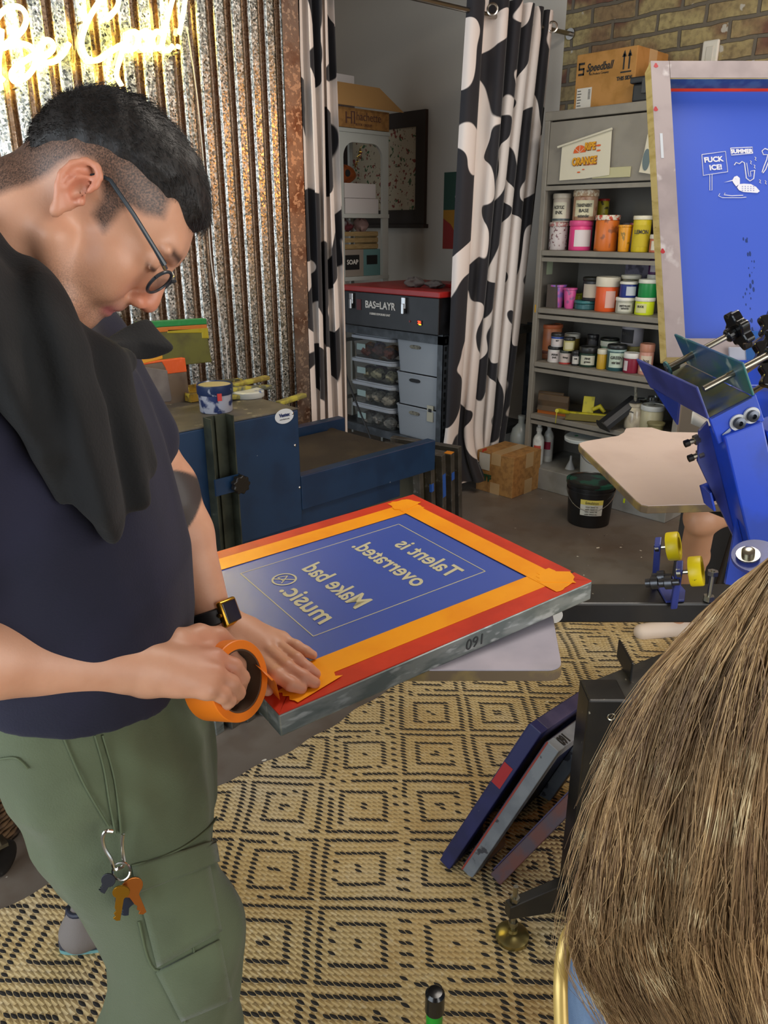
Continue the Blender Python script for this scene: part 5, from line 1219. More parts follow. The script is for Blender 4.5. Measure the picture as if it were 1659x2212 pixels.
MB().lathe([(.016, 0), (.016, .003), (.009, .003), (.009, .010), (.005, .012), (.001, .012)], along(pc-RT*.012, pc-RT*.012-(FW*.5+RT*.2-UP*.6)), 20).build('pivot_bolt', m_steel, head, smooth=True)
# registration gate with yellow rollers
gate = thing('registration_gate', 'blue registration gate with two yellow rollers standing on the black press arm', 'registration gate', onZ(1450, 1290, .9))
gd = 1.37
def gp(px, py, d=gd): return onD(px, py, d)
MB().prism([onZ(px, py, .900) for px, py in ((1412, 1258), (1450, 1246), (1480, 1280), (1478, 1300), (1438, 1303))], (0, 0, .005)).build('base_plate', m_pblue2, gate, bevel=.001)
def roller(px, py, d, foot, axis):
    c = gp(px, py, d); ax = Vector(axis).normalized(); r = .0265
    MB().lathe([(r*.62, -.009), (r*.97, -.009), (r, -.007), (r, .010), (r*.97, .012), (r*.62, .012), (r*.62, -.009)], along(c, c+ax), 36, False, False).build('yellow_roller', mat('yellow_rubber', 'dcc50c', .4, c2='3a3410', nscale=45, thr=(.66, .70)), gate, smooth=True)
    MB().lathe([(.0165, -.004), (.0165, .006), (.001, .006)], along(c, c+ax), 20).build('roller_core', m_knob, gate, smooth=True)
    f = foot
    s = ax.cross(UP).normalized()
    q0 = c-ax*.020; 
    perp = (c-f).cross(ax).normalized()*.013
    MB().prism([q0+perp+UP*.012, q0-perp+UP*.012, f-perp*1.3-ax*.018, f+perp*1.3-ax*.018], -ax*.012).build('bracket', m_pblue2, gate, bevel=.002)
    MB().rod(c+ax*.008, c-ax*.030, .004, seg=10).build('axle', m_steel, gate)
    MB().lathe([(.009, 0), (.009, .007), (.004, .009)], along(c-ax*.024, c-ax*.03), 6).build('nut', m_steel, gate)
ax1 = RT*.8-FW*.45+UP*.1
roller(1453, 1180, gd+.05, onZ(1443, 1262, .905), ax1)
roller(1502, 1234, gd-.02, onZ(1486, 1300, .905), ax1)
for (px, py, dd) in ((1436, 1246, gd+.03), (1452, 1258, gd), (1422, 1258, gd+.03)):
    c = gp(px, py, dd); MB().lathe([(.006, -.012), (.006, .0), (.012, .0), (.012, .012), (.008, .014), (.008, .022), (.001, .022)], along(c, c-ax1), 16, True, False).build('shoulder_bolt', mat('dark_zinc_b', '55565a', .35, .8), gate, smooth=True)
c = onZ(1530, 1297, .9); MB().rod(c, c+Vector((0, 0, .062)), .0042, seg=12).rod(c+Vector((0, 0, .0)), c+Vector((0, 0, .010)), .010, seg=6).rod(c+Vector((0, 0, .052)), c+Vector((0, 0, .060)), .010, seg=6).build('stop_bolt', m_steel, gate)
# pallets
m_pal = mat('pallet_white', 'cbb8ae', .6, c2='c2aea4', nscale=4, c3='8a7a70', n3=60, thr3=(.75, .77))
m_paledge = mat('pallet_mdf_edge', '6d5c46', .8, c2='8d7848', nscale=14)
m_pal2 = mat('pallet_white_stained', 'b9b2bc', .7, c2='9c98a4', nscale=9, thr=(.35, .75))
def pallet(name, label, pts, z, th, m):
    t = thing('print_pallet', label, 'pallet', (sum(p.x for p in pts)/len(pts), sum(p.y for p in pts)/len(pts), z-th))
    MB().prism([(p.x, p.y, z-th) for p in pts], (0, 0, th-.002)).build('board', m_paledge, t, bevel=.002)
    c = Vector((t.location.x, t.location.y, 0))
    MB().prism([(c.x+(p.x-c.x)*.992, c.y+(p.y-c.y)*.992, z-.002) for p in pts], (0, 0, .002)).build('top_face', m, t)
    return t
pp = [(1250, 957), (1268, 952), (1335, 941), (1347, 934), (1352, 925), (1372, 923), (1408, 923), (1430, 930), (1450, 933), (1620, 936), (1800, 938), (1800, 1083), (1590, 1088), (1400, 1093), (1385, 1090), (1374, 1082), (1300, 1009), (1252, 963)]
pallet('p', 'white T shaped print pallet with a brown edge beside the raised blue arm', [onZ(x, y, .930) for x, y in pp], .930, .020, m_pal)
def rrect(r0, r1, g0, g1, rad=.03, skew=0):
    out = []
    for cx, cy, s0 in ((r1-rad, g1-rad, 0), (r0+rad, g1-rad, PI/2), (r0+rad, g0+rad, PI), (r1-rad, g0+rad, 1.5*PI)):
        for k in range(7):
            t = s0+PI/2*k/6; g = cy+rad*math.sin(t); out.append(RG(cx+rad*math.cos(t)+skew*(g-g0), g, 0))
    return out
pallet('p', 'stained white print pallet under the taped screen', rrect(-.08, .268, .995, 1.26, .022, .12), .928, .020, m_pal2)
# second print head with the raised blue screen
m_wood = mat('screen_wood', 'c9b478', .6, c2='b49c5c', nscale=10, stretch=(1, 1, 6), c3='5a3a24', n3=40, thr3=(.72, .74))
m_ffront = mat('screen_frame_front', '9a8c8a', .55, c2='8a7d7c', nscale=9, c3='b4aaa8', n3=20, thr3=(.62, .7))
TL = onD(1405, 131, 1.75); BLp = onD(1440, 772, 1.65); dv = (BLp-TL); SHh = dv.length; dv.normalize()
rx = RT.copy(); rx = (rx-dv*rx.dot(dv)).normalized(); nz = rx.cross(dv).normalized()
if nz.dot(FW) < 0: nz = -nz     # nz points away from the camera
qs = orient(rx, dv, nz, TL); SWd = .56
rs = thing('print_screen', 'large raised print screen with blue emulsion and white hand drawn doodles', 'screen frame', TL+rx*.3+dv*SHh)
fb_ = .043
for a, b, nm in (((0, 0), (fb_, SHh), 'side_bar'), ((SWd-fb_, 0), (SWd, SHh), 'side_bar'), ((fb_, 0), (SWd-fb_, fb_), 'cross_bar'), ((fb_, SHh-fb_), (SWd-fb_, SHh), 'cross_bar')):
    MB().bb((a[0], a[1], .0015), (b[0], b[1], .040), qs).build(nm, m_wood, rs, bevel=.002)
    MB().bb((a[0]+.0005, a[1]+.0005, 0), (b[0]-.0005, b[1]-.0005, .0014), qs).build('bar_face', m_ffront, rs)
MB().bb((fb_-.002, fb_-.002, .036), (SWd-fb_+.002, SHh-fb_+.002, .0375), qs).build('coated_mesh', m_emul('blue_emulsion_upright', '3555bc', .4), rs)
MB().bb((fb_, fb_, .004), (SWd-fb_, fb_+.0012, .036), qs).build('inner_stain', mat('blue_stain', '23407a', .5, c2='3a5a8a', nscale=30), rs)
MB().bb((fb_, fb_+.001, .0335), (SWd-fb_, fb_+.0075, .0358), qs).build('red_tape', m_rtape, rs)
mdrp = mat('dark_blue_drips', '14306c', .5)
rnd = random.Random(4)
for k in range(34):
    y = .40+.28*rnd.random(); x = .205+rnd.gauss(0, .006)+.006*math.sin(y*30); s = rnd.uniform(.001, .0045)
    mbx = MB().prism([qs @ Vector((x+s*.6*math.cos(a), y+s*1.5*math.sin(a), .0357)) for a in [2*PI*i/8 for i in range(8)]], nz*.0005)
    if k == 0: acc = mbx
    else:
        me_ = bpy.data.meshes.new('x'); mbx.bm.to_mesh(me_); acc.bm.from_mesh(me_); bpy.data.meshes.remove(me_); mbx.bm.free()
tag(acc.build('ink_drips', mdrp, rs), kind='stuff')
m_dw = mat('doodle_white', 'd6d4dc', .6)
def sq(px, py, h=.0352):      # pixel on the mesh plane
    r = ray(px, py); n_ = nz; p0 = TL+nz*h; t = (p0-CAM).dot(n_)/r.dot(n_); return CAM+r*t
def dl(nm, pts, w=.0011, closed=False):
    P_ = [sq(*p) for p in pts]; 
    if closed: P_.append(P_[0])
    return MB().tube(P_, w, 5).build(nm, m_dw, rs)
def dt(txt, px, py, size, rot=0.0, bold=.0006):
    c = sq(px, py); x = rx*math.cos(rot)+dv*math.sin(rot); y = -dv*math.cos(rot)+rx*math.sin(rot)
    return text_obj(txt, size, 'doodle_lettering', m_dw, orient(x, y, -nz, c), rs, bold=bold)
dl('doodle_sign', [(1516, 334), (1567, 327), (1572, 371), (1519, 379)], .0009, True)
dl('doodle_post', [(1533, 378), (1533, 411), (1538, 411), (1538, 376)], .0007)
dt('FUCK', 1541, 345, .017, -.08); dt('ICE!', 1546, 362, .017, -.08)
dl('doodle_plate', [(1578, 320), (1625, 318), (1626, 331), (1580, 335)], .0011, True)
dt('SUMMER', 1602, 327, .013, -.03)
dl('doodle_saxophone', [(1586, 357), (1590, 351), (1597, 354), (1603, 349), (1608, 352), (1610, 368), (1612, 385), (1620, 391), (1628, 386), (1630, 369)], .0012)
dl('doodle_saxophone', [(1613, 352), (1616, 372), (1618, 381), (1622, 381), (1621, 370), (1631, 368)], .0008)
for (px, py) in ((1620, 347), (1628, 356), (1630, 339), (1640, 388), (1652, 390)): dl('doodle_note', [(px, py), (px+3, py+2), (px+1, py+6), (px+4, py+8)], .0008)
dl('doodle_swirl', [(1659+4, 325), (1652, 321), (1646, 326), (1649, 334), (1658, 334), (1656, 345), (1650, 360), (1646, 372)], .0012)
dl('doodle_swirl', [(1668, 334), (1660, 350), (1654, 366), (1648, 374)], .0012)
body = [(1592, 405), (1596, 398), (1607, 397), (1622, 398), (1633, 404), (1641, 413), (1636, 417), (1622, 416), (1606, 415), (1596, 411)]
MB().prism([sq(*p) for p in body], -nz*.0006).build('doodle_duck', m_dw, rs)
MB().prism([sq(*p) for p in ((1564, 394), (1582, 389), (1586, 382), (1592, 380), (1598, 385), (1598, 397), (1590, 403), (1584, 395), (1582, 391))], -nz*.0006).build('doodle_duck', m_dw, rs)
mbd = MB()
for i in range(5):
    for j in range(3):
        c = sq(1604+i*6, 402+j*4.5, .0342); mbd.prism([c-rx*.0016, c+dv*.0012, c+rx*.0016], -nz*.0004)
tag(mbd.build('duck_feathers', mat('feather_blue', '2c50b0', .5), rs), kind='stuff')
c = sq(1590, 386, .034); MB().rod(c, c-nz*.0004, .0009, seg=8).build('duck_eye', m_dw, rs)
dl('doodle_water', [(1555, 418), (1552, 423), (1560, 427), (1600, 427), (1612, 426)], .0008); dl('doodle_water', [(1566, 417), (1564, 421), (1580, 423), (1605, 422)], .0009)
MB().bb((.012, .18, -.0006), (.018, .24, -.0001), qs).build('chipped_patch', mat('chip_white', 'b9bcc0', .6), rs)
for (x, y) in ((.012, .012), (.006, .12), (.004, .46)): 
    MB().prism([qs @ Vector((x+.0045*math.cos(a)*(1+.3*math.sin(3*a)), y+.006*math.sin(a), -.0003)) for a in [2*PI*i/14 for i in range(14)]], nz*.0002).build('red_dab', mat('dab_red', 'a02028', .5), rs)
h2 = thing('screen_clamp', 'blue print head with large black knobs gripping the raised screen', 'print head', qs @ Vector((.30, SHh, -.02)))
MB().bb((.13, SHh-.020, -.010), (.40, SHh+.062, -.005), qs).build('clamp_plate', mat('pale_clamp', '9a9ca8', .4, c2='7f84a0', nscale=12), h2, bevel=.002)
MB().bb((.13, SHh+.002, -.005), (.40, SHh+.012, .05), qs).build('clamp_floor', m_pblue, h2, bevel=.002)
MB().bb((.165, SHh-.055, -.012), (.30, SHh+.010, -.0105), qs).build('clear_guard', mat('blue_acrylic', '4a8ad0', .1, trans=.7), h2, bevel=.0006)
MB().bb((.115, SHh+.012, -.02), (.46, SHh+.070, .045), qs).build('cross_tube', m_pblue, h2, bevel=.003)
MB().prism([qs @ Vector(p) for p in ((.165, SHh+.05, .02), (.25, SHh+.05, .02), (.42, SHh+.40, -.02), (.34, SHh+.40, -.02))], qs.to_3x3() @ Vector((0, 0, .04))).build('tilt_arm', m_pblue, h2, bevel=.003)
box2('head_link', qs @ Vector((.385, SHh+.37, .02)), Vector((HUB.x, HUB.y, 1.00)), .05, .05, m_pblue, h2)
for px, py, d in ((1665, 715, 1.52), (1655, 772, 1.45), (1668, 820, 1.42)):
    c = onD(px, py, d); knob(h2, c+nz*.03, -nz, .03, .034, .03)

# ================================================================== screens leaning on the press leg
def lean_frame(label, A, B, m, m2, edge=None, w=.40, thick=.034, mesh=None, tape=None, num=None):
    A, B = Vector(A), Vector(B); up_ = (B-A).normalized(); X_ = Vector((1, 0.06, 0)).normalized(); X_ = (X_-up_*X_.dot(up_)).normalized(); n_ = up_.cross(X_); 
    if n_.y > 0: n_ = -n_      # toward the camera side
    q = orient(X_, up_, n_, A); h = (B-A).length
    t = thing('print_screen', label, 'screen frame', A+X_*w/2, 'screens leaning on the press leg')
    f = .036
    MB().bb((0, 0, -thick), (f, h, 0), q).build('side_bar', m, t, bevel=.002)
    MB().bb((w-f, 0, -thick), (w, h, 0), q).build('side_bar', m, t, bevel=.002)
    MB().bb((f, h-f, -thick), (w-f, h, 0), q).build('cross_bar', m2, t, bevel=.002)
    MB().bb((f, 0, -thick), (w-f, f, 0), q).build('cross_bar', m2, t, bevel=.002)
    MB().bb((.01, .01, -.004-thick), (w-.01, h-.01, -.001-thick), q).build('coated_mesh', mesh, t)
    if edge: MB().bb((-.0006, 0, -thick), (.0008, h, -thick+.004), q).build('edge_tape', edge, t)
    if tape: MB().bb((-.0008, h*.60, -thick), (-.0002, h*.74, -.008), q).build('red_tape', tape, t)
    if num:
        c = q @ Vector((.055, h+.0008, -thick*.5))
        text_obj(num, .034, 'marker_number', m_ink, orient(-X_, n_*-1 if False else n_, up_, c), t, bold=.0012, sx=.8)
    return t, q
mdb = mat('dark_blue_frame', '242a60', .4, c2='1c2350', nscale=9, c3='8a8ca0', n3=34, thr3=(.73, .76))
mpb = mat('purple_grey_frame', '4a4462', .45, c2='3a3858', nscale=12)
mgf = mat('scratched_grey_frame', '868c92', .5, c2='70767e', nscale=10, c3='3a3c44', n3=26, thr3=(.64, .68))
mgf2 = mat('scratched_grey_frame2', '7a7c80', .5, c2='666a70', nscale=12)
mdm = mat('dark_blue_mesh', '22285a', .35)
lean_frame('dark blue print screen with a red tape square, rearmost on the press leg', (1.176, .972, .014), (1.296, .812, .452), mdb, mpb, mesh=mdm, tape=mat('tape_red2', 'b0242a', .5))
lean_frame('grey print screen marked 160, middle of the three on the press leg', (1.196, .915, .012), (1.300, .765, .425), mgf, mgf2, edge=mat('rust_red_edge', '9a3a2c', .5), mesh=mat('smudged_blue_mesh', '2c3150', .35, c2='3c3a4a', nscale=8), num='160')
lean_frame('rust red print screen leaning lowest, nearest the camera', (1.225, .848, .020), (1.345, .715, .290), mat('rust_frame', '6a3a32', .5, c2='50404a', nscale=14), mat('rust_frame'), mesh=mat('purple_mesh', '3a2c58', .4))
# green handled tool standing at the bottom edge
pt = onD(940, 2142, 1.05)
t = thing('green_pole', 'bright green pole with a black end cap standing on the rug', 'pole', (pt.x, pt.y, .018))
MB().rod((pt.x, pt.y, .018), (pt.x, pt.y, pt.z-.032), .0115, seg=24).build('shaft', mat('green_paint', '128c24', .3), t, smooth=True)
MB().lathe([(.0135, -.035), (.0135, -.004), (.010, 0), (.004, .001), (.001, .001)], Matrix.Translation(pt), 24).build('end_cap', m_knob, t, smooth=True)
# screens standing under the press beside the man's knee
for i, (lb, mm) in enumerate((('grey aluminium frame end low beside the knee, leftmost of the row', m_af), ('grey aluminium screen frame end, second of the row beside the knee', m_alu), ('aluminium screen frame with a blue dab, third of the row', m_alu), ('aluminium screen frame end, rightmost of the row beside the knee', m_af))):
    p = onZ(468+i*34, 1590-i*14, 0.0)
    tp = [((-.001, -.001, .03), (.036, -.0004, .09), mblue_t)] if i == 2 else None
    alu_frame(lb, (p.x, p.y, 0), (-.15, 1, 0), .30, .38, thick=.034, tape=tp, m=mm, grp='screens standing under the dryer')
# basket and caster at the far left
bk = thing('wicker_basket', 'dark wicker basket on the floor behind the man, at the left edge', 'basket', tuple(onZ(-60, 1800, 0)))
c = onZ(-75, 1795, 0.0); m4 = Matrix.Translation((c.x, c.y, 0))
mwk = mat('wicker', '6b5136', .8, c2='2c1e14', nscale=24, thr=(.4, .6))
mb = MB()
mb.lathe([(.13, 0.003), (.15, .01), (.165, .24), (.158, .24), (.14, .02)], m4, 40, True, True)
mb.build('basket_wall', mat('wicker_dark', '2a1c14', .9), bk, smooth=True)
for k in range(15):
    z = .014+k*.0155; r = .151+.015*z/.24
    pts = [Vector((c.x+(r+.003*math.sin(20*a+k*PI))*math.cos(a), c.y+(r+.003*math.sin(20*a+k*PI))*math.sin(a), z)) for a in [2*PI*i/80 for i in range(81)]]
    MB().tube(pts, .0062, 6, False).build('woven_row', mwk, bk, smooth=True)
c = onZ(0, 1850, .05)
cs = thing('caster_wheel', 'black caster wheel at the left edge of the floor', 'caster', (c.x, c.y, 0))
MB().lathe([(.010, -.014), (.040, -.014), (.046, -.010), (.046, .010), (.040, .014), (.010, .014)], Matrix.Translation((c.x, c.y, .046)) @ Matrix.Rotation(PI/2, 4, 'X') @ Matrix.Rotation(.5, 4, 'Y'), 30).build('wheel', m_knob, cs, smooth=True)
MB().rod((c.x, c.y, .08), (c.x, c.y, .13), .008).bb((c.x-.02, c.y-.02, .085), (c.x+.02, c.y+.02, .095)).build('stem', m_steel, cs)
# ================================================================== implicit-surface modelling for bodies and clothes
V3 = lambda p: np.array(p, dtype=np.float64)
class Prim:
    def __init__(s, fn, c, R, k, op): s.fn, s.c, s.R, s.k, s.op = fn, V3(c), R, k, op
def cap(a, b, ra, rb=None, k=.01, op='u'):
    a, b = V3(a), V3(b); rb = ra if rb is None else rb; ab = b-a; L2 = max(ab @ ab, 1e-9)
    def fn(p):
        t = np.clip(((p-a) @ ab)/L2, 0, 1); q = p-a-t[:, None]*ab
        return np.sqrt((q*q).sum(1)) - (ra+(rb-ra)*t)
    return Prim(fn, (a+b)/2, np.sqrt(L2)/2+max(ra, rb), k, op)
def ell(c, r, rot=None, k=.01, op='u'):
    c = V3(c); r = V3(r); Rm = None if rot is None else np.array(rot, dtype=np.float64)
    def fn(p):
        q = p-c
        if Rm is not None: q = q @ Rm.T
        k0 = np.sqrt(((q/r)**2).sum(1)); k1 = np.sqrt(((q/(r*r))**2).sum(1))
        return k0*(k0-1.0)/np.maximum(k1, 1e-9)
    return Prim(fn, c, r.max(), k, op)
def loft(sec, k=.02, op='u', power=2.3):
    """sections (z, cx, cy, a, b) -> super-elliptic column"""
    S = np.array(sorted(sec)); z0, z1 = S[0, 0], S[-1, 0]
    def fn(p):
        z = np.clip(p[:, 2], z0, z1)
        cx, cy, a, b = (np.interp(z, S[:, 0], S[:, i]) for i in (1, 2, 3, 4))
        x = np.abs(p[:, 0]-cx)/a; y = np.abs(p[:, 1]-cy)/b
        rr = (x**power+y**power)**(1/power)
        d = (rr-1)*np.minimum(a, b)*.95
        dz = np.maximum(z0-p[:, 2], p[:, 2]-z1)
        return np.where(dz > 0, np.sqrt(np.maximum(d, 0)**2+dz**2), np.maximum(d, dz))
    c = S[:, :1].mean(); return Prim(fn, (S[:, 1].mean(), S[:, 2].mean(), (z0+z1)/2), math.hypot(z1-z0, S[:, 3:].max()*2)/2+.1, k, op)
def smin(a, b, k):
    h = np.clip(.5+.5*(b-a)/k, 0, 1); return b+(a-b)*h-k*h*(1-h)
class SDF:
    def __init__(s, prims, disp=None, dmax=0.0): s.p = prims; s.disp = disp; s.dmax = dmax
    def ev(s, pts, sub=None):
        f = np.full(len(pts), 10.0)
        for i, pr in enumerate(s.p):
            if sub is not None and i not in sub: continue
            d = pr.fn(pts)
            if pr.op == 'u': f = smin(f, d, pr.k)
            elif pr.op == 's': f = -smin(-f, d, pr.k)
            else: f = -smin(-f, -d, pr.k)          # intersection
        if s.disp is not None: f = f - s.disp(pts)
        return f
    def near(s, c, rad):
        ids = set()
        for i, pr in enumerate(s.p):
            if pr.op != 'u' or np.linalg.norm(c-pr.c) < pr.R*1.02+rad+pr.k*2+.01: ids.add(i)
        return ids
def mesh_sdf(S, h, lo, hi, nb=14):
    lo, hi = V3(lo), V3(hi); nblk = np.ceil((hi-lo)/(h*nb)).astype(int)
    I = np.stack(np.meshgrid(*[np.arange(n) for n in nblk], indexing='ij'), -1).reshape(-1, 3)
    cen = lo+(I+.5)*h*nb
    f = S.ev(cen); D = nb*h*.9+h*2+S.dmax+.012
    I = I[np.abs(f) < D*1.25]
    g = np.arange(-1, nb+1); G = np.stack(np.meshgrid(g, g, g, indexing='ij'), -1).reshape(-1, 3); m = nb+2
    keys, verts, quads = [], [], []
    BIG = 1 << 20
    def key(a): return (a[..., 0].astype(np.int64)+2)*(BIG*BIG)+(a[..., 1].astype(np.int64)+2)*BIG+(a[..., 2].astype(np.int64)+2)
    offs = np.array([[i, j, k] for i in (0, 1) for j in (0, 1) for k in (0, 1)])
    edges = [(a, b) for a in range(8) for b in range(a+1, 8) if np.abs(offs[a]-offs[b]).sum() == 1]
    for blk in I:
        c = lo+(blk+.5)*h*nb; sub = S.near(c, nb*h*.9+h*2)
        base_i = blk*nb; P = lo+(base_i+G)*h
        v = S.ev(P, sub).reshape(m, m, m)
        if v.min() > 0 or v.max() < 0: continue
        cv = np.stack([v[o[0]:m-1+o[0], o[1]:m-1+o[1], o[2]:m-1+o[2]] for o in offs], -1)
        s = cv < 0; act = s.any(-1) & ~s.all(-1)
        ci = np.argwhere(act)
        if len(ci) == 0: continue
        vals = cv[act]; acc = np.zeros((len(ci), 3)); cnt = np.zeros(len(ci))
        for a, b in edges:
            x = (vals[:, a] < 0) != (vals[:, b] < 0); den = vals[:, a]-vals[:, b]
            t = np.where(x, vals[:, a]/np.where(np.abs(den) < 1e-12, 1, den), 0)
            acc += np.where(x[:, None], offs[a]+t[:, None]*(offs[b]-offs[a]), 0); cnt += x
        gi = ci-1+base_i
        keys.append(key(gi)); verts.append(lo+(gi+acc/cnt[:, None])*h)
        for ax in range(3):
            b_, c_ = (ax+1) % 3, (ax+2) % 3
            sl = [slice(1, m-1)]*3
            v0 = v[1:m-1, 1:m-1, 1:m-1]; sh = [slice(1, m-1)]*3; sh[ax] = slice(2, m); v1 = v[tuple(sh)]
            x = (v0 < 0) != (v1 < 0); e = np.argwhere(x)
            if len(e) == 0: continue
            neg = v0[x] < 0; ge = e+base_i
            ub = np.zeros(3, int); ub[b_] = 1; uc = np.zeros(3, int); uc[c_] = 1
            q = np.stack([key(ge), key(ge-ub), key(ge-ub-uc), key(ge-uc)], 1)
            q[~neg] = q[~neg][:, ::-1]; quads.append(q)
    keys = np.concatenate(keys); verts = np.concatenate(verts); quads = np.concatenate(quads)
    uk, idx = np.unique(keys, return_index=True); verts = verts[idx]
    pos = np.searchsorted(uk, quads); pos = np.clip(pos, 0, len(uk)-1)
    ok = (uk[pos] == quads).all(1)
    pos = pos[ok]; used = np.unique(pos); remap = np.full(len(verts), -1); remap[used] = np.arange(len(used))
    return verts[used], remap[pos]
RGM = np.array([[RT.x, RT.y, 0], [FH.x, FH.y, 0], [0, 0, 1]])     # rows: r, g, z axes in world
def rg2w(v): return v @ RGM
def w2rg(p): p = Vector(p); return (p.dot(RT), p.dot(FH), p.z)
def sdf_obj(name, S, h, lo, hi, m, parent, smooth_it=0, attr=None):
    v, f = mesh_sdf(S, h, lo, hi)
    for _ in range(smooth_it):
        acc = np.zeros_like(v); cnt = np.zeros(len(v))
        for a in range(4):
            np.add.at(acc, f[:, a], v[f[:, (a+1) % 4]]); np.add.at(cnt, f[:, a], 1)
        v = v*.5+.5*acc/np.maximum(cnt, 1)[:, None]
    w = rg2w(v)
    o_ = Vector((0, 0, 0)); p = parent
    while p is not None: o_ += p.location; p = p.parent
    me = bpy.data.meshes.new(name); n = len(v); nf = len(f)
    me.vertices.add(n); me.vertices.foreach_set('co', (w-np.array(o_)).astype(np.float32).ravel())
    me.loops.add(nf*4); me.loops.foreach_set('vertex_index', f.astype(np.int32).ravel())
    me.polygons.add(nf); me.polygons.foreach_set('loop_start', np.arange(0, nf*4, 4, dtype=np.int32)); me.polygons.foreach_set('loop_total', np.full(nf, 4, dtype=np.int32))
    me.polygons.foreach_set('use_smooth', [True]*nf); me.update(calc_edges=True); me.validate()
    if attr:
        for nm, fn in attr.items():
            a = me.color_attributes.new(nm, 'FLOAT_COLOR', 'POINT'); x = fn(v)
            if x.ndim == 1: x = np.stack([x, x, x, np.ones_like(x)], 1)
            a.data.foreach_set('color', x.astype(np.float32).ravel())
    me.materials.append(m); return put(bpy.data.objects.new(name, me), parent)
def hit(S, px, py, d0=.45, d1=1.6, off=0.0):
    """first point of the surface seen through the pixel, in world space"""
    r = ray(px, py); t = np.linspace(d0, d1, 900)
    P = np.array([w2rg(CAM+r*x) for x in t]); f = S.ev(P); i = np.argmax(f < off)
    if f[i] >= off: i = np.argmin(f)
    return CAM+r*float(t[i])
def pD(px, py, d): return w2rg(onD(px, py, d))
# ================================================================== the man taping the screen
man = thing('person', 'man in a navy t-shirt and olive cargo trousers leaning over the screen with orange tape', 'person', RG(-.42, .95, 0))
# head frame
th, ps = math.radians(48), math.radians(12)
hv = ray(172, 412).normalized(); hx = (RT-hv*RT.dot(hv)).normalized(); hy = hx.cross(hv)
F0 = hx*math.cos(th)-hy*math.sin(th); hU = hx*math.sin(th)+hy*math.cos(th)
hF = F0*math.cos(ps)-hv*math.sin(ps); hW = -hv*math.cos(ps)-F0*math.sin(ps)
HPw = onD(172, 412, .69)-hW*.078
hO = V3(w2rg(HPw)); Mh = np.array([[v.dot(RT), v.dot(FH), v.z] for v in (hF, hU, hW)])   # rows in rg space
def to_fu(px, py, w=.065):
    r = ray(px, py); q0 = HPw+hW*w; t = (q0-CAM).dot(hW)/r.dot(hW); p = CAM+r*t-HPw
    return (p.dot(hF), p.dot(hU))
def H(f, u, w): return hO+f*Mh[0]+u*Mh[1]+w*Mh[2]
def hl(p): return (p-hO) @ Mh.T
def hE(c, r, k=.01, op='u', tilt=0.0):
    R_ = Mh.copy()
    if tilt: 
        c_, s_ = math.cos(tilt), math.sin(tilt); T = np.array([[c_, s_, 0], [-s_, c_, 0], [0, 0, 1]]); R_ = T @ R_
    return ell(H(*c), r, R_, k, op)
def hC(a, b, ra, rb=None, k=.008, op='u'): return cap(H(*a), H(*b), ra, rb, k, op)
head = [hE((.002, .030, 0), (.081, .071, .072), .02), hE((.042, .022, 0), (.0465, .050, .058), .02),
        hC((.079, .024, -.028), (.079, .024, .028), .0130, k=.014), hE((.048, -.030, 0), (.040, .048, .048), .02),
        hE((.034, -.062, 0), (.043, .036, .040), .02)]
for s in (-1, 1):
    head += [hE((.054, -.024, s*.042), (.025, .023, .020), .018), hC((.006, -.048, s*.052), (.046, -.086, s*.036), .017, .015, .018),
             hC((.046, -.086, s*.036), (.062, -.094, s*.012), .014, .012, .014), hE((.052, -.046, s*.036), (.026, .022, .018), .014)]
head += [hE((.060, -.088, 0), (.0155, .013, .019), .012)]
for s in (-1, 1):
    head += [hE((.090, .002, s*.030), (.013, .0105, .016), .010, 's'), hE((.0745, .000, s*.031), (.0125, .0120, .0145), .003),
             hC((.0850, -.004, s*.018), (.0820, -.006, s*.044), .0018, k=.003), hC((.090, .015, s*.014), (.083, .018, s*.046), .0042, k=.008)]
head += [hC((.086, .008, 0), (.0985, -.026, 0), .0080, .0092, .010), hE((.1000, -.034, 0), (.0100, .0095, .0115), k=.006)]
for s in (-1, 1):
    head += [hE((.0910, -.0390, s*.0125), (.0110, .0082, .0078), k=.0035), hE((.0955, -.0460, s*.0105), (.0066, .0042, .0040), k=.0015, op='s')]
head += [hE((.074, -.053, 0), (.011, .010, .025), .010), hE((.0755, -.0590, 0), (.0095, .0050, .021), .004), hE((.0725, -.0700, 0), (.0095, .0052, .019), .004),
         hE((.066, -.079, 0), (.009, .006, .018), .008)]
for s in (-1, 1): head += [hC((.0860, -.0645, 0), (.061, -.0550, s*.034), .0021, .0019, k=.003, op='s'), hC((.082, -.035, s*.019), (.063, -.049, s*.037), .0034, .0030, k=.006, op='s'), hC((.063, -.049, s*.037), (.047, -.066, s*.043), .0030, .0015, k=.007, op='s')]
# ears
def ear(s):
    E_ = [hE((-.006, .000, s*.0755), (.0125, .0245, .0065), .006, tilt=.26)]
    ring = [(-.013, -.010), (-.0175, .000), (-.0165, .013), (-.0105, .023), (-.001, .0265), (.0065, .022), (.009, .013), (.0075, .005)]
    P_ = [(x-.0015, y, s*(.0825-.05*(x*x)*10)) for x, y in ring]
    for a, b in zip(P_[:-1], P_[1:]): E_.append(hC(a, b, .0033, k=.002))
    E_ += [hC((-.0145, -.010, s*.081), (-.004, -.024, s*.078), .0033, .0045, k=.003), hE((-.003, -.027, s*.077), (.0058, .0075, .0048), .004),
           hC((-.0095, -.008, s*.082), (-.0085, .008, s*.083), .0023, k=.0025), hC((-.0085, .008, s*.083), (.001, .016, s*.082), .0022, k=.0025),
           hE((-.0005, -.001, s*.083), (.0062, .0105, .0100), k=.0025, op='s'), hE((-.0125, .006, s*.0865), (.0024, .013, .0045), k=.002, op='s'), hE((.0075, -.006, s*.080), (.0038, .0050, .005), .003)]
    return E_
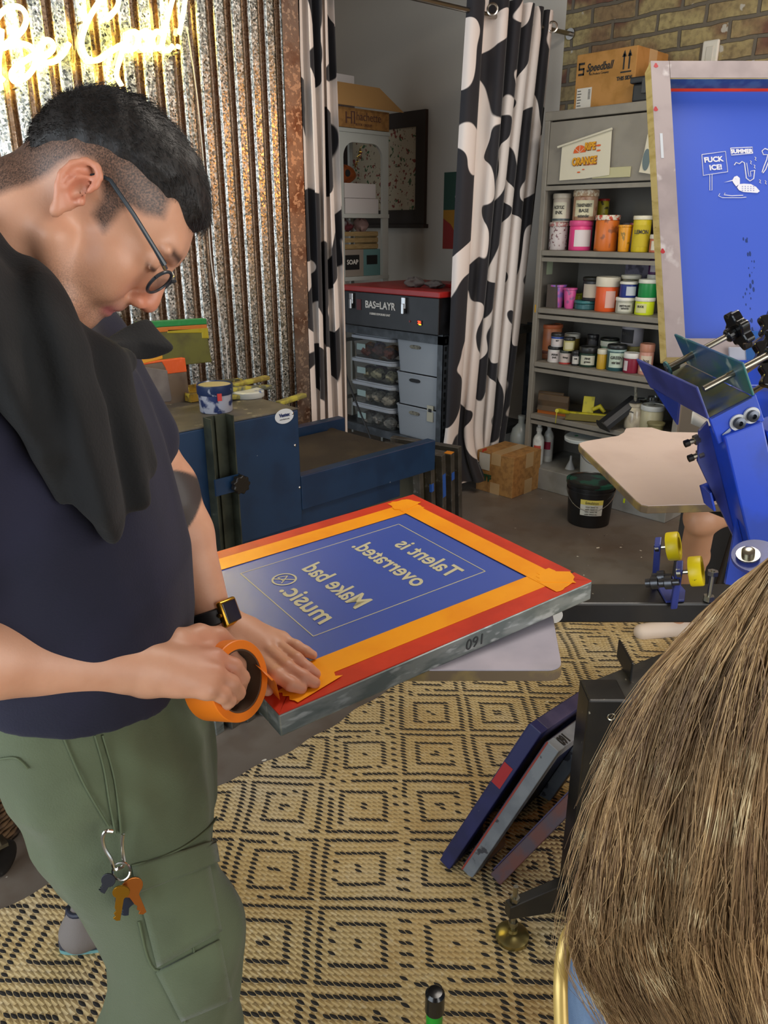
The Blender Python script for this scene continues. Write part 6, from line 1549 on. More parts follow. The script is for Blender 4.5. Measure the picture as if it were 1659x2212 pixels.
neckb = V3((-.405, .825, 1.475))
neck = [cap(H(-.020, -.010, 0), H(-.035, -.065, 0), .052, .052, .02), cap(H(-.028, -.055, 0), neckb, .054, .064, .02), cap(H(.004, -.058, 0), neckb+V3((.035, 0, -.02)), .038, .050, .02)]
# torso and legs under the clothes
torso = [loft([(1.00, -.395, .845, .105, .145), (1.14, -.39, .845, .112, .148), (1.30, -.40, .84, .108, .152), (1.40, -.405, .835, .092, .165), (1.455, -.405, .83, .065, .12)], k=.03),
         loft([(.84, -.350, .845, .085, .13), (1.02, -.385, .845, .088, .13)], k=.03)]
legs = [cap((-.330, .775, .84), (-.280, .765, .66), .070, .060, .02), cap((-.280, .765, .66), (-.298, .762, .48), .058, .054, .02), cap((-.298, .762, .48), (-.305, .755, .08), .054, .038, .015), cap((-.305, .755, .06), (-.17, .735, .035), .036, .03, .015),
        cap((-.37, .92, .84), (-.47, 1.12, .50), .070, .050, .02), cap((-.47, 1.12, .50), (-.640, 1.325, .09), .050, .036, .015)]
# far (left) arm, flat hand on the screen
shL = V3((-.395, 1.00, 1.405)); elL = V3(pD(362, 1055, 1.10)); wrL = V3(w2rg(onZ(462, 1338, 1.022)))
armL = [cap(shL, elL, .052, .040, .02), cap(elL, elL+(wrL-elL)*.35, .041, .040, .015), cap(elL+(wrL-elL)*.35, wrL, .040, .0265, .015)]
def onS(px, py, hgt):     # a pixel on the screen surface, raised by hgt
    r = ray(px, py); q0 = SB+en*hgt; t = (q0-CAM).dot(en)/r.dot(en); return V3(w2rg(CAM+r*t))
def finger(P_, R_, k=.004):
    return [cap(P_[i], P_[i+1], R_[i], R_[i+1], k) for i in range(len(P_)-1)]
handL = []
mc = [onS(552, 1414, .030), onS(573, 1399, .036), (onS(592, 1389, .034)), onS(608, 1381, .028)]
handL += [cap(wrL, mc[0], .024, .0135, .012), cap(wrL, mc[1], .025, .0135, .012), cap(wrL, mc[2], .024, .013, .012), cap(wrL, mc[3], .022, .012, .012), cap(mc[0], mc[3], .012, .0105, .006), cap((wrL+mc[0])/2, (wrL+mc[3])/2, .017, .015, .012)]
tips = [[(598, 1458, .027), (628, 1478, .017), (651, 1487, .0085)], [(620, 1441, .030), (655, 1462, .018), (680, 1475, .0085)], [(640, 1424, .028), (664, 1444, .017), (682, 1456, .0085)], [(640, 1396, .022), (660, 1407, .014), (676, 1415, .0078)]]
for m_, tp, r0 in zip(mc, tips, (.0098, .0100, .0095, .0084)):
    P_ = [m_]+[onS(*t) for t in tp]; handL += finger(P_, (r0*1.12, r0*1.04, r0*.95, r0*.82))
thp = [onS(512, 1412, .038), onS(535, 1450, .026), onS(560, 1474, .014), onS(578, 1490, .010)]
handL += finger([wrL]+thp, (.018, .016, .0125, .0115, .009), .008)
# near (right) arm, fist round the tape roll
shR = V3((-.41, .665, 1.40)); elR = V3(pD(-235, 1392, .735)); wrR = V3(pD(322, 1447, .875))
armR = [cap(shR, elR, .052, .043, .02), cap(elR, elR+(wrR-elR)*.35, .044, .043, .015), cap(elR+(wrR-elR)*.35, wrR, .043, .0285, .015)]
mr = [V3(pD(*t)) for t in ((448, 1402, .945), (463, 1424, .915), (462, 1456, .893), (448, 1487, .880))]
handR = [cap(wrR, mr[0], .024, .0145, .012), cap(wrR, mr[1], .026, .0145, .012), cap(wrR, mr[2], .026, .014, .012), cap(wrR, mr[3], .024, .0135, .012), cap(mr[0], mr[3], .0135, .012, .006), cap((wrR+mr[0])/2, (wrR+mr[3])/2, .019, .018, .012)]
fg = [[(492, 1412, .955), (515, 1436, .965), (520, 1462, .975)], [(504, 1440, .925), (522, 1464, .940), (518, 1486, .955)], [(499, 1476, .905), (513, 1496, .922), (503, 1510, .940)], [(480, 1502, .890), (494, 1514, .903), (490, 1522, .92)]]
for m_, tp, r0 in zip(mr, fg, (.0100, .0102, .0098, .0088)):
    P_ = [m_]+[V3(pD(*t)) for t in tp]; handR += finger(P_, (r0*1.15, r0*1.05, r0*.97, r0*.85), .0035)
handR += finger([wrR]+[V3(pD(*t)) for t in ((378, 1392, .915), (430, 1372, .945), (472, 1376, .965), (500, 1392, .975))], (.022, .0185, .0130, .0118, .0092), .008)
BODY = SDF(torso+legs+neck+head+ear(1)+ear(-1)+armL+handL+armR+handR, None, .0)
# skin: warm tone, cropped hair fade at the sides, stubble, tattoo
def poly_sd(P_, poly):
    """signed distance to a polygon in 2D, positive inside"""
    x, y = P_[:, 0], P_[:, 1]; n = len(poly); d = np.full(len(x), 1e9); ins = np.zeros(len(x), bool)
    for i in range(n):
        ax, ay = poly[i]; bx, by = poly[(i+1) % n]; ex, ey = bx-ax, by-ay
        t = np.clip(((x-ax)*ex+(y-ay)*ey)/(ex*ex+ey*ey+1e-12), 0, 1); d = np.minimum(d, np.hypot(x-ax-t*ex, y-ay-t*ey))
        c = ((ay > y) != (by > y)) & (x < (bx-ax)*(y-ay)/(by-ay+1e-12)+ax); ins ^= c
    return np.where(ins, d, -d)
FADE = [to_fu(*p) for p in ((-60, 330), (-20, 420), (18, 404), (60, 392), (100, 372), (128, 352), (165, 338), (205, 350), (222, 385), (220, 430), (198, 462), (222, 500), (262, 455), (285, 448), (312, 462), (352, 468), (364, 430), (386, 408), (412, 452), (470, 480), (560, 300), (300, 60), (0, 120))]
HAIR = [to_fu(*p) for p in ((-60, 300), (20, 318), (60, 322), (110, 300), (160, 300), (220, 318), (280, 350), (330, 392), (360, 425), (388, 412), (408, 445), (430, 492), (448, 515), (500, 480), (560, 300), (300, 60), (0, 100))]
def front_w(L_):           # hairline on the forehead: only above U
    return L_[:, 1]-.052+.25*np.abs(L_[:, 2])**1.0*0
def tone(v):
    L_ = hl(v); near = np.linalg.norm(L_, axis=1) < .16
    s = poly_sd(L_[:, :2], FADE); side = np.clip((np.abs(L_[:, 2])-.030)/.02, 0, 1)
    fr = L_[:, 1]-.052; sd_ = np.where(L_[:, 0] > .045, s*side+fr*(1-side), s)
    back = (L_[:, 0] < .06) | (L_[:, 1] > .03)
    fade = np.clip(sd_/.008+.5, 0, 1)*near*(~((np.abs(L_[:, 2]) > .0765) & (np.abs(L_[:, 0]+.004) < .020) & (L_[:, 1] < .031) & (L_[:, 1] > -.035)))
    fade = np.where(L_[:, 1] < -.075, 0, fade)
    jaw = np.clip(1-np.abs(L_[:, 1]+.078)/.040, 0, 1)*np.clip((L_[:, 0]-.005)/.03, 0, 1)*near
    lip = (np.exp(-((L_[:, 1]+.0655)/.0080)**2)*np.clip((L_[:, 0]-.071)/.006, 0, 1)*np.clip((.030-np.abs(L_[:, 2]))/.006, 0, 1))*near
    red = np.clip(np.exp(-((L_[:, 0]-.100)**2+(L_[:, 1]+.035)**2)/.0004), 0, 1)*.8 + np.exp(-(L_[:, 0]**2+(L_[:, 1]-.005)**2)/.0009)*np.clip((np.abs(L_[:, 2])-.072)/.006, 0, 1)*.9
    hands = np.minimum(np.linalg.norm(v-V3(onS(670, 1465, .01)), axis=1), np.linalg.norm(v-mr[1], axis=1))
    red = np.clip(red*near+np.exp(-(hands/.04)**2)*.6, 0, 1)
    return np.stack([fade, jaw, np.clip(lip, 0, 1), np.ones(len(v))], 1), red
TAT = None
def attr_a(v): return tone(v)[0]
tc_ = V3(pD(352, 1088, 1.060))
brw = lambda v: (lambda L_: np.exp(-((L_[:, 1]-.0200)/.0045)**2)*np.clip((L_[:, 0]-.070)/.006, 0, 1)*np.clip((np.abs(L_[:, 2])-.010)/.004, 0, 1)*np.clip((.048-np.abs(L_[:, 2]))/.006, 0, 1))(hl(v))
lash = lambda v: (lambda L_: np.exp(-((L_[:, 1]+.0050)/.0024)**2)*np.clip((L_[:, 0]-.074)/.004, 0, 1)*np.clip((np.abs(L_[:, 2])-.015)/.003, 0, 1)*np.clip((.046-np.abs(L_[:, 2]))/.003, 0, 1))(hl(v))
def attr_b(v):
    t = np.clip((.048-np.linalg.norm((v-tc_)*V3((1, .35, 1)), axis=1))/.0025, 0, 1)*(v[:, 2] > 1.1)*(v[:, 1] > .9)
    return np.stack([tone(v)[1], t, np.clip(brw(v)+lash(v), 0, 1)*(np.linalg.norm(hl(v), axis=1) < .15), np.ones(len(v))], 1)
def m_skin():
    m = mat('skin', 'cc9a7c', .48, sss=.12); t = NT(m)
    a = t.n('ShaderNodeVertexColor', layer_name='tone_a').outputs[0]; b = t.n('ShaderNodeVertexColor', layer_name='tone_b').outputs[0]
    sa_ = t.n('ShaderNodeSeparateColor'); t.t.links.new(a, sa_.inputs[0]); sb_ = t.n('ShaderNodeSeparateColor'); t.t.links.new(b, sb_.inputs[0])
    c = t.mix(t.ramp(t.noise(18, None, 4), [(.35, K_), (.7, W_)]), lin('d3a083'), lin('c69072'))
    c = t.mix(t.math('MULTIPLY', sb_.outputs[0], .65), c, lin('c4694f'))
    st = t.noise(750, t.coord('Object', scale=(1, 1, 1)), 2)
    c = t.mix(t.math('MULTIPLY', sa_.outputs[1], t.ramp(st, [(.35, (.15, .15, .15, 1)), (.65, (.6, .6, .6, 1))])), c, lin('54453c'))
    c = t.mix(t.math('MULTIPLY', sa_.outputs[2], .75), c, lin('a8505a'))
    hs = t.noise(1, t.coord('Object', scale=(520, 1100, 600)), 3)
    c = t.mix(t.math('MULTIPLY', sa_.outputs[0], t.ramp(hs, [(.30, (.64, .64, .64, 1)), (.62, (.95, .95, .95, 1))])), c, lin('2a2320'))
    c = t.mix(t.math('MULTIPLY', sb_.outputs[1], .95), c, lin('2a2c2e'))
    c = t.mix(t.math('MULTIPLY', sb_.outputs[2], .9), c, lin('1e1815'))
    t.base(c); t.bump(t.math('ADD', t.noise(420, None, 3), t.math('MULTIPLY', t.noise(60, None, 3), .6)), .12, .0012)
    return m
MSK = m_skin()
body = sdf_obj('body', BODY, .0026, (-.86, .45, .0), (.12, 1.45, 1.80), MSK, man, 1, {'tone_a': attr_a, 'tone_b': attr_b})
# hair
rnd = np.random.RandomState(1)
def wav(p, f, seed):
    r_ = np.random.RandomState(seed); o = 0
    for i in range(4):
        d = r_.randn(3); d /= np.linalg.norm(d); o = o+np.sin(p @ (d*f*(1+.5*i))+r_.rand()*6.28)/(1+.6*i)
    return o/2.2
HSK = SDF(head[:2])
def hair_disp(p):
    L_ = hl(p); s = poly_sd(L_[:, :2], HAIR); side = np.clip((np.abs(L_[:, 2])-.030)/.025, 0, 1)
    fr = (L_[:, 1]-.050)
    sd_ = np.where(L_[:, 0] > .04, s*side+np.minimum(fr, .05)*(1-side), s)
    top = np.clip((L_[:, 1]-.03)/.06, 0, 1); frnt = np.clip((L_[:, 0]-.02)/.06, 0, 1)
    tmax = .0045+.0055*top+.005*top*frnt+.001*frnt
    t = np.clip(sd_*.7, -.008, tmax)
    return t+.0011*wav(p, 260, 3)+.0016*wav(p, 90, 5)*top
HS = SDF(head[:2], hair_disp, .028)
m_hair = mat('dark_hair', '120e0c', .6, c2='1d1613', nscale=1, stretch=(200, 500, 260), bump=.35, bscale=1, bdist=.002)
lo_ = hO-.16; hi_ = hO+.17
sdf_obj('hair', HS, .0022, lo_, hi_, m_hair, man, 0)
# short strands over the crown and fringe
def strands(name, roots, m, parent, rad=.00022):
    cu = bpy.data.curves.new(name, 'CURVE'); cu.dimensions = '3D'; cu.bevel_depth = rad; cu.bevel_resolution = 0; cu.resolution_u = 1
    o_ = Vector((0, 0, 0)); p = parent
    while p is not None: o_ += p.location; p = p.parent
    for P_ in roots:
        sp_ = cu.splines.new('POLY'); sp_.points.add(len(P_)-1)
        flat = np.ones((len(P_), 4)); flat[:, :3] = np.asarray(P_)-np.array(o_)
        sp_.points.foreach_set('co', flat.ravel())
        sp_.points.foreach_set('radius', np.linspace(1.0, .25, len(P_)))
    cu.materials.append(m); return put(bpy.data.objects.new(name, cu), parent)
R_ = []
cand = rnd.randn(16000, 3); cand /= np.linalg.norm(cand, axis=1)[:, None]; cand[:, 2] = np.abs(cand[:, 2])*np.sign(rnd.rand(16000)-.25)
cc_ = V3((.004, .032, 0))
P0 = hO+(cc_+cand*V3((.09, .078, .074))) @ Mh
for _ in range(5):
    f = HS.ev(P0); dirs = (P0-(hO+cc_ @ Mh)); dirs /= np.linalg.norm(dirs, axis=1)[:, None]; P0 = P0-dirs*f[:, None]
L0 = hl(P0); okm = (np.abs(HS.ev(P0)) < .001) & (hair_disp(P0) > .003)
for p, l, d in list(zip(P0[okm], L0[okm], dirs[okm]))[:4500]:
    comb = V3((.9, -.25-.5*max(0, l[0])*8, 0)) @ Mh; t = comb-d*(comb @ d); t /= np.linalg.norm(t)+1e-6
    t = t+rnd.randn(3)*.25; n_ = .0065+.006*max(0, min(1, (l[1]-.03)/.06))
    pts = [p-d*.001, p+t*n_*.5+d*.0014, p+t*n_+d*.0010*rnd.rand()]
    R_.append([rg2w(V3(q)) for q in pts])
o = strands('hair_strands', R_, mat('hair_strand', '100c0a', .55), man); tag(o, kind='stuff')
# glasses
gl = bpy.data.objects.new('eyeglasses', None); put(gl, man); gl.location = Vector(rg2w(H(.09, 0, .03)))-man.location; gl.empty_display_size = .02
def Hw(f, u, w): return Vector(rg2w(H(f, u, w)))
m_gf = mat('dark_grey_frame', '2b3238', .3); m_lens = mat('clear_lens', 'f2f4f4', .02, trans=1.0); m_lens.node_tree.nodes['Principled BSDF'].inputs['IOR'].default_value = 1.1
for s in (1, -1):
    MB().tube([Hw(*p) for p in ((-.004, .014, s*.0775), (.002, .022, s*.0785), (.012, .026, s*.078), (.045, .019, s*.0765), (.078, .010, s*.071), (.092, .006, s*.066))], [.0014, .0018, .0020, .0021, .0022, .0028], 8).build('temple_arm', m_gf, gl, smooth=True)
    ring = []
    for k in range(28):
        a = 2*PI*k/28; w = s*(.0345+.0215*math.cos(a)); u = -.009+.0150*math.sin(a)*(1.0 if math.sin(a) < 0 else .9); f = .1035-abs(w)*.17+u*.10
        ring.append(Hw(f, u, w))
    MB().tube(ring+[ring[0]], .0017, 8, False).build('rim', m_gf, gl, smooth=True)
    lm = MB(); lm.ngon(ring); lm.build('lens', m_lens, gl, solid=.0012)
    MB().tube([Hw(.088, .0065, s*.067), Hw(.0945, .004, s*.060)], .0024, 8).build('hinge', m_steel, gl, smooth=True)
MB().tube([Hw(.1015, -.001, -.012), Hw(.1040, .002, 0), Hw(.1015, -.001, .012)], .0017, 8).build('bridge', m_gf, gl, smooth=True)
# ---------------------------------------------------------------- clothes
def foldy(amp, f, seed, zs=.35):
    def fn(p):
        q = p*V3((1, 1, zs)); w = wav(q, f, seed); w2 = wav(q+w[:, None]*.02, f*2.1, seed+7)
        return amp*(w*np.abs(w)**.3+.45*w2)
    return fn
hemc = lambda p: p
TS = [loft([(.985, -.392, .845, .132, .172), (1.08, -.385, .845, .140, .170), (1.16, -.383, .845, .142, .172), (1.30, -.392, .84, .130, .176), (1.38, -.40, .835, .116, .182), (1.44, -.405, .83, .085, .150), (1.47, -.405, .828, .062, .085)], k=.03),
      cap(shL, shL+(elL-shL)*.62, .062, .058, .03), cap(shR, shR+(elR-shR)*.66, .062, .060, .03), cap(V3((-.40, .83, 1.43)), shL, .06, .06, .03), cap(V3((-.40, .83, 1.43)), shR, .06, .06, .03)]
TS.append(Prim(lambda p: (p[:, 2]-(1.016-.24*(p[:, 0]+.28)))*.95, (0, 0, 0), 99, .006, 's'))
TSF = SDF(TS, foldy(.0055, 26, 4), .014)
m_tee = mat('navy_jersey', '15162a', .92, c2='1a1a30', nscale=8, bump=.15, bscale=400, sheen=.04)
sdf_obj('t_shirt', TSF, .0045, (-.75, .50, .94), (-.15, 1.20, 1.56), m_tee, man, 2)
# hem band
# black cloth slung over the shoulders
def dcap(a, b, ra, rb, k=.025): return cap(V3(pD(*a)), V3(pD(*b)), ra, rb, k)
DR = [dcap((-60, 560, .70), (70, 690, .70), .040, .034), dcap((70, 708, .71), (165, 776, .76), .032, .026), dcap((165, 780, .77), (258, 778, .82), .026, .022),
      
      dcap((-40, 640, .66), (30, 860, .665), .036, .022), dcap((40, 725, .665), (115, 960, .69), .030, .016), dcap((120, 775, .70), (205, 1080, .735), .036, .020), dcap((190, 790, .76), (275, 1080, .79), .030, .020), dcap((150, 900, .72), (235, 1125, .765), .034, .016), dcap((-120, 620, .64), (-60, 800, .63), .042, .03),
      dcap((215, 790, .79), (290, 1000, .82), .026, .018)]
def drd(p):
    q = p*V3((1, 1, .22)); w = np.sin(q @ V3((95, 30, 20))+2*np.sin(q @ V3((20, 14, 30)))); return .0065*w+.003*wav(q, 60, 8)
DRF = SDF(DR, drd, .012)
m_blc = mat('black_cloth', '0c0d0f', .92, c2='111315', nscale=10, bump=.2, bscale=300, sheen=.03)
sdf_obj('black_cloth', DRF, .004, (-.75, .42, 1.10), (-.15, 1.0, 1.62), m_blc, man, 1)
wing = [onD(*t) for t in ((205, 742, .82), (256, 708, .86), (318, 676, .89), (330, 700, .90), (358, 730, .90), (384, 752, .90), (344, 768, .89), (308, 778, .88), (262, 770, .84), (222, 740, .80))]
wb = MB(); cw = sum(wing, Vector())/len(wing)+FW*-.002
top_ = [wb.bm.verts.new(p) for p in wing]; bot_ = [wb.bm.verts.new(p+FW*.012) for p in wing]; cv_ = wb.bm.verts.new(cw); cb2 = wb.bm.verts.new(cw+FW*.03)
for k in range(len(wing)):
    j = (k+1) % len(wing); wb.bm.faces.new((top_[k], top_[j], cv_)); wb.bm.faces.new((bot_[j], bot_[k], cb2)); wb.bm.faces.new((top_[j], top_[k], bot_[k], bot_[j]))
wb.build('cloth_corner', m_blc, man, smooth=True, angle=180, sub=2)
# trousers
TR = [loft([(.78, -.332, .845, .100, .135), (.84, -.346, .845, .118, .155), (.92, -.354, .845, .121, .163), (1.0, -.375, .845, .110, .152), (1.07, -.385, .845, .105, .145)], k=.04),
      cap((-.330, .775, .84), (-.276, .765, .67), .098, .084, .03), cap((-.276, .765, .67), (-.300, .762, .48), .084, .092, .03), cap((-.300, .762, .48), (-.305, .755, .10), .092, .070, .03),
      cap((-.37, .92, .84), (-.47, 1.12, .50), .090, .064, .03), cap((-.47, 1.12, .50), (-.635, 1.325, .15), .064, .050, .03)]
def trd(p):
    q = p*V3((1, 1, .55)); w = wav(q, 24, 21); w2 = wav(q+w[:, None]*.03, 55, 22); return .0085*w*np.abs(w)**.4+.0045*w2-.003*np.clip(np.sin(p[:, 2]*60+wav(p, 14, 2)*3), 0, 1)*np.clip((.62-p[:, 2])*6, 0, 1)
TRF = SDF(TR, trd, .018)
m_olv = mat('olive_cotton', '515a42', .88, c2='596349', nscale=6, bump=.2, bscale=500, sheen=.12)
sdf_obj('trousers', TRF, .005, (-.80, .55, .02), (-.12, 1.46, 1.06), m_olv, man, 1)
def seam(pts, nm='seam', r=.0014, m=None, S=TRF, off=.0018):
    pts = [tuple(v[:2]) for v in smooth_pts([(a_, b_, 0) for a_, b_ in pts], 6)]; P_ = [hit(S, *p, off=off) for p in pts]; return MB().tube(P_, r, 6).build(nm, m or mat('seam_thread', '566046', .8), man, smooth=True)
seam([(205, 1588), (225, 1660), (238, 1740), (250, 1800)]); seam([(222, 1588), (245, 1670), (256, 1740), (262, 1800)])
seam([(285, 1870), (340, 1855), (400, 1828), (450, 1790), (468, 1765)]); seam([(136, 1590), (180, 1690), (235, 1785)])
seam([(300, 1990), (335, 2095), (420, 2064)]); seam([(372, 1945), (412, 2030), (420, 2062)]); seam([(370, 2090), (390, 2160), (400, 2210)]); seam([(445, 1900), (455, 1985), (475, 2010)])
seam([(0, 1640), (35, 1638), (60, 1660)])
# cargo pocket panel
pk0 = [hit(TRF, *p, off=.004) for p in ((300, 1960), (372, 1935), (418, 2045), (338, 2085))]
cen = sum((Vector(p) for p in pk0), Vector())/4; nn_ = (CAM-cen).normalized()
def panel(nm, corners, n=10, thick=.004, m=m_olv, S=TRF):
    A, B, C_, D_ = corners
    def fn(i, j):
        s, t = i/n, j/n; px = (A[0]*(1-s)+B[0]*s)*(1-t)+(D_[0]*(1-s)+C_[0]*s)*t; py = (A[1]*(1-s)+B[1]*s)*(1-t)+(D_[1]*(1-s)+C_[1]*s)*t
        return hit(S, px, py, off=.003)
    mb = MB(); mb.grid(fn, n, n); o = mb.build(nm, m, man, smooth=True, angle=180); b = o.modifiers.new('s', 'SOLIDIFY'); b.thickness = thick; b.offset = 0; return o
panel('cargo_pocket', ((292, 1905), (450, 1860), (478, 2010), (340, 2088)))
panel('pocket_flap', ((285, 1872), (462, 1815), (470, 1862), (296, 1925)), thick=.007)
panel('knee_panel', ((338, 2100), (475, 2030), (500, 2160), (392, 2205)), thick=.004)
# watch
wa = (wrL-elL); wa /= np.linalg.norm(wa); wc = wrL-wa*.004
wcw = Vector(rg2w(wc)); wax = Vector(rg2w(wa))
wt = bpy.data.objects.new('wristwatch', None); put(wt, man); wt.location = wcw-man.location
m_gold = mat('gold_case', 'c8993a', .25, 1.0)
q = along(wcw-wax*.011, wcw+wax*.02)
MB().lathe([(.0310, 0), (.0325, .002), (.0325, .020), (.0310, .022)], q, 36, False, False).build('strap', mat('black_strap', '17161a', .5), wt, smooth=True, solid=.0015)
fc = hit(BODY, 492, 1322); od = (fc-wcw); od = (od-wax*od.dot(wax)).normalized(); fcp = wcw+od*.035
qx = wax.cross(od).normalized(); qw = orient(qx, wax, od, fcp)
MB().box((0, 0, 0), (.034, .038, .010), qw, .004, 3).build('watch_case', m_gold, wt, smooth=True, angle=60)
MB().box((0, 0, .0052), (.026, .030, .0015), qw, .001).build('watch_face', mat('dark_watch_glass', '26201f', .12), wt)
MB().lathe([(.003, 0), (.003, .003), (.001, .004)], qw @ Matrix.Translation((.017, 0, 0)) @ Matrix.Rotation(PI/2, 4, 'Y'), 10).build('crown', m_gold, wt)
# shoe of the far foot: heel toward the left edge
def shoe(hx_, hg, ang, nm='shoe'):
    e = bpy.data.objects.new(nm, None); base_w = RG(hx_, hg, .018); put(e, man); e.location = base_w-man.location
    c_, s_ = math.cos(ang), math.sin(ang)
    def S_(x, y, z): return (hx_+x*c_-y*s_, hg+x*s_+y*c_, .018+z)
    up = SDF([cap(S_(.012, 0, .045), S_(.020, 0, .088), .042, .034, .02), cap(S_(.012, 0, .040), S_(.13, 0, .045), .040, .038, .02), cap(S_(.13, 0, .045), S_(.23, .008, .030), .036, .024, .02), cap(S_(.06, 0, .08), S_(.12, 0, .062), .030, .028, .02)])
    b = ((min(S_(-.05, 0, 0)[0], S_(.3, 0, 0)[0])-.08, hg-.3, .0), (max(S_(-.05, 0, 0)[0], S_(.3, 0, 0)[0])+.08, hg+.3, .2))
    sdf_obj('upper', up, .004, b[0], b[1], mat('taupe_knit', '7d7672', .9, bump=.3, bscale=600), e, 1)
    mb = MB(); pts = []
    for k in range(32):
        a = 2*PI*k/32; x = .105+.142*math.cos(a); w = (.040+.006*(x-.1)/.1)*math.sin(a); pts.append(Vector(rg2w(V3(S_(x, w, .008)))))
    mb.prism(pts, (0, 0, .026)); mb.build('midsole', mat('dark_slate_sole', '3b3d4a', .6), e, bevel=.004)
    mb = MB(); pts = [p+Vector((0, 0, -.008)) for p in pts]; mb.prism(pts, (0, 0, .009)); mb.build('outsole', mat('teal_sole', '6fa0a2', .6), e)
    mb = MB(); 
    mb.tube([Vector(rg2w(V3(S_(*p)))) for p in ((.0, .0, .07), (-.008, 0, .095), (-.004, 0, .118), (.004, 0, .108))], .006, 8); mb.build('heel_tab', mat('navy_trim', '23283a', .6), e, smooth=True)
    mb = MB(); mb.tube([Vector(rg2w(V3(S_(.026+.030*math.cos(a), .028*math.sin(a), .116+.006*math.cos(a))))) for a in [2*PI*k/20 for k in range(21)]], .006, 8, False); mb.build('collar', mat('navy_trim'), e, smooth=True)
    mb = MB()
    for k in range(4): x = .09+.02*k; mb.tube([Vector(rg2w(V3(S_(x, w, .095-.012*k-abs(w)*.5)))) for w in (-.025, 0, .025)], .0025, 6)
    mb.build('laces', mat('navy_trim'), e)
    return e
hp = w2rg(onZ(128, 2045, .03)); shoe(hp[0]+.035, hp[1]+.01, .35)
shoe(-.33, .75, -.1)
# carabiner and keys hanging from the trouser loop
kp = hit(TRF, 245, 1800, off=.010)
ky = thing('key_ring', 'bunch of brass and dark keys on a silver carabiner hanging from the cargo trousers', 'keys', kp)
def kpt(px, py, off=.012): return hit(TRF, px, py, off=off)
MB().tube(smooth_pts([kpt(*p) for p in ((243, 1796), (229, 1796), (222, 1810), (226, 1832), (240, 1856), (246, 1874), (256, 1876), (268, 1866), (266, 1845), (264, 1822), (266, 1802))], 5), .0022, 8).build('carabiner', mat('silver', 'c8c8c4', .2, 1.0), ky, smooth=True)
MB().tube(smooth_pts([kpt(*p) for p in ((268, 1800), (264, 1830), (266, 1862))], 4), .0014, 8).build('carabiner_gate', mat('silver'), ky, smooth=True)
rc = kpt(262, 1882, .014); 
MB().tube([rc+(RT*math.cos(a)+UP*math.sin(a))*.010 for a in [2*PI*k/20 for k in range(21)]], .0014, 6, False).build('split_ring', mat('silver'), ky, smooth=True)
def key(head_px, tip_px, m, r=.012, off=.014, nm='key'):
    a = kpt(*head_px, off); b = kpt(*tip_px, off); d = (b-a).normalized(); n_ = (CAM-a).normalized(); s = d.cross(n_).normalized(); n_ = s.cross(d)
    L = (b-a).length; pts = []
    for k in range(18): 
        t = .55+(2*PI-1.1)*k/17; pts.append(a-d*(-r*math.cos(t))*1.0+s*r*math.sin(t))
    w = .0042
    tail = [a+d*L-s*w, a+d*(L*.98)+s*w*.3, a+d*(L*.88)+s*w*.9, a+d*(L*.8)+s*w*.3, a+d*(L*.7)+s*w, a+d*(L*.6)+s*w*.5, a+d*(r*1.05)+s*w]
    head = [a+d*(r*math.cos(t))+s*(r*math.sin(t)) for t in [PI/6+(2*PI-PI/3)*k/16 for k in range(17)]]
    poly = head+[a+d*(r*1.1)-s*w, a+d*L-s*w, a+d*(L*1.02), a+d*(L*.93)+s*w, a+d*(L*.85)+s*w*.4, a+d*(L*.76)+s*w, a+d*(L*.66)+s*w*.5, a+d*(L*.55)+s*w]
    MB().prism(poly, n_*.0022).build(nm, m, ky, bevel=.0004)
key((284, 1915), (308, 1972), mat('copper_key', 'b9743a', .3, .9), .0125, .016)
key((262, 1925), (252, 1985), mat('gold_key', 'a9802c', .3, .9), .0095, .020)
key((235, 1900), (220, 1925), mat('black_key', '1c1d24', .35), .008, .016)
key((272, 1940), (270, 1975), mat('navy_key', '1a2438', .35), .012, .010)
# tape roll in the near hand
tcn = onD(489, 1470, .952); tax = (RT*.80-FW*.52+UP*.10).normalized()
tr = thing('tape_roll', 'orange adhesive tape roll held in the man\'s right hand above the screen corner', 'tape roll', tcn)
q = along(tcn-tax*.024, tcn+tax*.024)
MB().lathe([(.0385, 0), (.0485, 0), (.0495, .001), (.0495, .047), (.0485, .048), (.0385, .048), (.0385, 0)], q, 48, False, False).build('tape_coil', m_oroll, tr, smooth=True)
MB().lathe([(.0365, .001), (.0384, .001), (.0384, .047), (.0365, .047), (.0365, .001)], q, 48, False, False).build('cardboard_core', mat('core_brown', '5a4636', .8), tr, smooth=True)
# tail running to the screen corner
A_, B_ = tcn+tax*.0+RT*.046+UP*.01, sp(*scr(588, 1500), .004)
C_ = sp(*scr(640, 1500), .0035)
tw = ea*.0+(sp(*scr(560, 1480), 0)-sp(*scr(600, 1520), 0)).normalized()*.022
MB().grid(lambda i, j: (A_.lerp(B_, i/6)+Vector((0, 0, .012*math.sin(PI*i/6)))) + (tw if j else -tw), 6, 1).build('tape_tail', m_oroll, tr, solid=.0006, smooth=True)
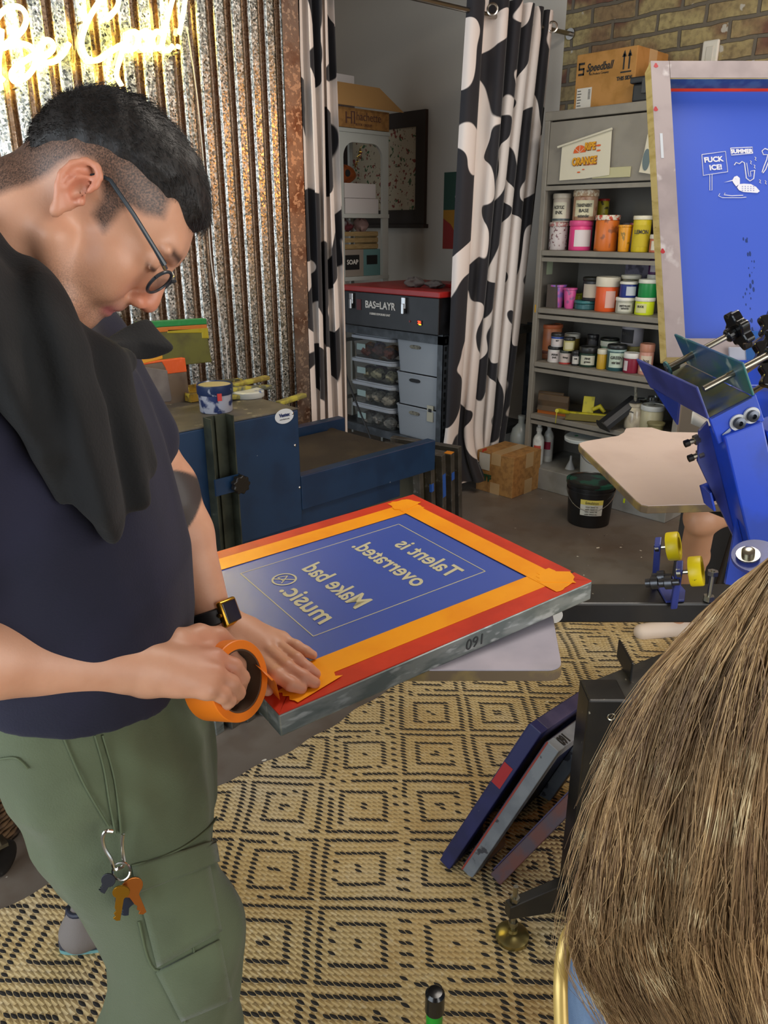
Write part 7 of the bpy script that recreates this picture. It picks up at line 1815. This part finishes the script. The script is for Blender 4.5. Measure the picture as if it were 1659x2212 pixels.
# ================================================================== the seated woman seen from behind, her hair and chair
wo = thing('person', 'person with long wavy dark blonde hair seated on a gold chair, seen from behind', 'person', RG(.46, .66, 0))
m_scalp = mat('hair_base', '7a6246', .7, c2='5c4834', nscale=1, stretch=(30, 30, 4), bump=.5, bscale=1)
EDGE = [(1659, 1208), (1600, 1250), (1540, 1310), (1480, 1382), (1425, 1450), (1375, 1540), (1335, 1640), (1300, 1750), (1272, 1870), (1256, 1960), (1250, 2030), (1262, 2090), (1300, 2160), (1350, 2235), (1370, 2300)]
RED = [(2010, 1120), (2040, 1220), (2060, 1300), (2080, 1380), (2090, 1450), (2090, 1540), (2090, 1640), (2090, 1750), (2080, 1870), (2075, 1960), (2070, 2030), (2060, 2090), (2050, 2160), (2040, 2235), (2030, 2300)]
def hair_p(s, t, lift=0.0):
    k = t*(len(EDGE)-1); i = min(int(k), len(EDGE)-2); f = k-i
    ex = EDGE[i][0]*(1-f)+EDGE[i+1][0]*f; ey = EDGE[i][1]*(1-f)+EDGE[i+1][1]*f
    rx_ = RED[i][0]*(1-f)+RED[i+1][0]*f; ry_ = RED[i][1]*(1-f)+RED[i+1][1]*f
    px = ex+(rx_-ex)*s; py = ey+(ry_-ey)*s-26*math.sin(PI*s)*(1-t)*3
    base = .70-.10*(1-t)+.03*t; bulge = .115*math.sin(PI*min(1, max(0, s)))**.7
    return onD(px, py, base-bulge-lift)
# solid mass under the strands
mb = MB(); ns, nt = 26, 40
def hm(i, j):
    s, t = i/ns, j/nt; return hair_p(s*.96+.02, t*.97, -.010)+Vector((0, 0, 0))
mb.grid(hm, ns, nt)
hair_o = mb.build('hair', m_scalp, wo, smooth=True, angle=180); md = hair_o.modifiers.new('thick', 'SOLIDIFY'); md.thickness = .05; md.offset = -1
me_ = hair_o.data
rnd = random.Random(12); R2 = []
rn = np.random.RandomState(5)
NS = 7600
for q in range(NS):
    s0 = rnd.random()**1.15*.98; wild = rnd.random()
    edge_bias = rnd.random() < .16
    if edge_bias: s0 = rnd.gauss(.004, .022)
    t0 = rnd.random()**1.6*.75; ln = rnd.uniform(.22, .55); t1 = min(1.0, t0+ln)
    ph, ph2 = rnd.uniform(0, 6.28), rnd.uniform(0, 6.28); am = rnd.uniform(.003, .016)*(1.0 if wild < .93 else 3.2); lf = rnd.uniform(-.004, .010)+(.012*rnd.random() if wild > .93 else 0)
    clump = math.sin(s0*46)*.007+math.sin(s0*17+1)*.007
    drift = rnd.uniform(-.045, .03); fr1, fr2 = rnd.uniform(7, 13), rnd.uniform(18, 34)
    pts = []; n = 13
    for k in range(n):
        t = t0+(t1-t0)*k/(n-1)
        s = s0+drift*(k/(n-1))+am*math.sin(fr1*t+ph)+am*.45*math.sin(fr2*t+ph2)+.012*math.sin(9*t+s0*30)+(rn.rand()-.5)*.004+.006*math.sin(40*t+ph2)*am*60*.3
        if edge_bias and wild > .6: s -= .05*rnd.random()*0+.035*(k/(n-1))*wild
        s = max(s, -.012-(.02 if wild < .9 else .07)*wild*(k/(n-1)))
        pts.append(hair_p(s, t, lf+clump*.9+.004*math.sin(14*t+ph)))
    R2.append(pts)
m_strA = mat('hair_blonde', 'cba673', .5, c2='937550', nscale=9, thr=(.40, .62), c3='dcc598', n3=23, thr3=(.56, .66))
m_strB = mat('hair_brown', '9a7850', .5, c2='73563a', nscale=14, thr=(.4, .6))
o = strands('hair_strands', R2[:NS//2], m_strA, wo, .00042); tag(o, kind='stuff')
o = strands('hair_strands', R2[NS//2:], m_strB, wo, .00042); tag(o, kind='stuff')
# body under the hair: head, torso, upper legs
T1a, T1b, T2a, T2b = (.35, .68, .50), (.62, 1.00, .50), (.45, .62, .50), (.80, .86, .50)
WB = SDF([ell((.475, .60, 1.235), (.078, .095, .105), None, .03), cap((.46, .62, 1.14), (.43, .66, 1.02), .05, .06, .03), loft([(.50, .38, .66, .145, .12), (.70, .375, .66, .130, .105), (.92, .40, .66, .140, .100), (1.02, .43, .66, .110, .07)], k=.03),
          cap(T1a, T1b, .085, .065, .03), cap(T2a, T2b, .085, .065, .03), cap(T1b, (.64, 1.02, .08), .055, .04, .02), cap(T2b, (.82, .88, .08), .055, .04, .02),
          cap((.64, 1.02, .06), (.74, 1.12, .04), .035, .03, .01), cap((.82, .88, .06), (.92, .98, .04), .035, .03, .01),
          cap((.38, .73, .98), (.45, .84, .76), .042, .036, .02), cap((.45, .84, .76), (.54, .90, .66), .036, .026, .01), cap((.55, .60, .98), (.62, .66, .74), .042, .036, .02), cap((.62, .66, .74), (.68, .80, .66), .036, .026, .01)])
def hx_(h, sgn):
    out = []
    for k in range(4):
        a = V3(h)+V3(((k-1.5)*.016, .03, 0)); out += [cap(a, a+V3((0, .03, -.004)), .009, .008, .004), cap(a+V3((0, .03, -.004)), a+V3((0, .052, -.018)), .008, .007, .003)]
    out += [cap(V3(h), V3(h)+V3((0, .03, 0)), .026, .026, .01), cap(V3(h), V3(h)+V3((sgn*.032, .03, .0)), .011, .008, .006)]; return out
WB.p += hx_((.55, .91, .652), 1)+hx_((.68, .82, .652), -1)
m_sk2 = mat('plain_skin', 'b98a6c', .5, sss=.1)
sdf_obj('body', WB, .006, (.14, .40, 0), (1.05, 1.26, 1.40), m_sk2, wo, 1)
sdf_obj('white_shirt', SDF([loft([(.80, .372, .66, .148, .125), (.92, .395, .66, .156, .112), (1.03, .43, .66, .120, .08)], k=.03), cap((.38, .73, .98), (.44, .82, .82), .050, .050, .02), cap((.55, .60, .98), (.61, .64, .82), .054, .052, .02)], foldy(.004, 22, 9), .01), .006, (.12, .40, .72), (.82, 1.0, 1.12), mat('white_cotton', 'c4bfba', .9, bump=.2, bscale=200), wo, 1)
sdf_obj('blue_jeans', SDF([loft([(.46, .38, .66, .160, .135), (.70, .375, .66, .148, .128), (.82, .375, .66, .140, .115)], k=.03), cap(T1a, T1b, .100, .078, .03), cap(T2a, T2b, .100, .078, .03), cap(T1b, (.64, 1.02, .14), .070, .055, .02), cap(T2b, (.82, .88, .14), .070, .055, .02)], foldy(.004, 26, 12), .01), .006, (.12, .40, .06), (1.0, 1.2, .90), mat('light_denim', '6f86a4', .85, bump=.3, bscale=500, c2='5c7392', nscale=12), wo, 1)
# hair round the head and down the back, out to the far side of the mass seen from the camera
fdir = V3((.66, .75, 0))
HWS = SDF([ell((.470, .590, 1.245), (.096, .112, .118), None, .03), cap((.455, .550, 1.20), (.415, .540, 1.00), .088, .080, .04), cap((.415, .540, 1.00), (.36, .520, .84), .082, .050, .04), cap((.50, .545, 1.20), (.50, .560, .98), .070, .055, .04), cap((.41, .60, 1.20), (.37, .60, 1.00), .060, .050, .04),
           ell(V3((.475, .60, 1.20))+fdir*.135, (.085, .085, .105), None, .02, 's')], lambda p: .004*np.sin(p[:, 0]*120+4*np.sin(p[:, 2]*9))*np.cos(p[:, 1]*95+3*np.sin(p[:, 2]*11)), .005)
sdf_obj('hair', HWS, .006, (.22, .38, .74), (.66, .80, 1.42), m_strB, wo, 0)
R3 = []
vv, _f = mesh_sdf(HWS, .02, (.22, .38, .74), (.66, .80, 1.42))
for q in range(2600):
    p = vv[rn.randint(len(vv))]+rn.randn(3)*.008; pts = []
    if p[2] < .9: continue
    for k in range(9):
        f0 = HWS.ev(p[None])[0]; g_ = np.array([HWS.ev((p+e)[None])[0] for e in np.eye(3)*.004])-f0; g_ /= np.linalg.norm(g_)+1e-9
        p = p-g_*(f0-.003); pts.append(rg2w(p.copy())); dn = V3((-.10, -.02, -1)); dn = dn-g_*(dn @ g_); dn /= np.linalg.norm(dn)+1e-6; p = p+dn*.022
        if np.dot(p-V3((.475, .60, 1.20)), fdir) > .05 and p[2] > 1.08: break
    if len(pts) > 3: R3.append(pts)
o = strands('hair_strands', R3, m_strA, wo, .0006); tag(o, kind='stuff')
face = V3((.475, .60, 1.215))
def fp_(f, u, w): return face+fdir*f+V3((0, 0, u))+V3((.75, -.66, 0))*w
sdf_obj('nose', SDF([cap(fp_(.088, .03, 0), fp_(.112, -.005, 0), .008, .011), ell(fp_(.098, -.035, 0), (.012, .012, .006), None, .01)]), .003, fp_(.1, 0, 0)-.06, fp_(.1, 0, 0)+.06, m_sk2, wo, 1)
# chair
ch = thing('metal_chair', 'gold painted tubular metal chair with a curved back under the seated person', 'chair', RG(.46, .72, 0))
m_gch = mat('gold_paint', 'c9ab62', .35, .35)
bend = [(1216, 2290, .70), (1212, 2200, .705), (1211, 2130, .71), (1214, 2075, .72), (1224, 2030, .725), (1240, 2003, .73), (1262, 1986, .735), (1300, 1975, .74), (1400, 1970, .745), (1560, 1972, .745)]
pts = smooth_pts([onD(*t) for t in bend], 5)
lft = onD(1216, 2290, .70); 
MB().tube(pts, .0068, 12).build('back_tube', m_gch, ch, smooth=True)
p_ = w2rg(lft)
MB().tube(smooth_pts([lft, RG(p_[0]+.01, p_[1]+.01, .60), RG(p_[0]+.015, p_[1]+.02, .44), RG(p_[0]+.015, p_[1]-.01, .02)], 5), .0068, 12).build('leg', m_gch, ch, smooth=True)
e_ = w2rg(onD(1560, 1972, .745))
MB().tube(smooth_pts([onD(1560, 1972, .745), RG(.68, e_[1]+.0, e_[2]-.02), RG(.715, p_[1]+.01, .74), RG(.715, p_[1]+.01, .60), RG(.71, p_[1]+.02, .44), RG(.71, p_[1]-.01, .02)], 5), .0068, 12).build('leg', m_gch, ch, smooth=True)
for x in (.34, .70): MB().rod(RG(x, .96, .02), RG(x, .93, .43), .0068).build('leg', m_gch, ch, smooth=True)
q = orient(RT, FH, (0, 0, 1), (0, 0, 0)); MB().bb((.30, p_[1]+.05, .385), (.72, .94, .41), q).build('seat', mat('black_seat', '1b1a1a', .6), ch, bevel=.01)
# ================================================================== person behind the raised screen: only a bare leg shows
pb = thing('person', 'person mostly hidden behind the raised blue screen, one bare leg and white shoe showing', 'person', onZ(1470, 1350, 0))
k1 = V3(w2rg(onD(1522, 1120, 2.46))); ft = V3(w2rg(onZ(1462, 1352, .04)))
kn = k1.copy(); kn[2] = .50; ank = ft+V3((.03, .02, .05))
kk = V3(pD(1515, 1118, 2.50))
hipp = kk+V3((.42, .22, .06)); hp2 = hipp+V3((.0, .30, 0)); k2 = kk+V3((.16, .34, .02)); an2 = V3((k2[0]-.02, k2[1]+.06, .09))
tb = (hipp+hp2)/2
hd_ = tb+V3((.0, -.02, .72))
PB = SDF([cap(hipp, kk, .085, .052, .03), cap(kk, kk+(ank-kk)*.35, .046, .048, .03), cap(kk+(ank-kk)*.35, ank, .048, .030, .02), ell(kk+V3((-.025, -.02, -.005)), (.030, .030, .04), None, .02), cap(ank+V3((.02, 0, -.05)), ank+V3((-.13, -.03, -.065)), .034, .026, .02),
          cap(hp2, k2, .085, .060, .03), cap(k2, an2, .056, .034, .03), cap(an2+V3((0, 0, -.05)), an2+V3((-.13, -.03, -.065)), .032, .026, .02),
          cap(tb+V3((0, 0, .02)), tb+V3((0, 0, .40)), .13, .14, .04), cap(tb+V3((0, 0, .45)), tb+V3((0, 0, .60)), .055, .05, .03), ell(hd_, (.085, .075, .11), None, .02),
          cap(tb+V3((0, -.18, .42)), tb+V3((-.06, -.20, .16)), .05, .04, .03), cap(tb+V3((-.06, -.20, .16)), tb+V3((-.14, -.06, .13)), .04, .028, .02), cap(tb+V3((0, .18, .42)), tb+V3((-.06, .20, .16)), .05, .04, .03), cap(tb+V3((-.06, .20, .16)), tb+V3((-.14, .06, .13)), .04, .028, .02)])
for hh in ((tb+V3((-.15, -.06, .13))), (tb+V3((-.15, .06, .13)))):
    for k in range(4):
        a = hh+V3((-.03, (k-1.5)*.018, 0)); PB.p += [cap(a, a+V3((-.035, 0, -.01)), .009, .0075, .004)]
    PB.p += [cap(hh, hh+V3((-.03, 0, 0)), .028, .028, .01), cap(hh, hh+V3((-.03, .04, 0)), .011, .008, .006)]
lo_ = V3((kk[0]-.25, kk[1]-.35, 0)); hi_ = V3((kk[0]+.62, kk[1]+.95, kk[2]+1.05))
sdf_obj('body', PB, .007, lo_, hi_, m_sk2, pb, 1)
sdf_obj('dark_shorts', SDF([cap(hipp, hipp+(kk-hipp)*.55, .10, .085, .03), cap(hp2, hp2+(k2-hp2)*.5, .10, .085, .03), cap(tb-V3((0, .12, 0)), tb+V3((0, .12, .04)), .12, .12, .04)]), .009, lo_, hi_, mat('dark_cotton', '26282e', .9), pb, 1)
sdf_obj('grey_top', SDF([cap(tb+V3((0, 0, .06)), tb+V3((0, 0, .40)), .15, .155, .04), cap(tb+V3((0, -.17, .42)), tb+V3((-.03, -.19, .28)), .065, .06, .03), cap(tb+V3((0, .17, .42)), tb+V3((-.03, .19, .28)), .065, .06, .03)]), .009, lo_, hi_, mat('grey_cotton', '6b6c70', .9), pb, 1)
sdf_obj('hair', SDF([ell(hd_+V3((.015, 0, .02)), (.088, .085, .105), None, .02), ell(hd_+V3((-.06, 0, -.03)), (.06, .065, .08), None, .01, 's')]), .006, lo_, hi_, mat('brown_hair', '33261c', .6), pb, 1)
sdf_obj('white_shoe', SDF([cap(ank+V3((.025, 0, -.055)), ank+V3((-.145, -.035, -.068)), .040, .031, .02), cap(ank+V3((-.03, -.005, -.075)), ank+V3((-.14, -.035, -.075)), .038, .034, .02)]), .005, lo_, hi_, mat('cream_shoe', 'c9b8a8', .6), pb, 1)
sdf_obj('white_shoe', SDF([cap(an2+V3((.025, 0, -.05)), an2+V3((-.145, -.035, -.055)), .040, .033, .02)]), .005, lo_, hi_, mat('cream_shoe'), pb, 1)
st_ = thing('stool', 'round black stool under the person behind the raised screen', 'stool', Vector(rg2w(V3((tb[0], tb[1], 0)))))
c = Vector(rg2w(V3((tb[0], tb[1], 0)))); zt = float(tb[2]-.10)
MB().rod(c+Vector((0, 0, zt-.05)), c+Vector((0, 0, zt)), .17, seg=30).build('seat', m_pblk, st_, bevel=.008)
for k in range(4):
    a = PI/4+PI/2*k; MB().rod(c+Vector((.18*math.cos(a), .18*math.sin(a), 0)), c+Vector((.11*math.cos(a), .11*math.sin(a), zt-.05)), .011).build('leg', m_pblk, st_)
# crumpled white paper fans on the cabinet side, behind the blue arm
t = thing('paper_roll', 'curled white paper sheets sticking out beside the raised blue arm', 'paper', onD(1520, 905, 3.3))
for k in range(5):
    A0 = onD(1492+k*2, 915-k*9, 3.2+.02*k); B0 = onD(1530, 930-k*8, 3.2+.02*k); C0 = onD(1575, 938-k*7, 3.22+.02*k)
    pl = smooth_pts([A0, B0, C0], 6); pu = smooth_pts([A0+Vector((0, 0, .05)), B0+Vector((0, 0, .035)), C0+Vector((0, 0, .02))], 6)
    MB().grid(lambda i, j: (pl if j == 0 else pu)[i], len(pl)-1, 1).build('sheet', mat('white_sheet', 'c6c6c0', .8), t, smooth=True, solid=.001)
bx_ = onD(1530, 940, 3.3)
o = MB().bb((bx_.x-.12, bx_.y-.30, 0), (bx_.x+.25, bx_.y+.02, bx_.z-.03)).build('dark_stand', mat('dark_stand', '242222', .7), bevel=.004); tag(o, 'dark stand behind the T shaped pallet carrying curled white paper', 'stand')
# ================================================================== neon sign
NY = WY-.055
ne = thing('neon_sign', 'glowing yellow neon script sign reading Be Good on clear acrylic', 'neon sign', onY(250, 60, NY))
m_neon = mat('neon_tube', 'fff0a0', .4, emit=1.0); m_neon.node_tree.nodes['Principled BSDF'].inputs['Emission Color'].default_value = (1.0, .80, .20, 1); m_neon.node_tree.nodes['Principled BSDF'].inputs['Emission Strength'].default_value = 34
Q = lambda L_: [onY(x/3.95, y/3.95, NY) for x, y in L_]
strokes = [('letter_b', [(-95, 420), (-60, 260), (-20, 150), (40, 85), (110, 55), (185, 72), (225, 145), (205, 235), (140, 310), (60, 370), (20, 410), (90, 385), (180, 372), (265, 400), (305, 480), (285, 580), (225, 655), (150, 695), (105, 680), (100, 620), (160, 555), (260, 490), (340, 440)]),
           ('letter_b', [(15, 250), (5, 380), (-10, 520), (-5, 640), (35, 690)]),
           ('letter_e', [(330, 490), (400, 470), (455, 410), (440, 355), (395, 345), (355, 400), (350, 480), (395, 530), (470, 520), (540, 460), (590, 370)]),
           ('letter_g', [(905, 165), (950, 125), (1000, 60), (1010, -10), (960, -60), (880, -20), (810, 70), (740, 200), (700, 340), (715, 440), (765, 505), (840, 510), (930, 450), (1050, 375)]),
           ('letter_g', [(1050, 375), (1035, 470), (1005, 570), (995, 650), (1040, 735)]),
           ('letter_o', [(1150, 270), (1095, 290), (1080, 360), (1110, 420), (1160, 400), (1178, 330), (1150, 270), (1200, 300)]),
           ('letter_o', [(1240, 262), (1195, 300), (1185, 370), (1215, 418), (1265, 400), (1285, 330), (1240, 262), (1300, 290)]),
           ('letter_d', [(1385, 290), (1335, 270), (1305, 330), (1320, 405), (1370, 400), (1395, 320), (1440, 120), (1480, -30)]),
           ('letter_d', [(1395, 320), (1390, 400), (1430, 432), (1475, 390)]),
           ('exclamation_mark', [(1585, -40), (1565, 100), (1530, 290)]), ('exclamation_dot', [(1522, 385), (1518, 410)])]
for nm, L_ in strokes:
    pts = smooth_pts(Q(L_), 6) if len(L_) > 2 else Q(L_)
    MB().tube(pts, .0085, 8).build(nm, m_neon, ne, smooth=True)
m_acr = mat('clear_acrylic', 'f4f4e8', .03, trans=1.0)
for nm, rects in (('acrylic_back', [(-120, 330, 620, 560), (600, 420, 700, 530), (640, 180, 1100, 560), (1060, 240, 1590, 470)]),):
    k0 = 0
    for (x0, y0, x1, y1) in rects:
        k0 += .0006
        P4 = [onY(a/3.95, b/3.95, NY+.012+k0) for a, b in ((x0, y0), (x1, y0), (x1, y1), (x0, y1))]
        MB().prism(P4, (0, .003, 0)).build(nm, m_acr, ne, bevel=.001)
for (x, y) in ((150, 748), (1522, 447), (700, 190)):
    c = onY(x/3.95, y/3.95, NY); MB().rod(c, Vector((c.x, WY-.018, c.z)), .004, seg=10).build('standoff', m_steel, ne)
wire = smooth_pts([onY(x, y, WY-.034) for x, y in ((404, 60), (412, 110), (425, 200), (438, 330), (448, 450), (456, 560), (468, 640), (478, 690), (488, 740), (492, 800), (496, 850))], 5)
tag(MB().tube(wire, .0028, 6).build('white_wire', mat('white_wire', 'b8b0a8', .5), smooth=True), 'thin white wire hanging down the corrugated metal from the neon sign', 'wire')
